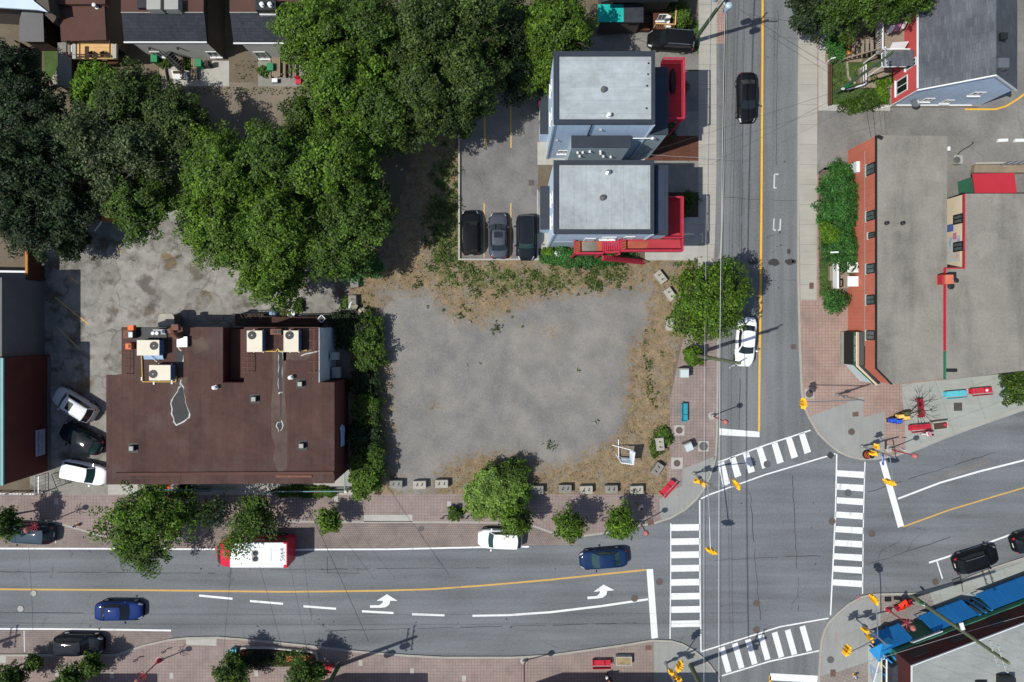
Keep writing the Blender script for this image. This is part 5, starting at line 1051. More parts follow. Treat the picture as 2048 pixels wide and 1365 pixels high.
wall_window(r, T(755.5, 478), T(755.5, 448.5), 1.2, 3.2, (-1, 0), 'white', 'window_dark', .1); wall_window(r, T(755.5, 501), T(755.5, 486), 2.9, 4.6, (-1, 0), 'white', 'window_dark', .08)
bpart(r, 'satellite_dish', 'grey_metal', lambda m: (m.lathe((778 / S, 436 / S - .4, 2.3), [(.05, 0), (.3, .1), (.42, .22), (.4, .22), (.28, .12)], 14), m.tube((770 / S, 436.6 / S, 2.2), (778 / S, 436 / S - .4, 2.35), .03)))
bpart(r, 'porch_roof', 'shingle', lambda m: m.add([G(1764, 108, 4.2), G(1827, 100, 4.5), G(1828, 132, 4.5), G(1765, 133, 4.2), G(1764, 108, 4.05), G(1827, 100, 4.35), G(1828, 132, 4.35), G(1765, 133, 4.05)], [(3, 2, 1, 0), (4, 5, 6, 7), (0, 1, 5, 4), (1, 2, 6, 5), (2, 3, 7, 6), (3, 0, 4, 7)])); bpart(r, 'porch_trim', 'white', lambda m: (m.tube(G(1764, 107, 4.1), G(1765, 134, 4.1), .08), m.tube(G(1765, 134, 4.1), G(1812, 133, 4.1), .06)))
d = bpart(r, 'side_deck', 'wood_grey', lambda m: m.prism([T(700, 600), T(754, 600), T(754, 520), T(700, 520)], 2.6, 2.75)); mb = MB(); rail(mb, [V3(752, 599, 2.75), V3(701, 599, 2.75), V3(701, 521, 2.75), V3(752, 521, 2.75)], 1.1, .06, .2, mid=0); mb.build('railing', 'white', d, world=True)
mb = MB(); [mb.tube((x / S, y / S, 0), (x / S, y / S, 4.2), .07) for x, y in ((702, 598), (702, 522), (702, 490))]; mb.build('deck_post', 'white', d, world=True); mb = MB()
for i in range(8): mb.box(((694 - i * 6) / S, 540 / S, 2.5 - i * .3), (.3, 1.3, .06))
mb.tube((700 / S, 525 / S, 3.6), (650 / S, 522 / S, 1.2), .05); mb.build('deck_stair', 'wood_grey', d, world=True)
d = bpart(r, 'lower_porch', 'wood_grey', lambda m: m.prism([T(690, 510), T(754, 510), T(754, 470), T(690, 470)], 0, .6)); mb = MB(); rail(mb, [V3(692, 508, .6), V3(692, 472, .6)], 1.0, .05, 0, mid=1); mb.tube((690 / S, 470 / S, 1.6), (664 / S, 466 / S, .6), .07); mb.build('railing', 'white', d, world=True)
lc = thing('clothes_line', 'washing lines of white, pink and navy laundry over the raised side deck', 'clothes line', V3(730, 560, 2.75)); mb = MB(); mb.tube((706 / S, 595 / S, 4.4), (752 / S, 580 / S, 4.6), .015, n=4); mb.tube((704 / S, 556 / S, 4.4), (752 / S, 572 / S, 4.6), .015, n=4); mb.build('line', 'wire_pale', lc, world=True)
for x, y, w_, m_ in ((712, 592, 8, 'cloth_coral'), (722, 591, 12, 'cloth_denim'), (735, 588, 14, 'cloth_denim'), (746, 585, 8, 'cloth_white'), (714, 559, 10, 'cloth_white'), (726, 563, 10, 'cloth_pink'), (738, 567, 8, 'cloth_white'), (728, 528, 30, 'cloth_white')):
    mb = MB(); mb.add([(*T(x - w_ / 2, y + 1).xy, 4.4), (*T(x + w_ / 2, y + 3).xy, 4.45), (*T(x + w_ / 2 - 1, y - 6).xy, 3.8), (*T(x - w_ / 2 + 1, y - 8).xy, 3.7)], [(0, 1, 2, 3)]); mb.build('laundry', m_, lc, world=True, solid=.03)
t = thing('garden_path', 'weathered wooden boardwalk with a gate in the small front yard', 'boardwalk', G(1700, 110, KH)); bpart(t, 'boards', 'wood_grey_v', lambda m: m.prism(XY([(1698, 75), (1725, 75), (1725, 124), (1698, 124)], .3), .1, .26)); bpart(t, 'boards', 'wood_grey_v', lambda m: m.prism(XY([(1652, 106), (1698, 104), (1698, 122), (1652, 124)], .3), .1, .24))
t = thing('handrail', 'white handrail beside the weathered boardwalk', 'railing', G(1676, 120, KH)); mb = MB(); rail(mb, [G(1655, 124, .2), G(1698, 114, .2)], .9, .06, .25, mid=0); mb.build('railing', 'white', t, world=True)
t = thing('board_fence', 'orange timber fence panel beside the bush and boardwalk', 'fence', G(1697, 95, KH)); bpart(t, 'panel', 'wood_orange', lambda m: m.prism(XY([(1692, 70), (1696, 70), (1696, 112), (1692, 112)], 1.2), .1, 1.6)); bpart(t, 'post', 'wood_orange', lambda m: [m.box(G(1697, y, 1), (.12, .12, 1.8)) for y in (72, 110)])
t = thing('picket_fence', 'low red brown picket fence along the front yard', 'fence', G(1660, 170, KH)); mb = MB(); 
for i in range(40): mb.box(G(1659.5, 128 + i * 2.1, .5), (.05, .06, .8))
mb.build('picket', 'rust', t, world=True); mb = MB(); [mb.tube(G(1660, 127, z), G(1660, 211, z), .03, n=4) for z in (.3, .8)]; mb.build('rail', 'wood_brown', t, world=True)
t = thing('edging_stones', 'white stone edging curving round the front lawn', 'edging', G(1696, 150, KH)); mb = MB(); pts = [(1694, 126), (1695, 140), (1696, 154), (1702, 162), (1712, 168)]
for a, b in zip(pts[:-1], pts[1:]):
    for i in range(4): q = (a[0] + (b[0] - a[0]) * i / 4, a[1] + (b[1] - a[1]) * i / 4); mb.box(G(*q, .2), (.16, .14, .16), rz=R.uniform(0, 1))
mb.build('stones', 'stone', t, world=True)

# --- brick corner block and its neighbour
BH = 5.5; r = thing('brick_corner_building', 'orange brick corner building with a gravel roof and row of west windows', 'building', T(770, 120, 0))
bpart(r, 'wall', 'wall_brick', lambda m: m.prism(XY([(1752, 272), (1893, 274), (1893, 556), (1886, 556), (1886, 756), (1783, 768), (1752, 738)], BH), 0, BH - .02))
bpart(r, 'roof', 'gravel_roof', lambda m: m.prism(XY([(1753, 271), (1893.5, 273), (1893.5, 556), (1886.5, 556), (1886.5, 757), (1783.5, 769), (1753, 738)], BH), BH - .01, BH + .05))
bpart(r, 'coping', 'black', lambda m: m.strip([v for v in XY([(1752, 271), (1752, 738), (1783.5, 770)], BH + .1)], .1, BH - .1, BH + .12, 1))
xb = 728 * (H - BH) / H - .1
for yc, w_ in ((338, 23), (431.5, 20), (471, 12), (537.5, 20), (600, 20), (671, 20)):
    yy = (NY - yc) * .933; wall_window(r, T(xb, yy + w_ * .46), T(xb, yy - w_ * .46), 3.85 if w_ > 15 else 4.2, 5.3, (-1, 0), 'black', 'window_pane', .09, bars=1, sill='concrete')
bpart(r, 'cable', 'wire_pale', lambda m: m.path([(xb / S - .03, y / S, 3.5) for y in (330, 200, 60, -40)], .025, 4))
for x, y in ((1772, 447), (1804, 447)): vent_pipe(r, x, y, BH + .05, .12, .2, 'black')
bpart(r, 'roof_flashing', 'black', lambda m: m.box(G(1760, 275, BH + .1), (.5, .3, .1), rz=-.4))
# shopfront on the corner
xs = 661; yA, yB = -14, -78
bpart(r, 'shop_window', 'black', lambda m: m.prism([T(xs, yA), T(xb - .2, yA), T(xb - .2, yB), T(xs, yB)], .12, 2.35)); bpart(r, 'step', 'concrete_old', lambda m: m.prism([T(xs - 6, yA), T(xs - .2, yA), T(xs - .2, yB), T(xs - 6, yB)], .1, .3))
fp = lambda o: [T(xs - o, yA), T(xb, yA), T(xb + 30, -112 - o * .4), T(xb + 27, -114 - o), T(xs - o, yB - o * .4)]
bpart(r, 'shop_sign', 'sign_green', lambda m: m.prism(fp(1.2), 2.35, 2.95)); bpart(r, 'cornice', 'offwhite', lambda m: m.prism(fp(2.2), 2.95, 3.02)); bpart(r, 'fascia', 'wall_brick', lambda m: m.prism(fp(0), 3.02, 3.25)); bpart(r, 'cornice', 'wall_cream', lambda m: m.prism(fp(.8), 3.25, 3.31)); bpart(r, 'lead_roof', 'black', lambda m: m.prism(fp(.2), 3.31, 3.5, [T(xb - 2, yA), T(xb + .4, yA), T(xb + 30, -109), T(xb + 28, -110), T(xb - 2, yB + 2)]))
bpart(r, 'corner_window', 'sign_pale', lambda m: m.prism([T(xs + 1, yB - .2), T(xb, yB - .2), T(xb + 25, -111), T(xb + 22, -112)], .3, 2.34))
mtx = Matrix.Translation(Vector((xs / S - 1.2 / S - .01, (yA + yB) / 2 / S, 2.66)) - r.location) @ Matrix(((0, 0, -1, 0), (-1, 0, 0, 0), (0, 1, 0, 0), (0, 0, 0, 1)))
glyph_bars(r, mtx, 2.4, .34, 17, 'sign_pale', 3)
bpart(r, 'utility_box', 'white', lambda m: m.box((xb / S - .15, 305 / S, 1.9), (.3, 1.0, 1.2))); bpart(r, 'bulkhead', 'offwhite', lambda m: m.box((xb / S - .5, 300 / S, .6), (.8, 1.2, 1.0)))
bpart(r, 'door_canopy', 'white', lambda m: [m.box((xb / S - .55, (111 - i * 27) / S, 2.3), (1.0, .95, .1)) for i in range(2)]); bpart(r, 'porch_floor', 'wood_grey', lambda m: m.box((xb / S - .8, 97 / S, .25), (1.5, 2.4, .4))); bpart(r, 'porch_rail', 'white', lambda m: m.box((xb / S - 1.55, 97 / S, 1.0), (.2, 2.5, .9)))
t = thing('handrail', 'black handrail and wooden ramp beside the white doorway', 'railing', G(1668, 560, KH)); mb = MB(); rail(mb, [G(1668, 533, .12), G(1668, 561, .12), G(1676, 561, .12), G(1676, 575, .12)], .9, .04, 0, mid=1); mb.build('railing', 'black', t, world=True); bpart(t, 'ramp', 'wood_grey', lambda m: m.prism(XY([(1658, 533), (1664, 533), (1664, 562), (1658, 562)], .3), .1, .5))

B2H = 5.72; r2 = thing('mural_building', 'flat gravel-roofed building with red edge and a painted cream gap wall', 'building', T(930, 120, 0)); kq = (H - B2H) / H
P_ = [(1928, 389), (2300, 389), (2300, 712), (1890, 758), (1890, 537), (1928, 537)]
bpart(r2, 'wall', 'wall_cream', lambda m: m.prism(XY(P_, B2H), 0, B2H - .02)); bpart(r2, 'roof', 'gravel_roof', lambda m: m.prism(XY([(1929, 388), (2300, 388), (2300, 713), (1891, 759), (1891, 536), (1929, 536)], B2H), B2H - .01, B2H + .06))
bpart(r2, 'coping', 'red_awning', lambda m: m.strip(XY([(1928, 388), (1928, 536), (1890, 536), (1890, 702)], B2H + .1), .09, B2H - .15, B2H + .14, 1)); bpart(r2, 'coping', 'green_trim', lambda m: m.strip(XY([(1890, 703), (1890, 759)], B2H + .1), .09, B2H - .15, B2H + .14, 1))
xm = 904 * kq - .15
bpart(r2, 'mural_panel', 'mural', lambda m: m.prism([T(xm - .5, 166), T(xm, 166), T(xm, 118), T(xm - .5, 118)], 3.3, 5.2)); bpart(r2, 'mural_panel', 'cloth_blue', lambda m: m.prism([T(xm - .8, 190), T(xm, 190), T(xm, 176), T(xm - .8, 176)], 3.0, 4.2)); bpart(r2, 'mural_panel', 'cloth_pink', lambda m: m.prism([T(xm - .8, 172), T(xm, 172), T(xm, 160), T(xm - .8, 160)], 4.2, 4.7))
for yc in (439, 494): wall_window(r2, T(xm - .9, (NY - yc) * .93 + 9), T(xm - .9, (NY - yc) * .93 - 9), 4.3, 5.7, (-1, 0), 'black', 'window_pane', .12, sill=None)
bpart(r2, 'skylight_frame', 'dark_metal', lambda m: m.box(G(1903, 741, B2H + .08), (.95, .3, .12)))
t = thing('chimney', 'red brick chimney stack on the edge between two gravel roofs', 'chimney', G(1892, 558, BH)); bpart(t, 'stack', 'wall_brick', lambda m: m.box(G(1890, 560, BH + .7), (.7, .8, 1.3))); bpart(t, 'flue', 'dark_metal', lambda m: m.box(G(1902, 553, B2H + .3), (.6, .6, .6))); bpart(t, 'cap', 'red_awning', lambda m: m.box(G(1881, 560, BH + 1.0), (.12, .85, .7)))
t = thing('rooftop_scoops', 'two small dark vent scoops beside the brick chimney', 'vent', G(1902, 570, B2H)); bpart(t, 'scoop', 'dark_metal', lambda m: m.lathe(G(1900, 573, B2H + .05), [(.25, 0), (.3, .2), (.15, .35)], 10)); bpart(t, 'scoop', 'dark_metal', lambda m: m.lathe(G(1911, 562, B2H + .05), [(.16, 0), (.2, .2), (.1, .3)], 10))
t = thing('canopy_shed', 'shed with a plain red roof and green framed window behind the gravel roof', 'shed', G(1985, 367, 0)); bpart(t, 'roof', 'red_awning', lambda m: m.prism(XY([(1945, 348), (2029, 346), (2034, 388), (1950, 388)], 3.0), 2.9, 3.0)); bpart(t, 'wall', 'green_trim', lambda m: m.prism(XY([(1953, 352), (2024, 352), (2028, 384), (1956, 384)], 3.0), 0, 2.88)); wall_window(t, G(1952, 362, 2.0).xy + Vector((.1, 0)), G(1952, 383, 2.0).xy + Vector((.1, 0)), 1.2, 2.4, (-1, 0), 'wall_cream', 'window_dark', .08, sill='concrete')
bpart(t, 'side_door', 'wood_dark', lambda m: m.box(G(1934, 372, 1), (.3, 1.2, 1.9)))
t = thing('compressor_unit', 'square grey round-fanned compressor beside the brick building', 'air conditioner', G(1913, 321, KH)); bpart(t, 'casing', 'grey_box', lambda m: m.box(G(1913, 321, .55), (.85, .85, .8)), bevel=.08); bpart(t, 'fan', 'iron_grey', lambda m: m.lathe(G(1914, 320.5, .96), [(.33, 0), (.33, .02), (.1, .04), (.08, .08)], 18)); bpart(t, 'hose', 'black', lambda m: m.path([G(x, y, .2) for x, y in ((1915, 309), (1925, 300), (1940, 292), (1947, 286), (1944, 284))], .04, 5))
t = thing('wall_meter', 'small white meter box at the brick wall corner', 'meter', G(1895, 299, KH)); bpart(t, 'casing', 'white', lambda m: m.box(G(1895, 299, .8), (.25, .4, .5))); bpart(t, 'conduit', 'grey_metal', lambda m: m.tube(G(1894, 299, .1), G(1894, 299, .6), .04))
for x0_, x1_, lb in ((1996, 2016, 'shorter white parking block at the drive edge'), (2030, 2075, 'longer white parking block at the right edge of the drive')):
    t = tag(MB().prism(XY([(x0_, 278), (x1_, 277.5), (x1_, 284), (x0_, 285)], .4), KH, .5).build('parking_block', 'white', bevel=.06), lb, 'parking block')
t = thing('deck_platform', 'weathered plank deck with leaning pipes behind the red roofed shed', 'deck', G(2000, 335, KH)); bpart(t, 'planks', 'wood_grey_v', lambda m: m.prism(XY([(1949, 330), (2300, 330), (2300, 346), (1946, 346)], .6), .1, .7)); bpart(t, 'pipe', 'grey_metal', lambda m: [m.tube(G(2002 + i * 12, 330, .9), G(2024 + i * 12, 323, .9), .06) for i in range(4)]); bpart(t, 'edge_rail', 'concrete', lambda m: m.prism(XY([(1950, 326), (2300, 322), (2300, 325), (1950, 329)], .6), .1, .75))

# --- south-east building
th = math.radians(20.8); ux = Vector((math.cos(th), math.sin(th))); uy = Vector((-math.sin(th), math.cos(th)))      # along the facade, and out of it
c0_ = T(729, -621.6).xy; SEP = lambda a, b: c0_ + ux * (a / S) + uy * (b / S)
r3 = thing('awning_shop_building', 'corner shop building with pale roof, blue awnings and dark red sloped fascia', 'building', (c0_.x, c0_.y, 0))
SEB = [(0, 0), (700, 0), (700, -500), (-8, -500)]
bpart(r3, 'wall', 'green_trim', lambda m: m.prism([SEP(-1, -3), SEP(700, -3), SEP(700, -400), SEP(140, -400), SEP(-31, 20 - 100)] if False else [SEP(0, 0), SEP(700, 0), SEP(700, -300), SEP(-114, -300)], 0, 3.69))
bpart(r3, 'sloped_fascia', 'wall_darkred', lambda m: m.prism([SEP(-1, 1), SEP(702, 1), SEP(702, -299), SEP(-115, -299)], 3.7, 6.18))
bpart(r3, 'roof', 'gravel_roof_pale', lambda m: m.prism([SEP(0, 0), SEP(701, 0), SEP(701, -298), SEP(-113, -298)], 6.19, 6.26)); bpart(r3, 'roof_edge', 'white', lambda m: m.strip([SEP(-115.5, -299), SEP(-1.5, 1.5), SEP(702, 1.5)], .07, 6.17, 6.32, -1))
bpart(r3, 'signboard', 'green_trim', lambda m: m.prism([SEP(40, .2), SEP(700, .2), SEP(700, 3), SEP(40, 3)], 3.12, 3.67)); 
sgb = bpart(r3, 'sign', 'sign_pale', lambda m: m.box((*SEP(66, 5), 3.4), (2.9, .62, .08), rz=th, rx=1.25))
mx = Matrix.Translation(Vector((*SEP(66, 6.2), 3.42)) - r3.location) @ Matrix.Rotation(th, 4, 'Z') @ Matrix.Rotation(math.pi, 4, 'Z') @ Matrix.Rotation(1.25, 4, 'X')
glyph_bars(r3, mx, 2.3, .26, 15, 'sign_ink', 4)
def awn(a0, a1, nm='awning'):
    mb = MB(); n = max(2, int((a1 - a0) / 3)); z0, z1 = 3.1, .95
    for i in range(n):
        x0 = a0 + (a1 - a0) * i / n; x1 = a0 + (a1 - a0) * (i + .96) / n
        mb.add([(*SEP(x0, 4.5), z0), (*SEP(x1, 4.5), z0), (*SEP(x1, 18), z1), (*SEP(x0, 18), z1), (*SEP(x0, 4.5), z0 - .05), (*SEP(x1, 4.5), z0 - .05), (*SEP(x1, 18), z1 - .05), (*SEP(x0, 18), z1 - .05)], [(0, 3, 2, 1), (4, 5, 6, 7), (0, 1, 5, 4), (2, 3, 7, 6), (1, 2, 6, 5), (3, 0, 4, 7)])
    o = mb.build(nm, 'blue_awning', r3, world=True)
    mb = MB(); k = int((a1 - a0) / 30) + 1
    for i in range(k + 1): q = SEP(a0 + (a1 - a0) * i / k, 14); mb.tube((q.x, q.y, .1), (q.x, q.y, 1.2), .05)
    mb.build('awning_post', 'blue_trim', o, world=True)
awn(-22, 44); awn(84, 176); awn(205, 500)
bpart(r3, 'entrance_glazing', 'window_dark', lambda m: m.prism([SEP(178, .4), SEP(204, .4), SEP(204, 3), SEP(178, 3)], .3, 3.0)); bpart(r3, 'entrance_frame', 'blue_trim', lambda m: [m.box((*SEP(a, 3), 1.6), (.2, .2, 3.0), rz=th) for a in (179, 191, 203)])
cq = SEP(-30, 14); mb = MB(); mb.add([G(1737, 1301, 2.4), G(1776, 1274, 2.4), G(1802, 1292, 2.5), G(1758, 1325, 2.5), G(1764, 1287, 3.4)], [(0, 1, 4), (1, 2, 4), (2, 3, 4), (3, 0, 4), (3, 2, 1, 0)]); mb.build('corner_canopy', 'blue_trim', r3, world=True)
bpart(r3, 'mural_wall', 'mural', lambda m: m.prism([T(711, -640), T(713, -640), T(713, -900), T(711, -900)], .1, 2.6)); bpart(r3, 'lower_roof', 'shingle_dark', lambda m: m.prism([T(716, -648), T(728.4, -640), T(728.4, -900), T(716, -900)], .1, 4.0))
bpart(r3, 'stair_frame', 'white', lambda m: ([m.tube((x / S, y / S, .1), (x / S, y / S, 3.2), .07) for x, y in ((715, -636), (715, -656), (715, -690))], m.tube((715 / S, -636 / S, 3.2), (715 / S, -720 / S, 3.2), .08), [m.box((714.5 / S, (-645 - i * 5) / S, 2.4 - i * .1), (.5, .18, .06)) for i in range(12)])); bpart(r3, 'stair_trim', 'blue_trim', lambda m: (m.box((*T(720, -641).xy, 3.3), (.9, .15, .3), rz=-.7), m.box((*T(720, -676).xy, 2.9), (.9, .15, .3), rz=-.7), m.box((*T(727, -634).xy, 3.5), (.6, .15, .3), rz=-.8)))
for a in (30, 110, 190, 260): bpart(r3, 'upper_window', 'black', lambda m, a=a: m.box((*SEP(a, 1.2), 4.9), (1.7, .1, .9), rz=th))
bpart(r3, 'roof_unit', 'dark_metal', lambda m: (m.box(G(2012, 1364, 6.7), (1.2, 1.0, .8)), m.box(G(1962, 1368, 6.4), (.9, .5, .4))))
# --- shop row across the main road, outside the frame; its shade falls on the pavement
for lb, xa, xb_, yw_, h_ in (('flat-roofed brick shop south of the corner pavement', 1035, 1345, 1375, 7.6), ('flat-roofed brick shop south of the mid pavement', 600, 765, 1376, 7.6), ('flat-roofed brick shop in the row across the road at the left', 60, 225, 1377, 7.6)):
    r4 = thing('row_shop_building', lb, 'building', G((xa + xb_) / 2, 1420, 0)); q = XY([(xa, yw_), (xb_, yw_), (xb_, 1700), (xa, 1700)], 0)
    bpart(r4, 'wall', 'wall_brick', lambda m: m.prism(q, 0, h_)); bpart(r4, 'roof', 'gravel_roof', lambda m: m.prism([v + Vector((0, -.1)) for v in q], h_ + .004, h_ + .1))
    for i in range(4): a = q[0].lerp(q[1], (i + .2) / 4); b = q[0].lerp(q[1], (i + .8) / 4); wall_window(r4, a + Vector((0, .002)), b + Vector((0, .002)), 4.2, 5.8, (0, 1), 'white', 'window_dark')
    door_part(r4, q[0].lerp(q[1], .45), q[0].lerp(q[1], .53), .12, 2.3, (0, 1), 'wood_brown'); wall_window(r4, q[0].lerp(q[1], .58), q[0].lerp(q[1], .95), .8, 2.6, (0, 1), 'black', 'window_dark')
# ------------------------------------------------------------------ vehicles
KIND = {   # cowl, roof start, roof end, rear base, hood z, belt z, tail z, roof z
    'sedan': (.27, .415, .70, .845, .78, .93, .98, 1.45),
    'hatch': (.25, .39, .84, .955, .84, .97, .98, 1.52),
    'suv': (.25, .375, .88, .975, .98, 1.08, 1.10, 1.72),
    'boxsuv': (.255, .355, .925, .985, 1.05, 1.12, 1.12, 1.80),
}
def car(kind, L, W, paint, px, py, head, label, name='parked_car', cat='car', sunroof=False, rails=None, group='cars on the street and in the lots', z0=0.004, tail_lit=False, glass='glass'):
    cw, rs, re, rb, hz, bz, tz, rz_ = KIND[kind]
    p = G(px, py, .75); t = thing(name, label, cat, (p.x, p.y, z0), math.radians(head), group)
    def hw(u):
        f = 1.0
        if u < .22: f -= .40 * (1 - u / .22) ** 2.3
        if u > .82: f -= (.34 if kind == 'sedan' else .18 if kind == 'boxsuv' else .27) * ((u - .82) / .18) ** 2.4
        return W / 2 * f
    def zt(u):
        pts = [(0, hz * .66), (.025, hz * .86), (.07, hz * .97), (cw, hz + .08), (cw + .06, bz), (re, bz + .01), (rb, tz), (.97, tz - .03), (.99, tz - .12), (1, tz * .72)]
        for (a, b), (c, d) in zip(pts[:-1], pts[1:]):
            if u <= c: return b + (d - b) * (u - a) / max(1e-6, c - a)
        return pts[-1][1]
    SEC = [(0, .035), (.45, .03), (.74, .012), (.90, -.03), (.975, -.13), (1.0, -.30), (1.0, None), (.97, .32), (.86, .2)]
    def sec(u):
        w = hw(u); z = zt(u); out = []
        for i, (f, dz) in enumerate(SEC):
            zz = z + dz if i < 6 else (.5 if dz is None else dz)
            out.append((f * w, max(zz, .2)))
        return out
    X = lambda u: L / 2 - u * L
    us = [0, .012, .03, .06, .1, .15, .2, cw, .35, .45, .55, .65, .75, .82, .88, .93, .96, .98, .992, 1.0]
    mb = MB(); rows = []
    for u in us:
        s_ = sec(u); rows.append([(X(u), -y, z) for y, z in reversed(s_)] + [(X(u), y, z) for y, z in s_[1:]])
    mb.grid(rows); n = len(rows[0]); mb.add(rows[0], [tuple(range(n))]); mb.add(rows[-1], [tuple(range(n - 1, -1, -1))])
    body = mb.build('body', paint, t, smooth=True)
    # cabin hull
    lw = W / 2 * .86; uw = W / 2 * (.66 if kind == 'sedan' else .72 if kind != 'boxsuv' else .78)
    def ring(v):   # 0 belt, 1 roof; corners front-left.. with bowed ends
        fx = X(cw + .005 + (rs - cw) * v); bx = X(rb - (rb - re) * v); hwid = lw + (uw - lw) * v; z = (bz - .03) + (rz_ - bz + .0) * v
        fr = [(fx + .12 * (1 - (2 * k / 4 - 1) ** 2) * (1 - .3 * v), hwid * .97 * (2 * k / 4 - 1), z) for k in range(5)]
        bk = [(bx - .10 * (1 - (2 * k / 4 - 1) ** 2) * (1 - .3 * v), hwid * .95 * (1 - 2 * k / 4), z) for k in range(5)]
        mid = [((fx * .5 + bx * .5), hwid * 1.03, z)]; mid2 = [((fx * .5 + bx * .5), -hwid * 1.03, z)]
        return fr + mid + bk + mid2
    A = ring(0); B = ring(.5); Cc = ring(.94); mb = MB(); n = len(A)
    mb.add(A + B + Cc, [(i + j * n, (i + 1) % n + j * n, (i + 1) % n + (j + 1) * n, i + (j + 1) * n) for j in (0, 1) for i in range(n)])
    mb.build('cabin', paint, t)
    # roof panel with a crown
    Cr = ring(1.0); fx0 = X(rs); bx0 = X(re); rows = []
    for i in range(7):
        a = i / 6; row = []
        for k in range(7):
            b = 2 * k / 6 - 1; bow = .084 * (1 - b * b); x = fx0 + .02 + bow + (bx0 - .02 - bow - fx0 - .02 - bow) * a
            e = max(abs(2 * a - 1) ** 4, abs(b) ** 4); row.append((x, b * uw * (1.0 + .03 * (1 - (2 * a - 1) ** 2)), rz_ + .035 - .075 * e))
        rows.append(row)
    mb = MB(); mb.grid(rows); roof = mb.build('roof', paint, t, smooth=True)
    def pane(nm, idx, v0, v1, shrink=.06, g=None):
        P0 = [Vector(ring(v0)[i]) for i in idx]; P1 = [Vector(ring(v1)[i]) for i in idx]; c = sum(P0 + P1, Vector()) / (2 * len(idx))
        nrm = (P0[-1] - P0[0]).cross(P1[0] - P0[0]).normalized()
        if nrm.dot(c - Vector((0, 0, .8))) < 0: nrm = -nrm
        q = []
        for row in (P0, P1):
            m_ = (row[0] + row[-1]) / 2
            q.append([m_ + (v - m_) * (1 - shrink) + nrm * .012 for v in row])
        k = MB(); k.grid(q); return k.build(nm, g or glass, t, smooth=False)
    pane('windshield', [0, 1, 2, 3, 4], .02, .93); pane('rear_window', [6, 7, 8, 9, 10], .12, .9); pane('side_window', [4, 5, 6], .18, .88, .14); pane('side_window', [10, 11, 0], .18, .88, .14)
    if sunroof:
        k = MB(); xx = X(rs + (re - rs) * .3); k.box((xx, 0, rz_ + .036), (.55, .8, .012)); k.build('sunroof', 'glass', roof)
    if rails:
        for sy in (-1, 1): k = MB(); k.path([(X(rs + .05), sy * uw * .93, rz_ + .01), (X(rs + .08), sy * uw * .93, rz_ + .06), (X(re - .06), sy * uw * .93, rz_ + .06), (X(re - .03), sy * uw * .93, rz_)], .022, 5); k.build('roof_rail', rails, roof)
    def patch(nm, u0, u1, s0, s1, m_):
        for sy in (-1, 1):
            rows = []
            for i in range(4):
                u = u0 + (u1 - u0) * i / 3; s_ = sec(u); row = []
                for j in range(4):
                    f = s0 + (s1 - s0) * j / 3; a = int(f); b = min(a + 1, len(s_) - 1); y = s_[a][0] + (s_[b][0] - s_[a][0]) * (f - a); z = s_[a][1] + (s_[b][1] - s_[a][1]) * (f - a)
                    row.append((X(u) + (.012 if u < .5 else -.012), sy * (y + .008), z + .012))
                rows.append(row)
            k = MB(); k.grid(rows if sy > 0 else [r[::-1] for r in rows]); k.build(nm, m_, t, smooth=True)
    patch('headlight', .012, .085, 2.6, 4.2, 'headlight'); patch('taillight', .955, .992, 2.7, 4.4, 'taillight')
    for sy in (-1, 1):
        k = MB(); k.box((X(cw + .055), sy * (W / 2 + .08), bz + .06), (.13, .2, .13), rz=-sy * .25); k.build('mirror', paint, t, bevel=.03)
    for u in (.17, .80):
        for sy in (-1, 1):
            k = MB(); k.tube((X(u), sy * (W / 2 - .21), .33), (X(u), sy * (W / 2 + .012), .33), .33, n=18); w_ = k.build('wheel', 'rubber', t)
            k = MB(); k.tube((X(u), sy * (W / 2), .33), (X(u), sy * (W / 2 + .02), .33), .2, n=14); k.build('rim', 'steel', w_)
    k = MB(); k.box((X(1) - .012, 0, tz * .62), (.02, .42, .12)); k.build('number_plate', 'white', t)
    return t
car('boxsuv', 4.35, 1.86, 'car_black', 1341, 83, 176, 'black boxy four-wheel drive with silver roof rails on the top driveway', rails='steel', z0=KH + .02)
car('sedan', 4.75, 1.84, 'car_black', 1494, 195, -89, 'black sedan driving down the side street past the tall houses')
car('sedan', 4.7, 1.84, 'car_white', 1492, 684, -94, 'white sedan waiting half under the round street tree')
car('suv', 4.25, 1.84, 'car_black', 941.5, 466, 91, 'black hatchback leftmost in the residents lot', z0=KH + .02, group='cars in the residents lot')
car('sedan', 4.4, 1.8, 'car_grey', 997, 472, 90.5, 'grey sedan with a sunroof between two black cars', sunroof=True, z0=KH + .02, group='cars in the residents lot')
car('boxsuv', 4.3, 1.86, 'car_navy_black', 1052, 476, -90, 'black four-wheel drive parked against the tall house path', rails='black', z0=KH + .02, group='cars in the residents lot', glass='glass_green')
car('suv', 4.35, 1.84, 'car_silver', 150, 809, 148, 'silver hatchback with sunroof and red tail lamps beside the dark red building', sunroof=True, z0=KH + .02, group='cars in the rear alley', rails='steel')
car('hatch', 4.3, 1.8, 'car_navy_black', 163, 877, 152, 'dark green black hatchback parked between the silver and white cars', z0=KH + .02, group='cars in the rear alley', glass='glass_green')
car('suv', 4.5, 1.86, 'car_white', 171, 945, -12, 'white wagon nosing out past the brown roof corner', z0=KH + .02, group='cars in the rear alley', glass='glass_green')
car('suv', 4.55, 1.86, 'car_steel', 59, 1068, 177, 'dark steel blue wagon with pale roof rails in the upper parking bay', rails='steel')
car('sedan', 4.5, 1.8, 'car_blue', 237, 1223, 0, 'bright blue sedan driving along the main road')
car('suv', 4.6, 1.86, 'car_navy_black', 157, 1290, -1, 'black wagon parked in the lower brick bay', rails='black')
car('suv', 4.2, 1.8, 'car_white', 1000, 1078.5, 178, 'white hatchback parked in the upper brick bay under a small tree', glass='glass_green')
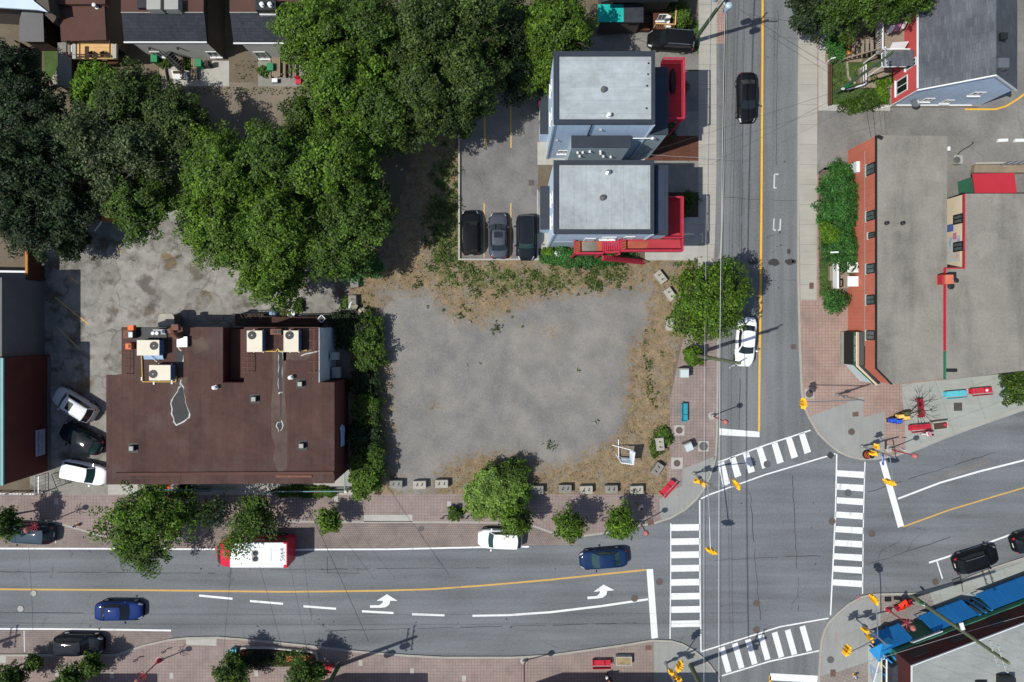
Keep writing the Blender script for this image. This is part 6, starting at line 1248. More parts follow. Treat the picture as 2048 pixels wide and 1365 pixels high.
car('sedan', 4.55, 1.8, 'car_deepblue', 1207, 1119, 185, 'deep blue sedan turning off the crossing near the left turn arrow', glass='glass_green')
car('suv', 4.2, 1.82, 'car_black', 1953, 1119, 17.5, 'black wagon parked along the kerb below the blue awnings', rails='steel')
car('suv', 4.3, 1.82, 'car_black', 2070, 1078, 17.5, 'black car cut by the right edge of the frame')

def bus():
    p = G(511, 1101, 1.5); t = thing('city_bus', 'short white and red bus numbered 5664 stopped by the brown building', 'bus', (p.x + .05, p.y - .0, .004), math.radians(180))
    L, W = 6.9, 2.35; x0, x1 = -L / 2, L / 2
    mb = MB(); mb.prism([(x0 + .2, -W / 2), (x1 - 1.6, -W / 2), (x1 - 1.6, W / 2), (x0 + .2, W / 2)], .35, 2.78); mb.build('body', 'bus_red', t, bevel=.08)
    mb = MB(); mb.prism([(x0 + .12, -W / 2 + .02), (x1 - 1.55, -W / 2 + .02), (x1 - 1.55, W / 2 - .02), (x0 + .12, W / 2 - .02)], 2.8, 2.95); mb.build('roof', 'bus_white', t, bevel=.06)
    mb = MB(); mb.prism([(x0 + .05, -W / 2 + .01), (x0 + .16, -W / 2 + .01), (x0 + .16, W / 2 - .01), (x0 + .05, W / 2 - .01)], .4, 2.97); mb.prism([(x0 + .16, W / 2 - .3), (x0 + .42, W / 2 - .3), (x0 + .42, W / 2), (x0 + .16, W / 2)], 2.8, 2.98); mb.prism([(x0 + .16, -W / 2), (x0 + .42, -W / 2), (x0 + .42, -W / 2 + .16), (x0 + .16, -W / 2 + .16)], 2.8, 2.98); mb.build('rear_panel', 'bus_red', t, bevel=.03)
    rows = []
    for i in range(9):
        a = i / 8; x = x1 - 1.62 + 1.62 * a; w = W / 2 * (1 - .45 * a ** 3); z = 2.92 - .95 * max(0, a - .5) ** 1.5 * 2.2
        rows.append([(x, -w, .4), (x, -w, z - .25), (x, -w * .85, z - .03), (x, 0, z), (x, w * .85, z - .03), (x, w, z - .25), (x, w, .4)])
    mb = MB(); mb.grid(rows); mb.add(rows[-1], [tuple(range(7))]); mb.build('cab', 'bus_red', t, smooth=True)
    mb = MB(); mb.grid([[(x + .0, y, z + .03) for x, y, z in r_[1:6]] for r_ in (rows[5], rows[6], rows[7])]); mb.build('windshield', 'glass', t, smooth=True)
    for sy in (-1, 1):
        mb = MB(); [mb.box((x0 + 1.0 + i * 1.15, sy * (W / 2 + .005), 2.0), (1.0, .02, .8)) for i in range(4)]; mb.build('side_window', 'glass', t)
        for x in (x0 + 1.2, x1 - 1.3):
            k = MB(); k.tube((x, sy * (W / 2 - .28), .45), (x, sy * (W / 2 + .01), .45), .45, n=18); w_ = k.build('wheel', 'rubber', t); k = MB(); k.tube((x, sy * W / 2, .45), (x, sy * (W / 2 + .02), .45), .25, n=12); k.build('rim', 'steel', w_)
        k = MB(); k.box((x0 + .03, sy * .95, .9), (.05, .16, .4)); k.build('taillight', 'taillight', t)
    mb = MB(); mb.box((x0 + 2.6, .02, 2.99), (1.95, 1.2, .09)); mb.build('roof_unit', 'bus_white', t, bevel=.03)
    mb = MB(); mb.box((x0 + 1.6, .0, 2.97), (.12, 1.2, .05)); mb.box((x0 + 2.5, -.62, 2.97), (1.7, .1, .05)); mb.build('gasket', 'grey_metal', t)
    for y in (-.26, .26): k = MB(); k.lathe((x0 + 2.95, y + .05, 3.03), [(.25, 0), (.25, .06), (.2, .06), (.1, .03), (.06, .07)], 14); k.build('roof_fan', 'dark_metal', t)
    mb = MB(); mb.box((x0 + 3.05, .05, 3.035), (.5, 1.05, .02)); mb.build('fan_plate', 'grey_box', t)
    mb = MB(); mb.box((x0 + .95, -.1, 2.975), (.62, .66, .07)); mb.box((x0 + .95, -.1, 3.015), (.44, .5, .03)); mb.build('roof_hatch', 'bus_white', t, bevel=.02)
    mtx = Matrix.Translation((x0 + .5, -.05 + .0, 2.955)) @ Matrix.Rotation(math.radians(-90), 4, 'Z')
    text('bus_number', '5664', .62, mtx, 'black', t, .004)
    return t
bus()

# ------------------------------------------------------------------ street furniture
def block_(px, py, rz, label, L=1.22, W=.76, m='concrete_block'):
    p = G(px, py, .45); t = thing('concrete_barrier', label, 'concrete block', (p.x, p.y, Z3), math.radians(rz), 'concrete blocks round the lot edge')
    mb = MB(); mb.box((0, 0, .34), (L, W, .68)); mb.build('block', m, t, bevel=.035)
    for sx in (-1, 1): k = MB(); k.box((sx * L * .2, -.02, .685), (.15, .12, .02), rz=.3); k.tube((sx * L * .2 + .04, .05, .69), (sx * L * .2 + .04, .2, .75), .03, n=5); k.build('lifting_loop', 'dark_metal', t)
    return t
for px, py, rz, lb, m_ in ((793, 968, 0, 'grey concrete block at the west end of the front row', 'concrete_old'), (840, 969, 1, 'second concrete block from the west in the front row', 'concrete_block'), (884, 967, 0, 'third concrete block from the west, left of the silvery willow shrub', 'concrete_block'), (1074, 979, 1, 'concrete block in the shrub shade', 'concrete_old'), (1130, 977, 0, 'concrete block just right of the shaded one in the front row', 'concrete_old'), (1172, 979, 1, 'concrete block in the middle of the eastern front row', 'concrete_block'), (1222, 978, 1, 'concrete block second from the east end of the front row', 'concrete_old'), (1273, 979, 2, 'concrete block at the east end of the front row', 'concrete_block'),
                         (1319, 888, -84, 'upright concrete block beside the round grate with green weeds round it', 'concrete_block'), (1314, 938, 56, 'tilted concrete block below the weedy upright one', 'concrete_old'), (1339, 649, -88, 'concrete block tucked against the street tree trunk side', 'concrete_block'), (1339, 589, -55, 'tilted concrete block touching the street tree crown', 'concrete_block'), (1320, 555, -52, 'tilted concrete block nearest the tall houses', 'concrete_block'), (709.5, 563, -84, 'shaded concrete block under the big tree edge', 'concrete_old'), (706, 604, -88, 'concrete block beside the scrap trailer', 'concrete_old')):
    block_(px, py, rz, lb, m=m_)
# benches: one of each build, with seat, backrest, two legs and an armrest
def bench(px, py, rz, m, label, L=1.75, back=True, g='benches along the pavements'):
    p = G(px, py, .5); t = thing('street_bench', label, 'bench', (p.x, p.y, KH), math.radians(rz), g)
    mb = MB(); [mb.box((0, -.17 + i * .13, .45), (L, .115, .045)) for i in range(4)]; mb.build('seat', m, t)
    if back: mb = MB(); [mb.box((0, -.34 - i * .02, .56 + i * .12), (L, .04, .1)) for i in range(3)]; mb.build('backrest', m, t)
    for sx in (-1, 1): mb = MB(); mb.box((sx * (L / 2 - .08), 0, .22), (.07, .5, .43)); mb.build('leg', m, t)
    for sx in (-1, .28, 1): mb = MB(); mb.box((sx * (L / 2 - .04), -.02, .62), (.05, .46, .05)); mb.box((sx * (L / 2 - .04), .18, .53), (.05, .05, .2)); mb.build('armrest', m, t)
    return t
bench(1369, 825, -90, 'teal_bench', 'teal bench on the brick pavement beside the lot'); bench(1334.5, 976, 48, 'red_bench', 'bright red bench set aslant at the street corner of the lot'); bench(1203, 1326, 1, 'red_bench', 'red bench beside the concrete trough below the zebra crossing'); bench(1910, 788, 5, 'cyan_bench', 'turquoise bench on the plaza, left of the red one with a white sticker', 1.95); bench(1961, 782, 5, 'red_bench', 'red bench with a white sticker at the right of the plaza', 1.95); bench(1841, 816, -84, 'red_bench', 'red bench standing lengthwise under the bare tree', 1.75); bench(1839, 855, 5, 'red_bench', 'red bench by the planter with a seated passer-by behind', 1.9); bench(1807, 1211, -154, 'red_bench', 'red bench behind the orange diamond sign', 1.65); bench(649, 1335, 1, 'red_bench', 'red bench in shade beside the leaning utility pole', 1.5); bench(467, 1315, -90, 'cyan_bench', 'turquoise bench at the end of the flower bed', 1.7)
tag(MB().box(G(1974, 781, .66) , (.24, .22, .012), rz=.1).build('paper_notice', 'white'), 'white paper notice lying on the red plaza bench', 'paper')
def planter(px, py, rz, label, ball=False, soil='soil'):
    p = G(px, py, .4); t = thing('planter_trough', label, 'planter', (p.x, p.y, KH), math.radians(rz), 'concrete planters'); L, W = 1.5, .85
    mb = MB(); mb.box((0, W / 2 - .06, .3), (L, .12, .6)); mb.box((0, -W / 2 + .06, .3), (L, .12, .6)); mb.box((L / 2 - .06, 0, .3), (.12, W - .24, .6)); mb.box((-L / 2 + .06, 0, .3), (.12, W - .24, .6)); mb.box((0, 0, .05), (L - .24, W - .24, .1)); mb.build('trough', 'concrete_block', t)
    mb = MB(); mb.box((0, 0, .5), (L - .26, W - .26, .06)); mb.build('soil', soil, t)
    if ball: mb = MB(); mb.lathe((L * .3, .05, .6), [(.05, -.14), (.14, -.1), (.19, 0), (.14, .12), (.05, .17)], 12); mb.build('ornament', 'red_bench', t, smooth=True)
planter(1877, 851, 7, 'concrete planter with a red ball at the end of the red bench', True); planter(1247, 1320, 0, 'concrete planter of dry grass beside the red bench', False, 'straw')
# tree grates and covers set in the pavement
def cover(px, py, r, label, m='iron', pad=None, z=Z3 + .002, cat='manhole cover', name='manhole_cover', rz=0.0):
    p = G(px, py, z); t = thing(name, label, cat, (p.x, p.y, z), rz)
    if pad: mb = MB(); mb.box((0, 0, 0), (pad, pad, .012)); mb.build('surround', 'concrete', t)
    mb = MB(); mb.lathe((0, 0, .008), [(r, 0), (r, .012), (r * .9, .014), (r * .86, .008)], 22); mb.build('rim', 'iron_grey', t); mb = MB(); mb.lathe((0, 0, .008), [(r * .85, 0), (r * .85, .01)], 22); mb.build('lid', m, t)
cover(1358.5, 861, .33, 'round rusty grate in a pale square slab below the teal bench', 'iron', .98, cat='tree grate', name='tree_grate'); cover(1354, 927, .33, 'round rusty grate in a pale square slab nearest the corner', 'iron', 1.1, cat='tree grate', name='tree_grate'); cover(1619, 788, .38, 'round brown grate in a pale slab under the traffic signal', 'iron', .9, cat='tree grate', name='tree_grate')
cover(1407, 893, .42, 'grey manhole in a worn square beside the white utility cabinet', 'iron_grey', 1.0); cover(1703, 864, .33, 'brown manhole in the north-east corner pavement', 'iron'); cover(1661, 1320, .33, 'grey manhole in the south-east corner pavement', 'iron_grey'); cover(842, 1058, .28, 'grey drain cover in the brick parking bay', 'iron_grey', z=.008)
for x, y, lb, m_ in ((67, 1187, 'pale manhole just below the yellow line at the left', 'grey_box'), (41, 1218, 'pale manhole nearest the left edge', 'grey_box'), (1319, 1164, 'manhole between the stop line and the west crossing', 'iron'), (1269, 1197, 'manhole at the end of the white lane line', 'iron'), (1513, 1207, 'manhole near the middle of the junction', 'iron'), (1513, 1260, 'manhole touching the south crossing', 'iron'), (1744, 1068, 'manhole right of the east crossing', 'iron'), (1664, 1043, 'manhole at the left rail of the east crossing', 'iron'), (1696, 986, 'manhole inside the east crossing', 'iron_grey'), (1534, 929, 'manhole inside the north crossing', 'iron_grey'), (1871, 1164, 'small round drain by the kerb near the black wagon', 'iron')): cover(x, y, .34, lb, m_, z=.011)
def grate(px, py, w, d, rz, label, m='iron', z=Z3 + .004):
    p = G(px, py, z); t = thing('drain_grate', label, 'drain', (p.x, p.y, z), rz); mb = MB(); mb.box((0, 0, 0), (w, d, .016)); mb.build('frame', 'iron_grey', t); mb = MB(); [mb.box((-w / 2 + w * (i + .5) / 7, 0, .012), (w / 12, d * .85, .012)) for i in range(7)]; mb.build('bars', m, t)
grate(1063, 366, .55, .55, 0, 'square drain grate in the residents lot'); grate(1301, 1045, .6, .55, .3, 'square drain plate at the kerb below the small trees', 'rust'); grate(1297, 1296, .6, .45, 0, 'brown plate at the kerb left of the west crossing', 'rust'); grate(1661, 911, .55, .6, .9, 'square black drain grate at the north crossing end', 'dark_metal', .012); grate(1587, 694, .5, .5, 0, 'square drain grate in the side street near the kerb', 'iron', .012); grate(1711, 829, .58, .44, .1, 'brown service plate in the north-east corner pavement', 'rust'); grate(1666, 1347, .5, .7, 0, 'brown service plate in the south-east brick pavement', 'rust'); grate(1916, 814, .8, .8, 0, 'square tree pit of dry earth in the plaza', 'soil'); grate(1623, 572, .42, .6, 0, 'brown service plate in the side street pavement', 'rust'); grate(1405, 727, .7, .6, 0, 'worn brick inspection square by the utility pole', 'rust'); grate(1914, 1164, .8, .6, .38, 'grey service plate in the pavement by the black wagon', 'iron_grey')
for x, y in ((113, 1003), (114, 1347), (224, 1351), (343, 1352), (672, 998), (898, 1009), (360, 1005), (513, 1347), (644, 1355), (721, 1326), (824, 1343), (928, 1357)):
    struct(MB().box(G(x, y, Z3), (.38, .56, .012)).build('paving_slab', 'concrete'))

def lamp(px, py, hpx, hpy, h, label, ornate=False, base=KH):
    b = G(px, py, base); q = G(hpx, hpy, h); t = thing('street_lamp', label, 'street lamp', b, 0, 'red street lamps'); d = Vector((q.x - b.x, q.y - b.y, 0)); top = h - base
    mb = MB(); mb.lathe((0, 0, 0), [(.28, 0), (.28, .06), (.22, .08), (.16, .5), (.1, .55)], 14); mb.build('base', 'red_lamp' if ornate else 'concrete', t)
    mb = MB(); mb.tube((0, 0, .4), (d.x, d.y, top - .5), .065, .05, 8); mb.build('post', 'red_lamp', t)
    mb = MB(); mb.lathe((d.x, d.y, top - .5), [(.1, 0), (.2, .06), (.26, .22), (.23, .4), (.1, .52), (.04, .6)], 14); mb.build('lantern', 'lamp_globe', t, smooth=True); mb = MB(); mb.lathe((d.x, d.y, top - .52), [(.06, -.1), (.14, 0), (.12, .03)], 10); mb.build('collar', 'red_lamp', t)
    mb = MB(); mb.lathe((0, 0, .01), [(.36, 0), (.36, .02)], 16); mb.build('footing', 'concrete', t)
    if ornate:
        mb = MB()
        for i in range(8): a = i * .785; mb.path([(d.x, d.y, top * .72), (d.x + .45 * math.cos(a), d.y + .45 * math.sin(a), top * .74), (d.x + .55 * math.cos(a), d.y + .55 * math.sin(a), top * .82)], .03, 5)
        mb.build('basket_frame', 'red_lamp', t)
    return t
LM = lamp(1424, 832, 1453, 845, 5.0, 'red street lamp on the brick pavement by the teal bench'); lamp(1281, 1046, 1293.5, 1068, 4.9, 'red street lamp at the kerb beside the small trees'); lamp(1778, 898, 1833, 913, 4.9, 'red street lamp with a white bracket sign on the north-east corner'); lamp(1775, 1219, 1829, 1259, 4.9, 'red street lamp with a hanging basket frame by the blue awnings', True); lamp(1048, 1322, 1049, 1376, 4.9, 'red street lamp by the lower kerb, its head below the frame'); lamp(319, 1321, 272, 1366, 4.9, 'red street lamp beside the lower brick bay', True); lamp(78, 1052, 50, 1062, 4.9, 'red street lamp leaning over the steel blue wagon', True)
t = thing('bracket_sign', 'small white sign fixed to the north-east red street lamp', 'sign', G(1806, 901, 3.2)); bpart(t, 'board', 'white', lambda m: m.box(G(1806, 899, 3.2), (.3, .05, .55), rx=.3)); bpart(t, 'bracket', 'red_lamp', lambda m: m.tube(G(1806, 903, 3.1), G(1806, 899, 3.2), .02))

def sig_head(mb, mv, p, a, hh=.85):
    m_ = Matrix.Rotation(a, 3, 'Z')
    mb.box(p, (.26, .26, hh), rz=a)
    mb.box(Vector(p) + m_ @ Vector((-.02, 0, 0)), (.04, .48, hh + .2), rz=a)
    for k in (-1, 0, 1):
        c = Vector(p) + m_ @ Vector((.22, 0, k * hh * .31)); mv.tube(c - m_ @ Vector((.1, 0, 0)), c + m_ @ Vector((.1, 0, -.02)), .11, .12, 10, cap=False)
def mast(bx, by, tx, ty, h, label, arms, poles, boards=()):
    b = G(bx, by, KH); q = G(tx, ty, h); t = thing('traffic_signal', label, 'traffic signal', b, 0, 'traffic signals at the junction'); o = b
    at = lambda f: Vector((b.x + (q.x - b.x) * f, b.y + (q.y - b.y) * f, KH + (h - KH) * f))
    mb = MB(); mb.tube(at(0), at(1.0), .1, .07, 10); mb.lathe(at(0), [(.2, 0), (.2, .08), (.12, .2)], 12); mb.build('pole', 'steel', t, world=True)
    bpart(t, 'control_box', 'grey_metal', lambda m: m.box(at(.32) + Vector((.0, 0, 0)), (.28, .28, .5)))
    for f, ex, ey, hz_, a, two in arms:
        e = G(ex, ey, hz_); mb = MB(); s0_ = at(f); mb.path([s0_, s0_.lerp(e, .5) + Vector((0, 0, .25)), e + Vector((0, 0, .3))], .045, 8); mb.build('arm', 'steel', t, world=True)
        mb = MB(); mv = MB(); sig_head(mb, mv, e, a); hd_ = mb.build('signal_head', 'signal_yellow', t, world=True, bevel=.02); mv.build('visor', 'signal_yellow', hd_, world=True)
        if two: mb = MB(); mv = MB(); sig_head(mb, mv, e + Vector((math.cos(a) * -.3, math.sin(a) * -.3, 0)), a + math.pi); hd_ = mb.build('signal_head', 'signal_yellow', t, world=True, bevel=.02); mv.build('visor', 'signal_yellow', hd_, world=True)
    for ex, ey, hz_, a in poles:
        e = G(ex, ey, hz_); mb = MB(); mv = MB(); sig_head(mb, mv, e, a, .8); hd_ = mb.build('signal_head', 'signal_yellow', t, world=True, bevel=.02); mv.build('visor', 'signal_yellow', hd_, world=True)
        pl = at((hz_ - KH) / (h - KH)); mb = MB(); mb.tube(pl, e, .035); mb.build('bracket', 'steel', t, world=True)
    return t
R_ = math.radians
mast(1388, 947, 1427, 976, 5.6, 'traffic signal with two yellow heads on the lot corner', [(.75, 1474, 972, 5.2, R_(-60), True), (.72, 1419, 1101, 5.3, R_(160), True)], [(1395, 962, 3.0, R_(200)), (1405, 967, 3.4, R_(-60))])
mast(1674, 790, 1729, 802, 5.4, 'traffic signal reaching left over the side street by the green shop sign', [(.85, 1607, 804, 5.2, R_(90), True)], [])
mast(1724, 893, 1791, 916, 5.4, 'traffic signal with a blue street sign on the north-east corner', [(.84, 1782, 966, 5.2, R_(-20), True)], [(1753, 895, 3.2, R_(90)), (1748, 907, 3.0, R_(200))])
mast(1710, 1237, 1775, 1291, 5.4, 'traffic signal with four yellow heads over the south-east corner', [(.72, 1746, 1196, 5.3, R_(120), True), (.72, 1692, 1304, 5.3, R_(-120), True)], [(1731, 1262, 3.0, R_(160)), (1740, 1276, 3.3, R_(-60))])
mast(1331, 1327, 1353, 1376, 5.4, 'traffic signal with yellow heads at the lower left corner of the junction', [(.62, 1361, 1330, 4.6, R_(60), True)], [(1344, 1346, 2.8, R_(160)), (1350, 1352, 3.2, R_(-40)), (1356, 1360, 3.4, R_(30))])
t = thing('street_name_sign', 'narrow blue street name sign hung on the north-east signal', 'sign', G(1766, 920, 4)); bpart(t, 'board', 'sign_blue', lambda m: m.box(G(1766, 920, 4.0), (.06, .95, .28))); bpart(t, 'bracket', 'steel', lambda m: m.tube(G(1761, 908, 4.1), G(1765, 914, 4.0), .03))
bpart(t, 'lettering', 'white', lambda m: [m.box(G(1765.4, 914 + i * 1.9, 4.0), (.075, .05, .14)) for i in range(6)])
t = thing('traffic_barrel', 'orange and black striped traffic barrel on the north-east corner', 'traffic barrel', G(1734, 909, KH))
for i, (z, m_) in enumerate(((.0, 'black'), (.12, 'orange'), (.3, 'black'), (.42, 'orange'), (.6, 'black'), (.72, 'orange'), (.88, 'black'))):
    mb = MB(); r_ = .36 - z * .13; mb.lathe((0, 0, z), [(r_, 0), (r_ - .012, .18 if i < 6 else .1)], 16); mb.build('band', m_, t)
mb = MB(); mb.lathe((0, 0, 0), [(.46, 0), (.46, .07), (.36, .08)], 18); mb.build('base', 'rubber', t); mb = MB(); mb.lathe((0, 0, .98), [(.16, 0), (.12, .12), (.05, .13)], 12); mb.build('handle', 'black', t)
t = thing('construction_sign', 'orange diamond roadworks sign on a folding stand before the red bench', 'road sign', G(1790, 1200, KH))
c = G(1806, 1210, 1.25); bpart(t, 'board', 'orange_sign', lambda m: m.add([c + Vector(v) for v in ((.08, .62, .3), (.5, -.06, .12), (.08, -.72, -.3), (-.38, -.05, -.12), (.12, .62, .27), (.54, -.06, .09), (.12, -.72, -.33), (-.34, -.05, -.15))], [(0, 3, 2, 1), (4, 5, 6, 7), (0, 1, 5, 4), (1, 2, 6, 5), (2, 3, 7, 6), (3, 0, 4, 7)]))
bpart(t, 'symbol', 'black', lambda m: m.box(c + Vector((.13, -.1, .03)), (.1, .22, .03), rx=.35)); bpart(t, 'stand', 'gas_yellow', lambda m: (m.tube(G(1789, 1199, KH), c, .03), m.tube(G(1811, 1222, KH), c, .03), m.tube(G(1818, 1216, KH), c, .03)))
bpart(t, 'base', 'rubber', lambda m: (m.box(G(1776, 1199, .2), (.6, .42, .1)), m.box(G(1794, 1197, .2), (.6, .3, .1))))
# newspaper boxes and utility cabinets
def newsbox(px, py, rz, m, label):
    p = G(px, py, .5); t = thing('newspaper_box', label, 'newspaper box', (p.x, p.y, KH), math.radians(rz), 'newspaper boxes'); mb = MB(); mb.prism([(-.26, -.22), (.26, -.22), (.26, .22), (-.26, .22)], .25, 1.0, [(-.26, -.1), (.26, -.1), (.26, .22), (-.26, .22)]); mb.build('cabinet', m, t, bevel=.02); mb = MB(); mb.box((0, -.17, .75), (.4, .04, .3), rx=-.15); mb.build('window', 'window_dark', t); mb = MB(); mb.box((0, 0, .12), (.12, .12, .24)); mb.box((0, 0, .02), (.5, .42, .04)); mb.build('stand', 'dark_metal', t)
newsbox(1782, 841, 10, 'box_blue', 'blue newspaper box, left of the blue pair'); newsbox(1793, 843, 5, 'box_blue', 'blue newspaper box, right of the blue pair'); newsbox(1808, 836, 5, 'box_yellow', 'pale yellow newspaper box beside the blue pair'); newsbox(1797, 833, 8, 'box_yellow', 'yellow newspaper box behind the blue pair'); newsbox(1809, 828, 5, 'box_olive', 'olive green newspaper box behind the yellow ones')
def cabinet(px, py, label, w=.9, d=.9, rz=0.0, h=1.15):
    p = G(px, py, .7); t = thing('utility_cabinet', label, 'utility cabinet', (p.x, p.y, KH), rz); mb = MB(); mb.box((0, 0, h / 2), (w, d, h)); mb.build('casing', 'grey_box', t, bevel=.03); mb = MB(); mb.box((.03, -.03, h + .03), (w * .86, d * .8, .06)); mb.build('lid', 'sign_pale', t, bevel=.02); mb = MB(); mb.box((w / 2 + .01, 0, h / 2), (.02, d * .8, h * .8)); mb.build('door', 'grey_box', t)
cabinet(1366, 746, 'square pale utility cabinet below the utility pole'); cabinet(1375, 893, 'rounded pale utility cabinet between the two round grates', .8, .8, .4, 1.1)

# utility poles with arms and transformers
def upole(bx, by, tx, ty, h, label, m='pole_green', r=.19, arms=(), cans=(), sign=None, base=KH):
    b = G(bx, by, base); q = G(tx, ty, h); t = thing('utility_pole', label, 'utility pole', b, 0, 'utility poles'); at = lambda z: b.lerp(q, (z - base) / (h - base))
    mb = MB(); mb.tube(b, q, r, r * .62, 12); mb.build('pole', m, t, world=True)
    for z, L, a in arms:
        c = at(z); d = Vector((math.cos(a), math.sin(a), 0)) * L / 2; mb = MB(); mb.tube(c - d, c + d, .06, n=6)
        ar = mb.build('crossarm', 'grey_box', t, world=True); mb = MB()
        for f in (-.95, -.5, .5, .95): mb.lathe(c + d * f + Vector((0, 0, .05)), [(.05, 0), (.07, .1), (.04, .2)], 8)
        mb.build('insulator', 'transformer', ar, world=True)
    for z, a, off in cans:
        c = at(z) + Vector((math.cos(a), math.sin(a), 0)) * off; mb = MB(); mb.lathe(c, [(.24, -.55), (.28, -.5), (.28, .4), (.24, .5), (.1, .56)], 16); mb.tube(c, at(z), .05); mb.build('transformer', 'transformer', t, world=True)
    return t, at
upole(1387, 84, 1466, -26, 12.2, 'tall wooden utility pole with pale transformers at the top of the side street', 'pole_green', .2, [(11.6, 2.4, 0), (10.6, 2.6, .9)], [(9.4, -.9, .65), (9.6, 2.6, .65), (9.4, .6, .7)])
upole(1384, 710, 1480, 727, 13.5, 'leaning green-grey utility pole over the white sedan', 'pole_wood', .2, [(13.0, 1.6, .5)], []); upole(1672, 186, 1788, 104, 12.0, 'green utility pole in the front yard of the red-walled house', 'pole_green', .16, [(10.5, 1.4, 1.57)], [])
upole(1825, 1193, 2018, 1327, 13.4, 'long green utility pole leaning over the blue awnings with a street light', 'pole_wood', .2, [(12.6, 2.2, R_(-72)), (11.6, 2.0, R_(-72))], []); upole(1381, 1331, 1456, 1481, 12.8, 'stout olive utility pole at the lower zebra crossing', 'pole_wood', .24, [(12.0, 2.2, 1.2), (10.9, 2.0, 1.2)], [(9.8, -.6, .6)]); upole(678, 1331, 592, 1486, 13.2, 'dark green leaning utility pole beside the shaded red bench', 'pole_green', .22, [(12.6, 2.4, 1.45), (11.6, 2.2, 1.45)], [(10.4, -.6, .6), (8.0, -.9, .7)]); upole(-120, 1325, -386, 1482, 13.2, 'utility pole just outside the left edge of the frame', 'pole_green', .22, [(12.6, 2.2, 1.45), (11.6, 2.0, 1.45)], [(10.4, -.6, .6)])
t = thing('street_light', 'white cobra-head street light on the long green pole', 'street light', G(1900, 1255, 7)); bpart(t, 'head', 'white', lambda m: m.box(G(1924, 1253, 8.6), (.3, .62, .14), rz=.3)); bpart(t, 'arm', 'grey_metal', lambda m: m.tube(G(1931, 1267, 7.9), G(1926, 1256, 8.5), .04))
t = thing('pole_sign', 'green and white parking sign on the long green pole', 'sign', G(1847, 1208, 2.4)); bpart(t, 'board', 'sign_pale', lambda m: m.box(G(1849, 1210, 2.35), (.62, .1, .36), rz=-.55, rx=.6)); bpart(t, 'board', 'sign_green', lambda m: m.box(G(1843, 1205, 2.4), (.34, .12, .38), rz=-.55, rx=.6))
t = thing('pole_sign', 'green sign on the yard utility pole', 'sign', G(1695, 172, 3)); bpart(t, 'board', 'sign_green', lambda m: m.box(G(1697, 171, 3.2), (.7, .1, .4), rz=.6, rx=.6)); bpart(t, 'board', 'white', lambda m: m.box(G(1686, 178, 2.2), (.2, .1, .3), rz=.6, rx=.6))
t = thing('yellow_marker_post', 'thin yellow guy-wire marker on the pavement by the black wagon', 'post', G(1925, 1180, KH)); bpart(t, 'guard', 'gas_yellow', lambda m: m.tube(G(1923, 1166, KH), G(1926, 1184, 2.0), .04)); bpart(t, 'foot', 'dark_metal', lambda m: m.lathe(G(1923, 1166, KH), [(.1, 0), (.08, .08)], 8))
# overhead wires
def wire(pts, r, m, label):
    r *= .68; a, b = [G(x, y, h) for x, y, h in pts]; n = 14; mb = MB(); sag = (a - b).length * .012; P = [a.lerp(b, i / n) - Vector((0, 0, 4 * sag * (i / n) * (1 - i / n))) for i in range(n + 1)]; mb.path(P, r, 5)
    return tag(mb.build('overhead_wire', m), label, 'wire', 'overhead wires')
wire([(1424, -60, 8.5), (1411, 1420, 8.5)], .025, 'wire', 'dark overhead cable running down the pavement side of the street'); wire([(1421, -60, 8.0), (1408, 1420, 8.0)], .02, 'wire_pale', 'thin pale overhead cable beside the dark pavement-side cable'); wire([(1452, -60, 9.5), (1438, 1420, 9.5)], .035, 'wire_pale', 'thick pale overhead cable down the edge of the side street'); wire([(1456, -60, 9.2), (1442, 1420, 9.2)], .03, 'wire', 'thick dark overhead cable down the edge of the side street'); wire([(1489, -60, 11.5), (1478, 727, 13.0)], .015, 'wire', 'thin high wire ending at the leaning pole')
for i, (p0, p1, r_, lb) in enumerate((((618, 1020, 8), (737, 1283, 10), .03, 'dark service cable crossing the main road right of the bus'), ((462, 1132, 7), (440, 1372, 9), .018, 'thin service wire across the road left of the bus rear'), ((505, 1085, 7), (563, 1292, 10), .02, 'thin service wire crossing from the bus roof'), ((578, 1124, 7), (612, 1292, 10), .014, 'thin service wire behind the bus'), ((57, 1095, 7), (66, 1262, 9), .016, 'thin service wire across the road at the far left'), ((1300, 310, 8), (1446, 318, 9), .02, 'dashed service cable from the northern tall house'), ((1310, 300, 7), (1676, 182, 9.5), .018, 'service wire from the tall houses to the yard pole'), ((1420, 330, 8), (1690, 186, 9.2), .016, 'lower service wire crossing the street to the yard pole'), ((1480, 20, 10), (1672, 140, 10), .022, 'wire from the top pole to the front yard'), ((1500, 30, 9), (1720, 62, 8), .018, 'upper wire towards the red-walled house'), ((1722, 140, 10), (1742, 275, 6), .03, 'thick twisted service cable to the brick building corner'), ((1752, 150, 9.5), (1764, 266, 6), .018, 'thin service wire to the brick roof corner'), ((1720, 1330, 7.5), (2100, 1218, 8.5), .028, 'pale cable across the pale roof and the green pole'), ((1660, 1375, 7), (1880, 1310, 8.5), .012, 'thin wire over the mural wall'))):
    wire([p0, p1], r_, 'wire_pale' if 'pale' in lb or 'dashed' in lb else 'wire', lb)
for y, h, lb in ((1398, 11.6, 'upper line wire strung past the row of shops'), (1404, 10.6, 'lower line wire strung past the row of shops')): wire([(-400, y, h), (1420, y, h)], .02, 'wire', lb)
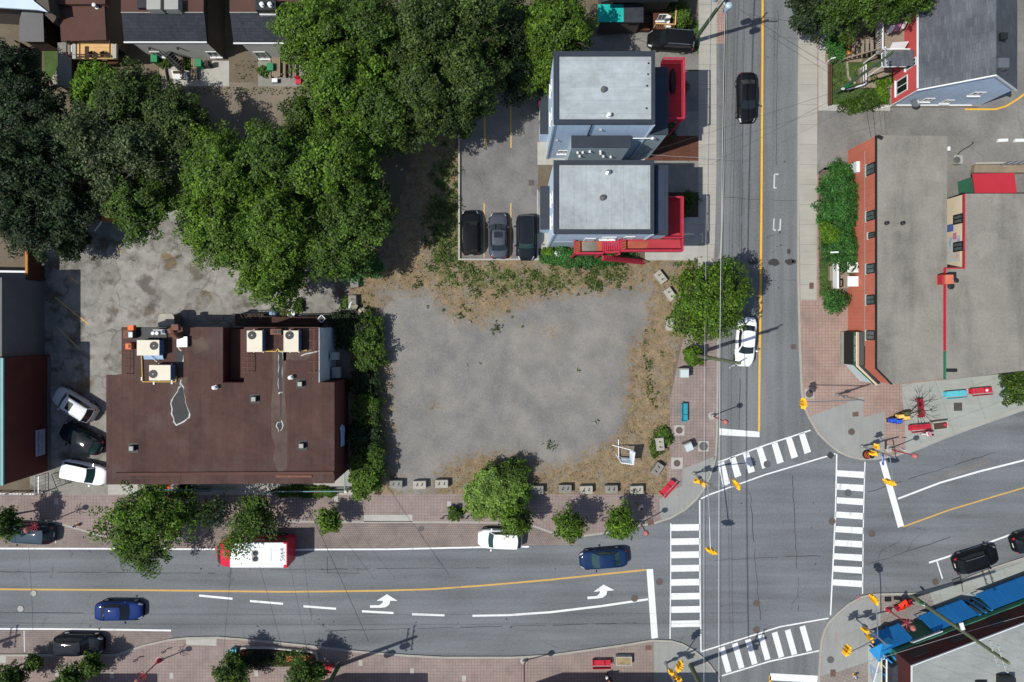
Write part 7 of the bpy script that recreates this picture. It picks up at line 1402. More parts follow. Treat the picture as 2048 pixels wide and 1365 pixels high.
# post-and-ring cycle stands
cs = thing('cycle_stand', 'post-and-ring cycle stand nearest the lower brick bay', 'cycle stand', G(277, 1316, KH), 0, 'cycle stands'); mb = MB(); mb.tube((0, 0, 0), (0, 0, .85), .035); mb.lathe((0, 0, .84), [(.05, 0), (.02, .06)], 8); mb.build('post', 'dark_metal', cs); mb = MB(); P = [Vector((.22 * math.cos(i * .524), 0, .55 + .22 * math.sin(i * .524))) for i in range(13)]; mb.path(P, .025, 5); mb.build('ring', 'dark_metal', cs)
for x, y, lb in ((333, 1299, 'post-and-ring cycle stand by the pale kerb slab'), (146, 1333, 'post-and-ring cycle stand under the lower left trees'), (886, 1034, 'post-and-ring cycle stand left of the small round bush'), (1105, 1036, 'post-and-ring cycle stand between the first small trees'), (1204, 1038, 'post-and-ring cycle stand between the last small trees'), (935, 1033, 'post-and-ring cycle stand by the silvery willow shrub'), (85, 1336, 'post-and-ring cycle stand nearest the lower left corner')): dup(cs, G(x, y, KH), R.uniform(-.6, .6), lb)
# white slatted garden swing frame leaning on the lot
t = thing('garden_swing', 'white slatted timber garden swing standing on the gravel lot', 'garden swing', G(1245, 900, Z3))
F = lambda x, y, z: G(1220 + x * 80 / 1213, 860 + y * 90 / 1365, z)
mb = MB(); mb.tube(F(262, 300, .15), F(262, 840, .55), .06, n=5); mb.tube(F(75, 465, .15), F(640, 615, 1.5), .05, n=5); mb.tube(F(190, 750, .15), F(345, 1000, 1.3), .06, n=5); mb.tube(F(345, 1000, 1.3), F(690, 1050, 1.9), .07, n=5); mb.tube(F(690, 1050, 1.9), F(750, 690, 2.2), .08, n=5); mb.tube(F(550, 490, .15), F(750, 690, 2.2), .06, n=5); mb.tube(F(690, 1050, 1.9), F(510, 830, .15), .05, n=5); mb.build('frame', 'white', t, world=True)
mb = MB(); [mb.tube(F(290 + i * 28, 860 + i * 42, .5 + i * .22), F(590 + i * 22, 880 + i * 42, .7 + i * .3), .085, n=4) for i in range(4)]; mb.build('seat_slat', 'siding_light', t, world=True); mb = MB(); [mb.tube(F(620 + i * 30, 630 + i * 18, 1.3 + i * .22), F(615 + i * 22, 930 + i * 34, .9 + i * .24), .085, n=4) for i in range(5)]; mb.build('back_slat', 'white', t, world=True)
mb = MB(); mb.add([F(640, 620, 1.45), F(745, 690, 2.15), F(685, 1040, 1.85), F(600, 900, .9)], [(0, 1, 2, 3)]); mb.build('back_board', 'siding_light', t, world=True, solid=.04)
for x, y, lb in ((1188, 846, 'small broken concrete lump on the gravel'), (939, 645, 'pale rubble lump among weeds at the gravel edge')):
    mb = MB(); p = G(x, y, Z3); mb.box(p + Vector((0, 0, .1)), (.3, .24, .2), rz=.4); mb.box(p + Vector((.14, -.1, .06)), (.2, .16, .12), rz=1.1)
    tag(mb.build('rubble_lump', 'concrete_old', bevel=.03), lb, 'rubble')
# litter and pale stones strewn over the lot: past counting
mb = MB(); rr = random.Random(11); k = 0
while k < 420:
    x = rr.uniform(700, 1390); y = rr.uniform(440, 985)
    if LOT_IN(x, y): s_ = rr.choice((.03, .04, .05, .05, .07)); mb.box(G(x, y, Z3 + s_ * .4), (s_, s_ * rr.uniform(.6, 1.2), s_ * .7), rz=rr.uniform(0, 3)); k += 1
tag(mb.build('gravel_stones', 'stone'), 'pale stones and litter strewn over the gravel lot', 'stones', kind='stuff')
# flower bed with a pale kerb
t = thing('flower_bed', 'raised flower bed with pale rounded edge below the main road', 'flower bed', G(550, 1320, KH)); mb = MB(); mb.strip(XY([(481, 1304), (484, 1298), (540, 1298), (622, 1306), (631, 1310), (633, 1322)], .4), .14, KH, .45, 1); mb.build('edge', 'concrete', t, world=True); bpart(t, 'soil', 'soil', lambda m: m.prism(XY([(474, 1302), (486, 1300), (540, 1301), (620, 1309), (630, 1322), (625, 1334), (474, 1334)], .3), KH, .3))
# ------------------------------------------------------------------ trees and plants
def leaf_mesh(name, centres, outs, size, mats, parent, seed, up=.55, jit=.62, aspect=.62, loc=None):
    rg = np.random.default_rng(seed); n = len(centres)
    nr = outs * .5 + np.array([0, 0, up]) + rg.normal(size=(n, 3)) * jit * .6; nr /= np.linalg.norm(nr, axis=1)[:, None] + 1e-9
    a = rg.normal(size=(n, 3)); u = np.cross(nr, a); u /= np.linalg.norm(u, axis=1)[:, None] + 1e-9; w = np.cross(nr, u)
    s = (size * rg.uniform(.6, 1.35, n))[:, None]
    P = np.stack([centres - u * s * .5, centres - w * s * .5 * aspect + nr * s * .06, centres + u * s * .5, centres + w * s * .5 * aspect + nr * s * .06], axis=1).reshape(-1, 3)
    me = bpy.data.meshes.new(name); me.vertices.add(4 * n); me.loops.add(4 * n); me.polygons.add(n)
    me.vertices.foreach_set('co', P.astype(np.float32).ravel()); me.loops.foreach_set('vertex_index', np.arange(4 * n, dtype=np.int32)); me.polygons.foreach_set('loop_start', np.arange(0, 4 * n, 4, dtype=np.int32))
    ml = mats if isinstance(mats, list) else [mats]
    for m in ml: me.materials.append(M[m])
    if len(ml) > 1: me.polygons.foreach_set('material_index', rg.choice(len(ml), n).astype(np.int32))
    me.update(calc_edges=True); me.validate()
    o = bpy.data.objects.new(name, me); COL.objects.link(o)
    if parent is not None: o.parent = parent
    if loc is not None: o.location = loc
    return o

def crown_points(blobs, rg, space=.85, per=38, rc=.55, low=-.35, fill=.18):
    C_, O_ = [], []
    for (cx, cy, cz, rx, ry, rz) in blobs:
        area = 4 * math.pi * ((rx * ry) ** 1.0 + rx * rz + ry * rz) / 3
        n = max(5, int(area * (1 - low) / 2 / space ** 2))
        d = rg.normal(size=(n * 3, 3)); d /= np.linalg.norm(d, axis=1)[:, None]; d = d[d[:, 2] > low][:n]
        f = rg.uniform(.66, 1.14, len(d))[:, None]
        c = d * np.array([rx, ry, rz]) * f + np.array([cx, cy, cz])
        rs_ = rg.uniform(.55, 1.5, len(d)); k = np.maximum(6, (per * rs_ ** 1.7 * rg.uniform(.8, 1.2, len(d)))).astype(int)
        idx = np.repeat(np.arange(len(d)), k); m = len(idx)
        q = rg.normal(size=(m, 3)); q /= np.linalg.norm(q, axis=1)[:, None]; rr_ = rc * rg.uniform(.35, 1.0, m) ** .6 * np.repeat(rs_, k)
        off_ = q * rr_[:, None] * np.array([1, 1, .6]); dd = d[idx]; off_ += dd * (off_ * dd).sum(1)[:, None] * .7
        C_.append(c[idx] + off_); O_.append(d[idx] * .6 + q * .6)
        nf = int(m * fill)
        if nf:
            e = rg.normal(size=(nf, 3)); e /= np.linalg.norm(e, axis=1)[:, None]; e *= rg.uniform(.2, .8, nf)[:, None]
            C_.append(e * np.array([rx, ry, rz]) + np.array([cx, cy, cz])); O_.append(e)
    return np.concatenate(C_), np.concatenate(O_)

def limbs(parent, h, r, rg, n=7, m='bark', lean=(0, 0), tr=None, name='trunk', bare=0):
    tr = tr or .045 * h; mb = MB(); top = Vector((lean[0], lean[1], h * .55)); mid = Vector((lean[0] * .4, lean[1] * .4, h * .28))
    mb.tube((0, 0, -.05), mid, tr, tr * .75, 8); mb.tube(mid, top, tr * .75, tr * .45, 8)
    for i in range(n):
        a = 6.283 * (i + rg.uniform(-.3, .3)) / n; s = mid.lerp(top, rg.uniform(.3, 1)); L = r * rg.uniform(.55, .95)
        e1 = s + Vector((math.cos(a) * L * .5, math.sin(a) * L * .5, h * rg.uniform(.1, .2))); e2 = e1 + Vector((math.cos(a + .3) * L * .5, math.sin(a + .3) * L * .5, h * rg.uniform(.08, .2)))
        mb.tube(s, e1, tr * .38, tr * .22, 6); mb.tube(e1, e2, tr * .22, tr * .07, 5)
        for j in range(2 + bare): b = a + rg.uniform(-1.1, 1.1); f = e1.lerp(e2, rg.uniform(0, .9)); mb.tube(f, f + Vector((math.cos(b) * L * .4, math.sin(b) * L * .4, h * rg.uniform(.02, .14))), tr * .11, tr * .03, 4)
    return mb.build(name, m, parent)

def tree(px, py, rpx, h, m, label, seed, lobes=7, name='leafy_tree', cat='tree', flat=.62, space=1.02, per=125, leaf=.225, base=None, group=None, stretch=(1, 1), bark='bark', bare=0, low=-.3, rc=.55, fill=.05, spread=.6):
    rg = np.random.default_rng(seed); hc = h * .72
    c = G(px, py, hc); r = rpx * (H - hc) / (H * S)
    b = G(*base, KH) if base else Vector((c.x, c.y, KH))
    t = thing(name, label, cat, b, 0, group); dx, dy = c.x - b.x, c.y - b.y
    B_ = [(dx, dy, h * .62, r * .66 * stretch[0], r * .66 * stretch[1], h * .34)]
    for i in range(lobes):
        a = 6.283 * (i + rg.uniform(-.35, .35)) / lobes; d = r * rg.uniform(spread * .82, spread * 1.14); q = r * rg.uniform(.30, .46)
        B_.append((dx + math.cos(a) * d * stretch[0], dy + math.sin(a) * d * stretch[1], h * rg.uniform(.52, .74), q, q, q * rg.uniform(.7, 1.0)))
    for i in range(max(2, lobes // 2)):
        a = rg.uniform(0, 6.283); d = r * rg.uniform(.1, .42); q = r * rg.uniform(.26, .4); B_.append((dx + math.cos(a) * d * stretch[0], dy + math.sin(a) * d * stretch[1], h * rg.uniform(.80, .90), q, q, q * .7))
    P, O = crown_points(B_, rg, space, per, rc, low, fill)
    P[:, 2] = np.clip(P[:, 2], .25, None)
    leaf_mesh('crown', P, O, leaf, m, t, seed + 1)
    limbs(t, h, r, rg, 6 + lobes // 3, bark, (dx, dy), max(.05, .02 * h + r * .02), bare=bare)
    return t
def bush(px, py, rx, ry, h, m, label, seed, name='leafy_bush', cat='bush', leaf=.19, per=60, space=.55, rz=0.0, n=6, base=KH, group=None, rc=.34):
    rg = np.random.default_rng(seed); c = G(px, py, h * .6); k = (H - h * .6) / (H * S); RX, RY = rx * k, ry * k
    t = thing(name, label, cat, (c.x, c.y, base), 0, group); B_ = []
    for i in range(n):
        u, v = rg.uniform(-.62, .62, 2); q = rg.uniform(.42, .6)
        B_.append((u * RX, v * RY, h * rg.uniform(.35, .55), max(RX * q, .3), max(RY * q, .3), h * rg.uniform(.35, .5)))
    P, O = crown_points(B_, rg, space, per, rc, -.1, .12); P[:, 2] = np.clip(P[:, 2], .04, h * 1.1)
    if rz: cs_, sn = math.cos(rz), math.sin(rz); P[:, :2] = P[:, :2] @ np.array([[cs_, sn], [-sn, cs_]])
    leaf_mesh('foliage', P, O, leaf, m, t, seed + 1)
    mb = MB(); [mb.tube((0, 0, 0), (rg.uniform(-.4, .4) * RX, rg.uniform(-.4, .4) * RY, h * .6), .03, .012, 5) for i in range(5)]; mb.build('stem', 'bark', t)
    return t

GC = 'trees of the backyard canopy'
# the bright canopy behind the restaurant and houses
for i, a in enumerate((
    (455, 345, 96, 11.5, 'leaf_bright', 'bright green tree on the west side of the canopy, next to the small lane'),
    (560, 320, 84, 12.5, 'leaf_mid', 'mid green tree crown below the lane in the canopy'),
    (440, 455, 88, 10.5, 'leaf_bright', 'bright green tree overhanging the cracked rear parking'),
    (560, 440, 96, 12.0, 'leaf_bright', 'bright green tree in the centre of the southern canopy'),
    (548, 545, 72, 9.0, 'leaf_bright', 'bright green tree reaching down to the brown building back porch'),
    (668, 330, 92, 12.5, 'leaf_bright', 'light green tree in the middle of the canopy'),
    (715, 425, 84, 11.0, 'leaf_mid', 'mid green tree on the east edge above the dry grass'),
    (665, 495, 70, 9.5, 'leaf_mid', 'mid green tree above the scrap trailer'),
    (724, 525, 36, 5.5, 'leaf_hedge', 'low blue green young tree beside the shaded concrete block'),
    (640, 60, 92, 12.0, 'leaf_bright', 'large bright green tree beside the dark shingled eave'),
    (690, 170, 92, 12.5, 'leaf_bright', 'bright green tree above the red plastic chair'),
    (610, 235, 44, 8.5, 'leaf_mid', 'thin green tree crown spilling over the lane'),
    (752, 65, 78, 13.0, 'leaf_mid', 'mid green tree at the top of the canopy'),
    (772, 235, 78, 11.5, 'leaf_mid', 'mid green tree in the dip between the taller crowns'),
    (845, 70, 82, 13.5, 'leaf_olive', 'tall olive green tree at the top of the canopy'),
    (850, 190, 84, 12.5, 'leaf_olive', 'olive green tree with pale twigs near the residents lot'),
    (935, 150, 74, 12.5, 'leaf_olive', 'olive green tree leaning over the residents lot'),
    (945, 40, 70, 13.0, 'leaf_olive', 'olive green tree at the top edge left of the dark gap'),
    (920, 225, 50, 9.0, 'leaf_olive', 'lower olive green tree whose branches reach the parking kerb'),
    (1115, 52, 74, 11.5, 'leaf_bright', 'bright green tree beside the teal lean-to'),
    (1092, 118, 52, 9.0, 'leaf_bright', 'bright green tree against the northern tall house'),
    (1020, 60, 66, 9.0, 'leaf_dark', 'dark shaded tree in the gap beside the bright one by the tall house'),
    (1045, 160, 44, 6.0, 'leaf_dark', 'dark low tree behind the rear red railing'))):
    px, py, r_, h_, m_, lb = a
    tree(px, py, r_, h_, m_, lb, 100 + i * 7, group=GC, lobes=8 if r_ > 60 else 6, bare=1 if m_ == 'leaf_olive' else 0, name='leafy_tree')
GL_ = 'trees of the left yards'  # the dark leaves among these carry the yards' shade in their colour
for i, a in enumerate((
    (196, 175, 58, 5.5, 'leaf_lime', 'lime green tree in front of the sunlit balcony', 0), (262, 205, 66, 8.5, 'leaf_olive', 'dark green tree between the lime one and the lane', 1), (345, 245, 66, 9.5, 'leaf_olive', 'dark green tree with its crown edging the lane', 1),
    (185, 275, 70, 10.5, 'leaf_grey', 'grey green tree with bare pale branches', 4), (275, 300, 72, 10.0, 'leaf_grey', 'thin grey green tree full of dead twigs', 4), (225, 345, 62, 8.5, 'leaf_grey', 'small grey green tree above the orange timber shed', 3), (280, 400, 68, 8.0, 'leaf_mid', 'mid green tree overhanging the orange timber shed', 0),
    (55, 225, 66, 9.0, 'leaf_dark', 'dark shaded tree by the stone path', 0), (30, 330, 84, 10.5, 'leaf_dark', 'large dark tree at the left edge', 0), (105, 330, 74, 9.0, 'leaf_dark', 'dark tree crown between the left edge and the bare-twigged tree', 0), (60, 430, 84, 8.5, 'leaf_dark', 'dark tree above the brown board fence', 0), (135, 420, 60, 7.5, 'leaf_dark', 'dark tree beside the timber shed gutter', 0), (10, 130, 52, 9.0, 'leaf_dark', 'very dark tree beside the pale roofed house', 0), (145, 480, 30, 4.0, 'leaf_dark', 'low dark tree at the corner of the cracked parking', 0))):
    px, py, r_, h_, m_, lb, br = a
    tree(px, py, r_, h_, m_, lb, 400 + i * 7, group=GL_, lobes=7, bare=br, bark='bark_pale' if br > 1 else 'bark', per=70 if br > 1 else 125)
# street trees
tree(1420, 606, 80, 8.5, 'leaf_bright', 'round green street tree over the side street pavement', 601, lobes=9, base=(1388, 616), spread=.62)
tree(1385, 712, 17, 2.2, 'leaf_bright', 'small green shoot growing at the leaning pole foot', 605, lobes=4, name='sapling', leaf=.24, space=.4, rc=.25, base=(1383, 710))
tree(300, 1040, 88, 8.0, 'leaf_bright', 'large ragged street tree left of the bus', 611, lobes=9, base=(370, 1030), stretch=(1.0, .62), per=85, space=1.15, leaf=.22, spread=.7, bare=2, fill=.06, flat=.5)
tree(282, 1100, 46, 6.5, 'leaf_mid', 'lower ragged half of the street tree over the lane', 612, lobes=6, base=(372, 1036), per=85, space=1.1, leaf=.22, spread=.7, bare=1, fill=.06)
tree(505, 1038, 38, 6.3, 'leaf_mid', 'shaded street tree over the front of the bus', 616, lobes=6, base=(480, 1026), per=60, space=1.1, leaf=.22, spread=.7, bare=3, fill=.05, bark='bark_pale')
tree(425, 1025, 34, 6.0, 'leaf_dark', 'thin dark street tree between the ragged tree and the bus', 618, lobes=5, base=(425, 1015), per=14, space=1.0, bare=4, fill=.04)
tree(466, 1088, 26, 6.3, 'leaf_bright', 'leafy branches of a street tree hanging over the red bus front', 619, lobes=5, base=(474, 1034), per=12, space=.9, bare=2, fill=.03, spread=.7)
SG = 'small street trees along the kerb'
for i, (px, py, r_, h_, b_, lb, m_) in enumerate(((658, 1041, 22, 3.6, (674, 1026), 'small street tree by the pale kerb slab right of the bus', 'leaf_bright'), (1034, 1042, 32, 5.0, (1041, 1010), 'small street tree touching the silvery willow shrub', 'leaf_bright'), (1137, 1052, 31, 5.0, (1140, 1022), 'small street tree midway to the corner', 'leaf_bright'), (1242, 1050, 33, 5.0, (1247, 1018), 'small street tree nearest the corner', 'leaf_bright'),
        (20, 1358, 26, 4.2, (40, 1330), 'small street tree in the lower left corner', 'leaf_mid'), (68, 1327, 11, 2.6, (62, 1330), 'tiny street tree crown beside the lower left corner', 'leaf_mid'), (182, 1330, 16, 3.4, (170, 1345), 'slim street tree below the black parked wagon', 'leaf_mid'), (138, 1356, 22, 4.0, (150, 1350), 'small street tree at the bottom edge below the brick bay', 'leaf_mid'), (462, 1346, 36, 4.6, (488, 1318), 'street tree over the turquoise bench', 'leaf_mid'), (602, 1348, 26, 4.6, (592, 1322), 'dense street tree over the flower bed', 'leaf_mid'), (632, 1345, 17, 3.6, (618, 1330), 'thin street tree by the shaded red bench', 'leaf_mid'), (12, 1048, 30, 4.8, (24, 1030), 'street tree covering the rear of the steel blue wagon', 'leaf_mid'), (2040, 776, 34, 4.5, (2030, 776), 'small street tree at the right edge of the plaza', 'leaf_mid'))):
    tree(px, py, r_, h_, m_, lb, 700 + i * 5, lobes=6, base=b_, per=52, space=.62, rc=.34, leaf=.2, group=SG, fill=.1, spread=.66, name='street_tree')
# bare shrub tree on the plaza
t = thing('bare_tree', 'bare dark twiggy tree between the red benches on the plaza', 'tree', G(1816, 829, KH)); rg = np.random.default_rng(9); tp = G(1838, 822, 2.6) - Vector(t.location); mb = MB(); mb.tube((0, 0, 0), tp, .07, .05, 7); mb.build('trunk', 'wood_dark', t); mb = MB()
for i in range(15):
    a = 6.283 * i / 15 + rg.uniform(-.2, .2); L = rg.uniform(1.0, 1.7); e = tp + Vector((math.cos(a) * L * .6, math.sin(a) * L * .6, rg.uniform(.3, .8))); mb.tube(tp, e, .035, .018, 5)
    for j in range(4): b = a + rg.uniform(-.8, .8); mb.tube(e, e + Vector((math.cos(b) * L * .5, math.sin(b) * L * .5, rg.uniform(-.1, .4))), .016, .006, 4)
mb.build('branches', 'wood_dark', t)
# north-east trees and hedge
for i, (px, py, r_, h_, m_, lb) in enumerate(((1630, 4, 54, 7, 'leaf_dark', 'dark green tree overhanging the side street at the top'), (1702, -10, 62, 10.5, 'leaf_mid', 'dense green tree above the front yard'), (1765, -18, 56, 10.5, 'leaf_mid', 'dense green tree beside the raised side deck'), (1832, -30, 52, 11, 'leaf_mid', 'green tree touching the shingled gable roof'))):
    tree(px, py, r_, h_, m_, lb, 820 + i * 5, lobes=8, group='trees of the north-east yard')
bush(1668, 90, 24, 20, 1.8, 'leaf_hedge', 'round green bush beside the orange fence panel', 841); bush(1350, 26, 24, 26, 2.2, 'leaf_mid', 'green bush at the corner of the grey shingled house', 842); bush(1679, 398, 38, 66, 2.6, 'leaf_hedge', 'northern half of the tall hedge against the brick wall', 843, n=14, per=44); bush(1676, 482, 36, 58, 2.5, 'leaf_hedge', 'southern half of the tall hedge against the brick wall', 844, n=13, per=44); bush(1660, 468, 17, 26, 2.7, 'leaf_lime', 'yellow green bush in the tall hedge', 845); bush(1670, 604, 23, 24, 2.0, 'leaf_hedge', 'ball-shaped bush at the end of the lawn strip', 846, n=5, per=46)
bush(1738, 200, 20, 18, 1.0, 'leaf_mid', 'bushes under the red wall of the gable house', 847); bush(1700, 214, 30, 7, .6, 'leaf_mid', 'low green border along the front yard edge', 848); bush(1762, 178, 12, 26, .9, 'leaf_lime', 'light green shrub at the gable house corner', 849)
tag(MB().box(G(1669, 505, 2.75), (.75, .14, .05), rz=.05).build('garden_marker', 'white'), 'small white board lying on top of the hedge', 'board')
# bushes and vines along the brown building's east wall
EB = 'bushes along the brown building'  # darker leaves paint in the building's shade along the wall
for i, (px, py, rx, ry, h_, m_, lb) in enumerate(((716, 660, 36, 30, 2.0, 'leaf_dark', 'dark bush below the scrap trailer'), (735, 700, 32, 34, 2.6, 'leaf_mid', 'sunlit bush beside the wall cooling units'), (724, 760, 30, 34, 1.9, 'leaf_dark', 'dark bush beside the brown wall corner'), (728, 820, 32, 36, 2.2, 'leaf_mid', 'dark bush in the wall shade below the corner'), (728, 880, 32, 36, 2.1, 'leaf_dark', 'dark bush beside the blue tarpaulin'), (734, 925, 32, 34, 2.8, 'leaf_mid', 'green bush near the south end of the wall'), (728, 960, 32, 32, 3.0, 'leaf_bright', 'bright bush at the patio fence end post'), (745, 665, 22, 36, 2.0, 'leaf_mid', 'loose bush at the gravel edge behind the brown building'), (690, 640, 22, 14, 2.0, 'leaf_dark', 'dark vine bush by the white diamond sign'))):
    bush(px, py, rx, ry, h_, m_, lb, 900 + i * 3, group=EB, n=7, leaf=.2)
bush(1000, 975, 56, 50, 2.6, 'leaf_silver', 'silvery willow shrub between the lot and the pavement', 951, n=12, per=100, leaf=.19); bush(972, 1010, 34, 26, 1.9, 'leaf_silver', 'lower skirt of the silvery willow shrub', 953, n=7, per=90, leaf=.19)
bush(1020, 955, 34, 30, 2.6, 'leaf_mid', 'greener shaded side of the willow shrub', 955, n=7, per=44)  # shaded side of the shrub put in as greener leaves
bush(912, 1028, 10, 9, .9, 'leaf_mid', 'small round bush on the pavement left of the willow shrub', 957, space=.3, rc=.2)
bush(1180, 517, 92, 10, .8, 'leaf_hedge', 'low green hedge below the red side decks', 959, n=16, space=.45); bush(1130, 510, 24, 12, .8, 'leaf_hedge', 'green shrub by the compressor in the planting bed', 961); bush(1096, 508, 8, 8, .6, 'leaf_lime', 'small lime green plant in the planting bed', 963, space=.3, rc=.2); bush(1372, 404, 20, 20, 1.2, 'leaf_mid', 'shaded front garden shrub of the southern tall house', 965); bush(1340, 258, 12, 12, .8, 'leaf_grey', 'pale flowering shrub by the northern front walk', 967); bush(1357, 180, 8, 9, .8, 'leaf_mid', 'potted plant below the northern front balcony', 968)
bush(508, 1322, 34, 15, .9, 'leaf_dark', 'shaded planting in the west half of the flower bed', 970, n=9); bush(588, 1319, 38, 11, .7, 'leaf_mid', 'green planting in the east half of the flower bed', 972, n=9)
rg = np.random.default_rng(4)
def petals(name, boxes, n, m, label, z):
    P = []
    for (x0, y0, x1, y1), k in boxes: P += [tuple(G(rg.uniform(x0, x1), rg.uniform(y0, y1), z + rg.uniform(-.1, .15))) for _ in range(k)]
    P = np.array(P); return tag(leaf_mesh(name, P, np.zeros_like(P), .14, m, None, 5, up=1.0), label, 'flowers', kind='stuff')
petals('flowers', [((570, 1310, 628, 1324), 90), ((482, 1300, 496, 1312), 30)], 120, 'petal_orange', 'orange flowers scattered through the lower flower bed', .85)
petals('flowers', [((560, 981, 640, 986), 40), ((372, 979, 380, 984), 10)], 50, 'petal_red', 'red flowers along the teal patio fence boxes', .5)
t = bush(610, 983, 70, 4, .35, 'leaf_mid', 'green plants in the teal fence flower box', 974, n=16, space=.3, rc=.2, leaf=.16); bush(345, 982, 46, 7, .6, 'leaf_dark', 'shaded plants in the western teal fence flower box', 976, n=12, space=.35, rc=.22)
for i, (x, y, r_) in enumerate(((1327, 868, 9), (1310, 900, 9), (1334, 876, 8), (690, 605, 10), (598, 610, 8), (527, 142, 10), (375, 125, 10), (330, 128, 10))): bush(x, y, r_, r_, .55, 'leaf_mid', ('weedy clump right of the upright concrete block', 'weedy clump below the upright concrete block', 'small weed at the pavement edge by the upright block', 'weed clump beside the scrap trailer block', 'weed clump by the back porch bag', 'leafy shrub by the picnic patio window', 'creeper growing on the dark metal steps', 'fern by the green bin near the steps')[i], 980 + i, space=.3, rc=.22, n=4)
# weeds (each clump too many to count) and dry grass tufts over the lot
P, Q, Wd = [], [], []
rr = random.Random(21); k = 0
while k < 330:
    x = rr.uniform(700, 1395); y = rr.uniform(260, 985)
    if not LOT_IN(x, y): continue
    dr, gn, _, _ = LOT_COVER(x, y)
    if rr.random() < (gn - .12) ** 1.5 * .8 + .0006:
        n = rr.choice((6, 10, 16, 26, 40)) if gn > .2 else rr.choice((3, 5, 8)); s_ = .05 + .006 * n; c = G(x, y, Z3); k += 1
        for _ in range(n): P.append((c.x + rr.gauss(0, s_), c.y + rr.gauss(0, s_), Z3 + rr.uniform(.02, .05 + s_ * .7)))
P = np.array(P); tag(leaf_mesh('weeds', P, np.zeros_like(P), .2, 'leaf_weed', None, 31, up=.6), 'green weeds dotted over the dry edges of the gravel lot', 'weeds', kind='stuff')
k = 0
while k < 5200:
    x = rr.uniform(700, 1395); y = rr.uniform(260, 985)
    if not LOT_IN(x, y): continue
    dr, gn, _, _ = LOT_COVER(x, y)
    if rr.random() < max(0, dr - .35) ** 1.3: Q.append((*G(x, y, Z3).xy, Z3 + rr.uniform(.01, .07))); k += 1
P = np.array(Q); tag(leaf_mesh('dry_grass', P, np.zeros_like(P), .2, 'straw', None, 33, up=.5, aspect=.4), 'dry straw coloured grass round the gravel lot', 'grass', kind='stuff')
P = []
for (x0, y0, x1, y1), n in (((1342, 40, 1396, 108), 300), ((1662, 128, 1730, 208), 700), ((1638, 505, 1662, 590), 240), ((380, 176, 620, 190), 200), ((1637, 350, 1650, 500), 200), ((470, 120, 516, 165), 60), ((1345, 524, 1395, 532), 80)):
    for _ in range(n): P.append((*G(rr.uniform(x0, x1), rr.uniform(y0, y1), Z3).xy, Z3 + rr.uniform(.01, .1)))
P = np.array(P); tag(leaf_mesh('grass', P, np.zeros_like(P), .18, 'leaf_weed', None, 35, up=.5), 'short rough grass in the yards and verges', 'grass', kind='stuff')

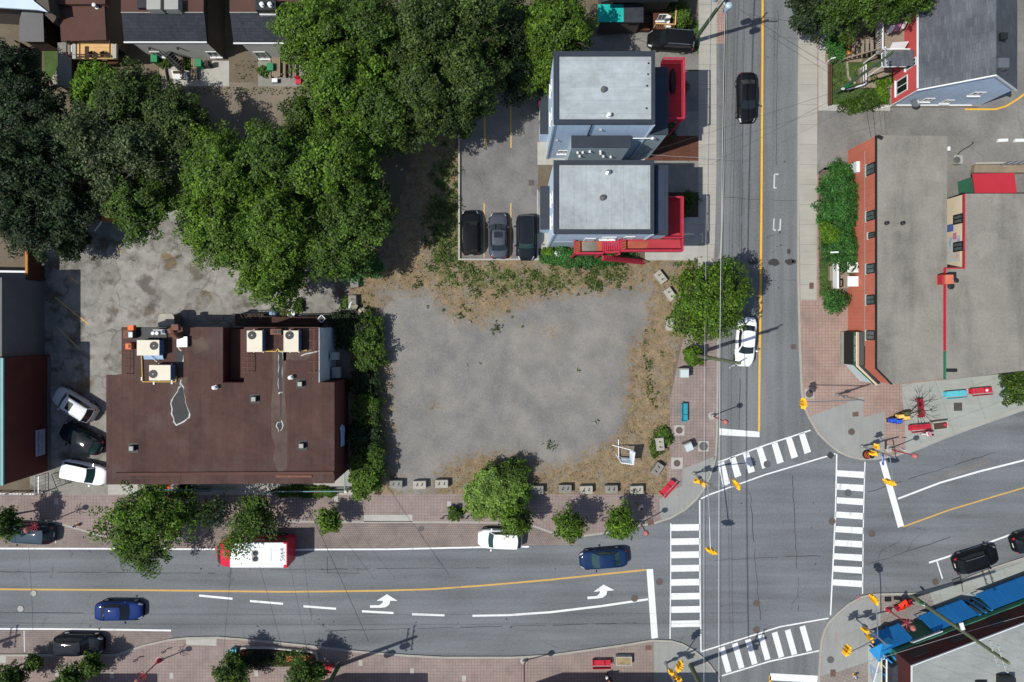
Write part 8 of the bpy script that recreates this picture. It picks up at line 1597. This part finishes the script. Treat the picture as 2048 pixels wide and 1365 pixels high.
# ------------------------------------------------------------------ people
def skin_obj(name, verts, edges, radii, m, parent, root=0, sub=1):
    bm = bmesh.new(); L = bm.verts.layers.skin.verify(); vs = [bm.verts.new(v) for v in verts]
    for a, b in edges: bm.edges.new((vs[a], vs[b]))
    for v, r in zip(vs, radii): v[L].radius = (r, r) if not isinstance(r, tuple) else r
    vs[root][L].use_root = True
    me = bpy.data.meshes.new(name); bm.to_mesh(me); bm.free(); me.materials.append(M[m]); o = bpy.data.objects.new(name, me); COL.objects.link(o); o.parent = parent
    d = o.modifiers.new('skin', 'SKIN'); d.use_smooth_shade = True; d = o.modifiers.new('sub', 'SUBSURF'); d.levels = sub; d.render_levels = sub
    return o
def person(px, py, head, label, top, legs, hair='hair', stride=.25, arm=.3, hold=None, dress=False, z0=KH):
    p = G(px, py, .5); t = thing('person', label, 'person', (p.x, p.y, z0), math.radians(head), 'people on the pavements')
    s = stride
    J = {'pel': (0, 0, .93), 'bel': (0, 0, 1.1), 'chest': (.01, 0, 1.32), 'neck': (.01, 0, 1.48), 'chin': (.03, 0, 1.55), 'head': (.03, 0, 1.64), 'crown': (.02, 0, 1.72), 'nose': (.125, 0, 1.62),
         'hl': (0, .1, .9), 'kl': (s * .6, .1, .48), 'al': (s * .75, .1, .08), 'tl': (s * .75 + .18, .11, .03), 'hr': (0, -.1, .9), 'kr': (-s * .3, -.1, .49), 'ar': (-s, -.1, .1), 'tr': (-s + .17, -.11, .03),
         'sl': (0, .19, 1.41), 'el': (-arm * .4, .25, 1.13), 'wl': (arm * .4, .24, .92), 'sr': (0, -.19, 1.41), 'er': (arm * .2, -.25, 1.13), 'wr': (arm, -.22, .98)}
    rad = {'pel': .13, 'bel': .125, 'chest': .14, 'neck': .055, 'chin': .075, 'head': .095, 'crown': .07, 'nose': .015, 'hl': .095, 'kl': .06, 'al': .042, 'tl': .032, 'hr': .095, 'kr': .06, 'ar': .042, 'tr': .032, 'sl': .065, 'el': .045, 'wl': .032, 'sr': .065, 'er': .045, 'wr': .032}
    E = [('pel', 'bel'), ('bel', 'chest'), ('chest', 'neck'), ('neck', 'chin'), ('chin', 'head'), ('head', 'crown'), ('head', 'nose'), ('pel', 'hl'), ('hl', 'kl'), ('kl', 'al'), ('al', 'tl'), ('pel', 'hr'), ('hr', 'kr'), ('kr', 'ar'), ('ar', 'tr'), ('chest', 'sl'), ('sl', 'el'), ('el', 'wl'), ('chest', 'sr'), ('sr', 'er'), ('er', 'wr')]
    for sd, w in (('l', 'wl'), ('r', 'wr')):
        wv = Vector(J[w]); dn = Vector((.25, 0, -.97)); pa = 'p' + sd; J[pa] = tuple(wv + dn * .07); rad[pa] = .03; E.append((w, pa)); sgn = 1 if sd == 'l' else -1
        for k, (fx, L) in enumerate(((-.03, .075), (-.01, .09), (.01, .085), (.03, .065))):
            a, b = f'{pa}a{k}', f'{pa}b{k}'; J[a] = tuple(Vector(J[pa]) + dn * .045 + Vector((fx, 0, 0))); J[b] = tuple(Vector(J[a]) + dn * L * .6 + Vector((.01, -sgn * .025, 0))); rad[a] = .009; rad[b] = .008; E += [(pa, a), (a, b)]
        J[pa + 't'] = tuple(wv + dn * .06 + Vector((.045, -sgn * .01, -.015))); rad[pa + 't'] = .010; E.append((pa, pa + 't'))
    ks = list(J); ix = {k: i for i, k in enumerate(ks)}
    skin_obj('body', [J[k] for k in ks], [(ix[a], ix[b]) for a, b in E], [rad[k] for k in ks], 'skin', t)
    def cloth(nm, keys, m, g, extra=None):
        e = [(keys.index(a), keys.index(b)) for a, b in E if a in keys and b in keys]; skin_obj(nm, [J[k] for k in keys], e, [rad[k] + g for k in keys], m, t)
    cloth('shirt', ['pel', 'bel', 'chest', 'sl', 'el', 'sr', 'er'], top, .022); cloth('trousers', ['pel', 'hl', 'kl', 'al', 'hr', 'kr', 'ar'], legs, .02)
    mb = MB(); mb.grid([[Vector((.015 + .108 * math.sin(th_) * math.cos(ph) - .012, .1 * math.sin(th_) * math.sin(ph), 1.655 + .108 * math.cos(th_))) for ph in [i * .5236 for i in range(13)]] for th_ in (.05, .4, .8, 1.2, 1.5)]); mb.build('hair', hair, t, smooth=True)
    mb = MB(); [mb.box((.115, y, 1.648), (.012, .03, .014)) for y in (-.035, .035)]; mb.box((.112, 0, 1.585), (.012, .045, .01)); mb.build('face', 'hair', t)
    for sy, f in ((.11, 'tl'), (-.11, 'tr')): q = Vector(J[f]); k = MB(); k.box((q.x - .06, sy, q.z + .005), (.27, .095, .075)); k.build('shoe', 'cloth_dark', t, bevel=.025)
    return t
person(1278, 1011, -60, 'person in a white top and tan skirt walking below the front row of blocks', 'cloth_white', 'cloth_brown', arm=.35)
person(1217, 1353, -100, 'person in dark clothes and white bag stepping out of the building shade', 'cloth_dark', 'cloth_dark', arm=.25)
person(1850, 866, 15, 'person in a pink top beside the red plaza bench', 'cloth_pink', 'cloth_white', arm=.4)
person(340, 1010, 0, 'person in dark clothes under the ragged street tree', 'cloth_dark', 'cloth_denim', arm=.2)
hb = thing('shoulder_bag', 'white bag carried by the person in dark clothes', 'bag', G(1214, 1357, .9)); bpart(hb, 'pouch', 'cloth_white', lambda m: m.box(G(1214, 1357, 1.0), (.22, .34, .3), rz=.4)); bpart(hb, 'strap', 'cloth_white', lambda m: m.tube(G(1214, 1356, 1.15), G(1216, 1354, 1.42), .015))
def hydrant(px, py, label):
    t = thing('fire_hydrant', label, 'fire hydrant', G(px, py, KH)); mb = MB(); mb.lathe((0, 0, 0), [(.16, 0), (.16, .05), (.1, .07), (.1, .5), (.13, .52), (.13, .57), (.1, .66), (.04, .72), (.03, .78)], 14); mb.build('barrel', 'gas_yellow', t, smooth=False); mb = MB(); mb.tube((-.2, 0, .42), (.2, 0, .42), .06); mb.tube((0, 0, .4), (0, -.2, .4), .07); mb.build('outlet', 'white', t); mb = MB(); mb.lathe((0, 0, .66), [(.1, 0), (.08, .06), (.03, .12)], 12); mb.build('bonnet', 'sign_blue', t)
hydrant(1708, 1349, 'yellow fire hydrant on the lower right brick pavement'); hydrant(155, 1050, 'yellow fire hydrant with a pale bonnet near the upper parking bay')

# ------------------------------------------------------------------ camera, sun and sky
cam = bpy.data.cameras.new('camera'); co = bpy.data.objects.new('camera', cam); COL.objects.link(co)
co.location = (0, 0, H); co.rotation_euler = (0, 0, 0); cam.sensor_width = 36; cam.lens = 36 * H / (2048 / S); cam.shift_y = -(682.5 - NY) / 2048; cam.clip_start = 1; cam.clip_end = 1500
sc.camera = co
EL, AZ = math.radians(58.5), math.radians(180 + 19)      # the sun stands towards the lower left of the picture
sd = Vector((math.cos(EL) * math.cos(AZ), math.cos(EL) * math.sin(AZ), math.sin(EL)))
sun = bpy.data.lights.new('sun', 'SUN'); sun.energy = 4.0; sun.angle = math.radians(.53); sun.color = (1, .965, .9); so = bpy.data.objects.new('sun', sun); COL.objects.link(so); so.rotation_euler = sd.to_track_quat('Z', 'Y').to_euler()
w = bpy.data.worlds.new('World'); sc.world = w; w.use_nodes = True; nt = w.node_tree; bg = nt.nodes['Background']; sk = nt.nodes.new('ShaderNodeTexSky'); sk.sky_type = 'NISHITA'; sk.sun_disc = False; sk.sun_elevation = EL; sk.sun_rotation = math.pi / 2 - AZ; nt.links.new(sk.outputs[0], bg.inputs[0]); bg.inputs[1].default_value = .108
sc.view_settings.view_transform = 'Standard'; sc.view_settings.look = 'None'; sc.view_settings.exposure = .25; sc.view_settings.gamma = 1
sc.cycles.max_bounces = 6; sc.cycles.diffuse_bounces = 3; sc.cycles.transparent_max_bounces = 4
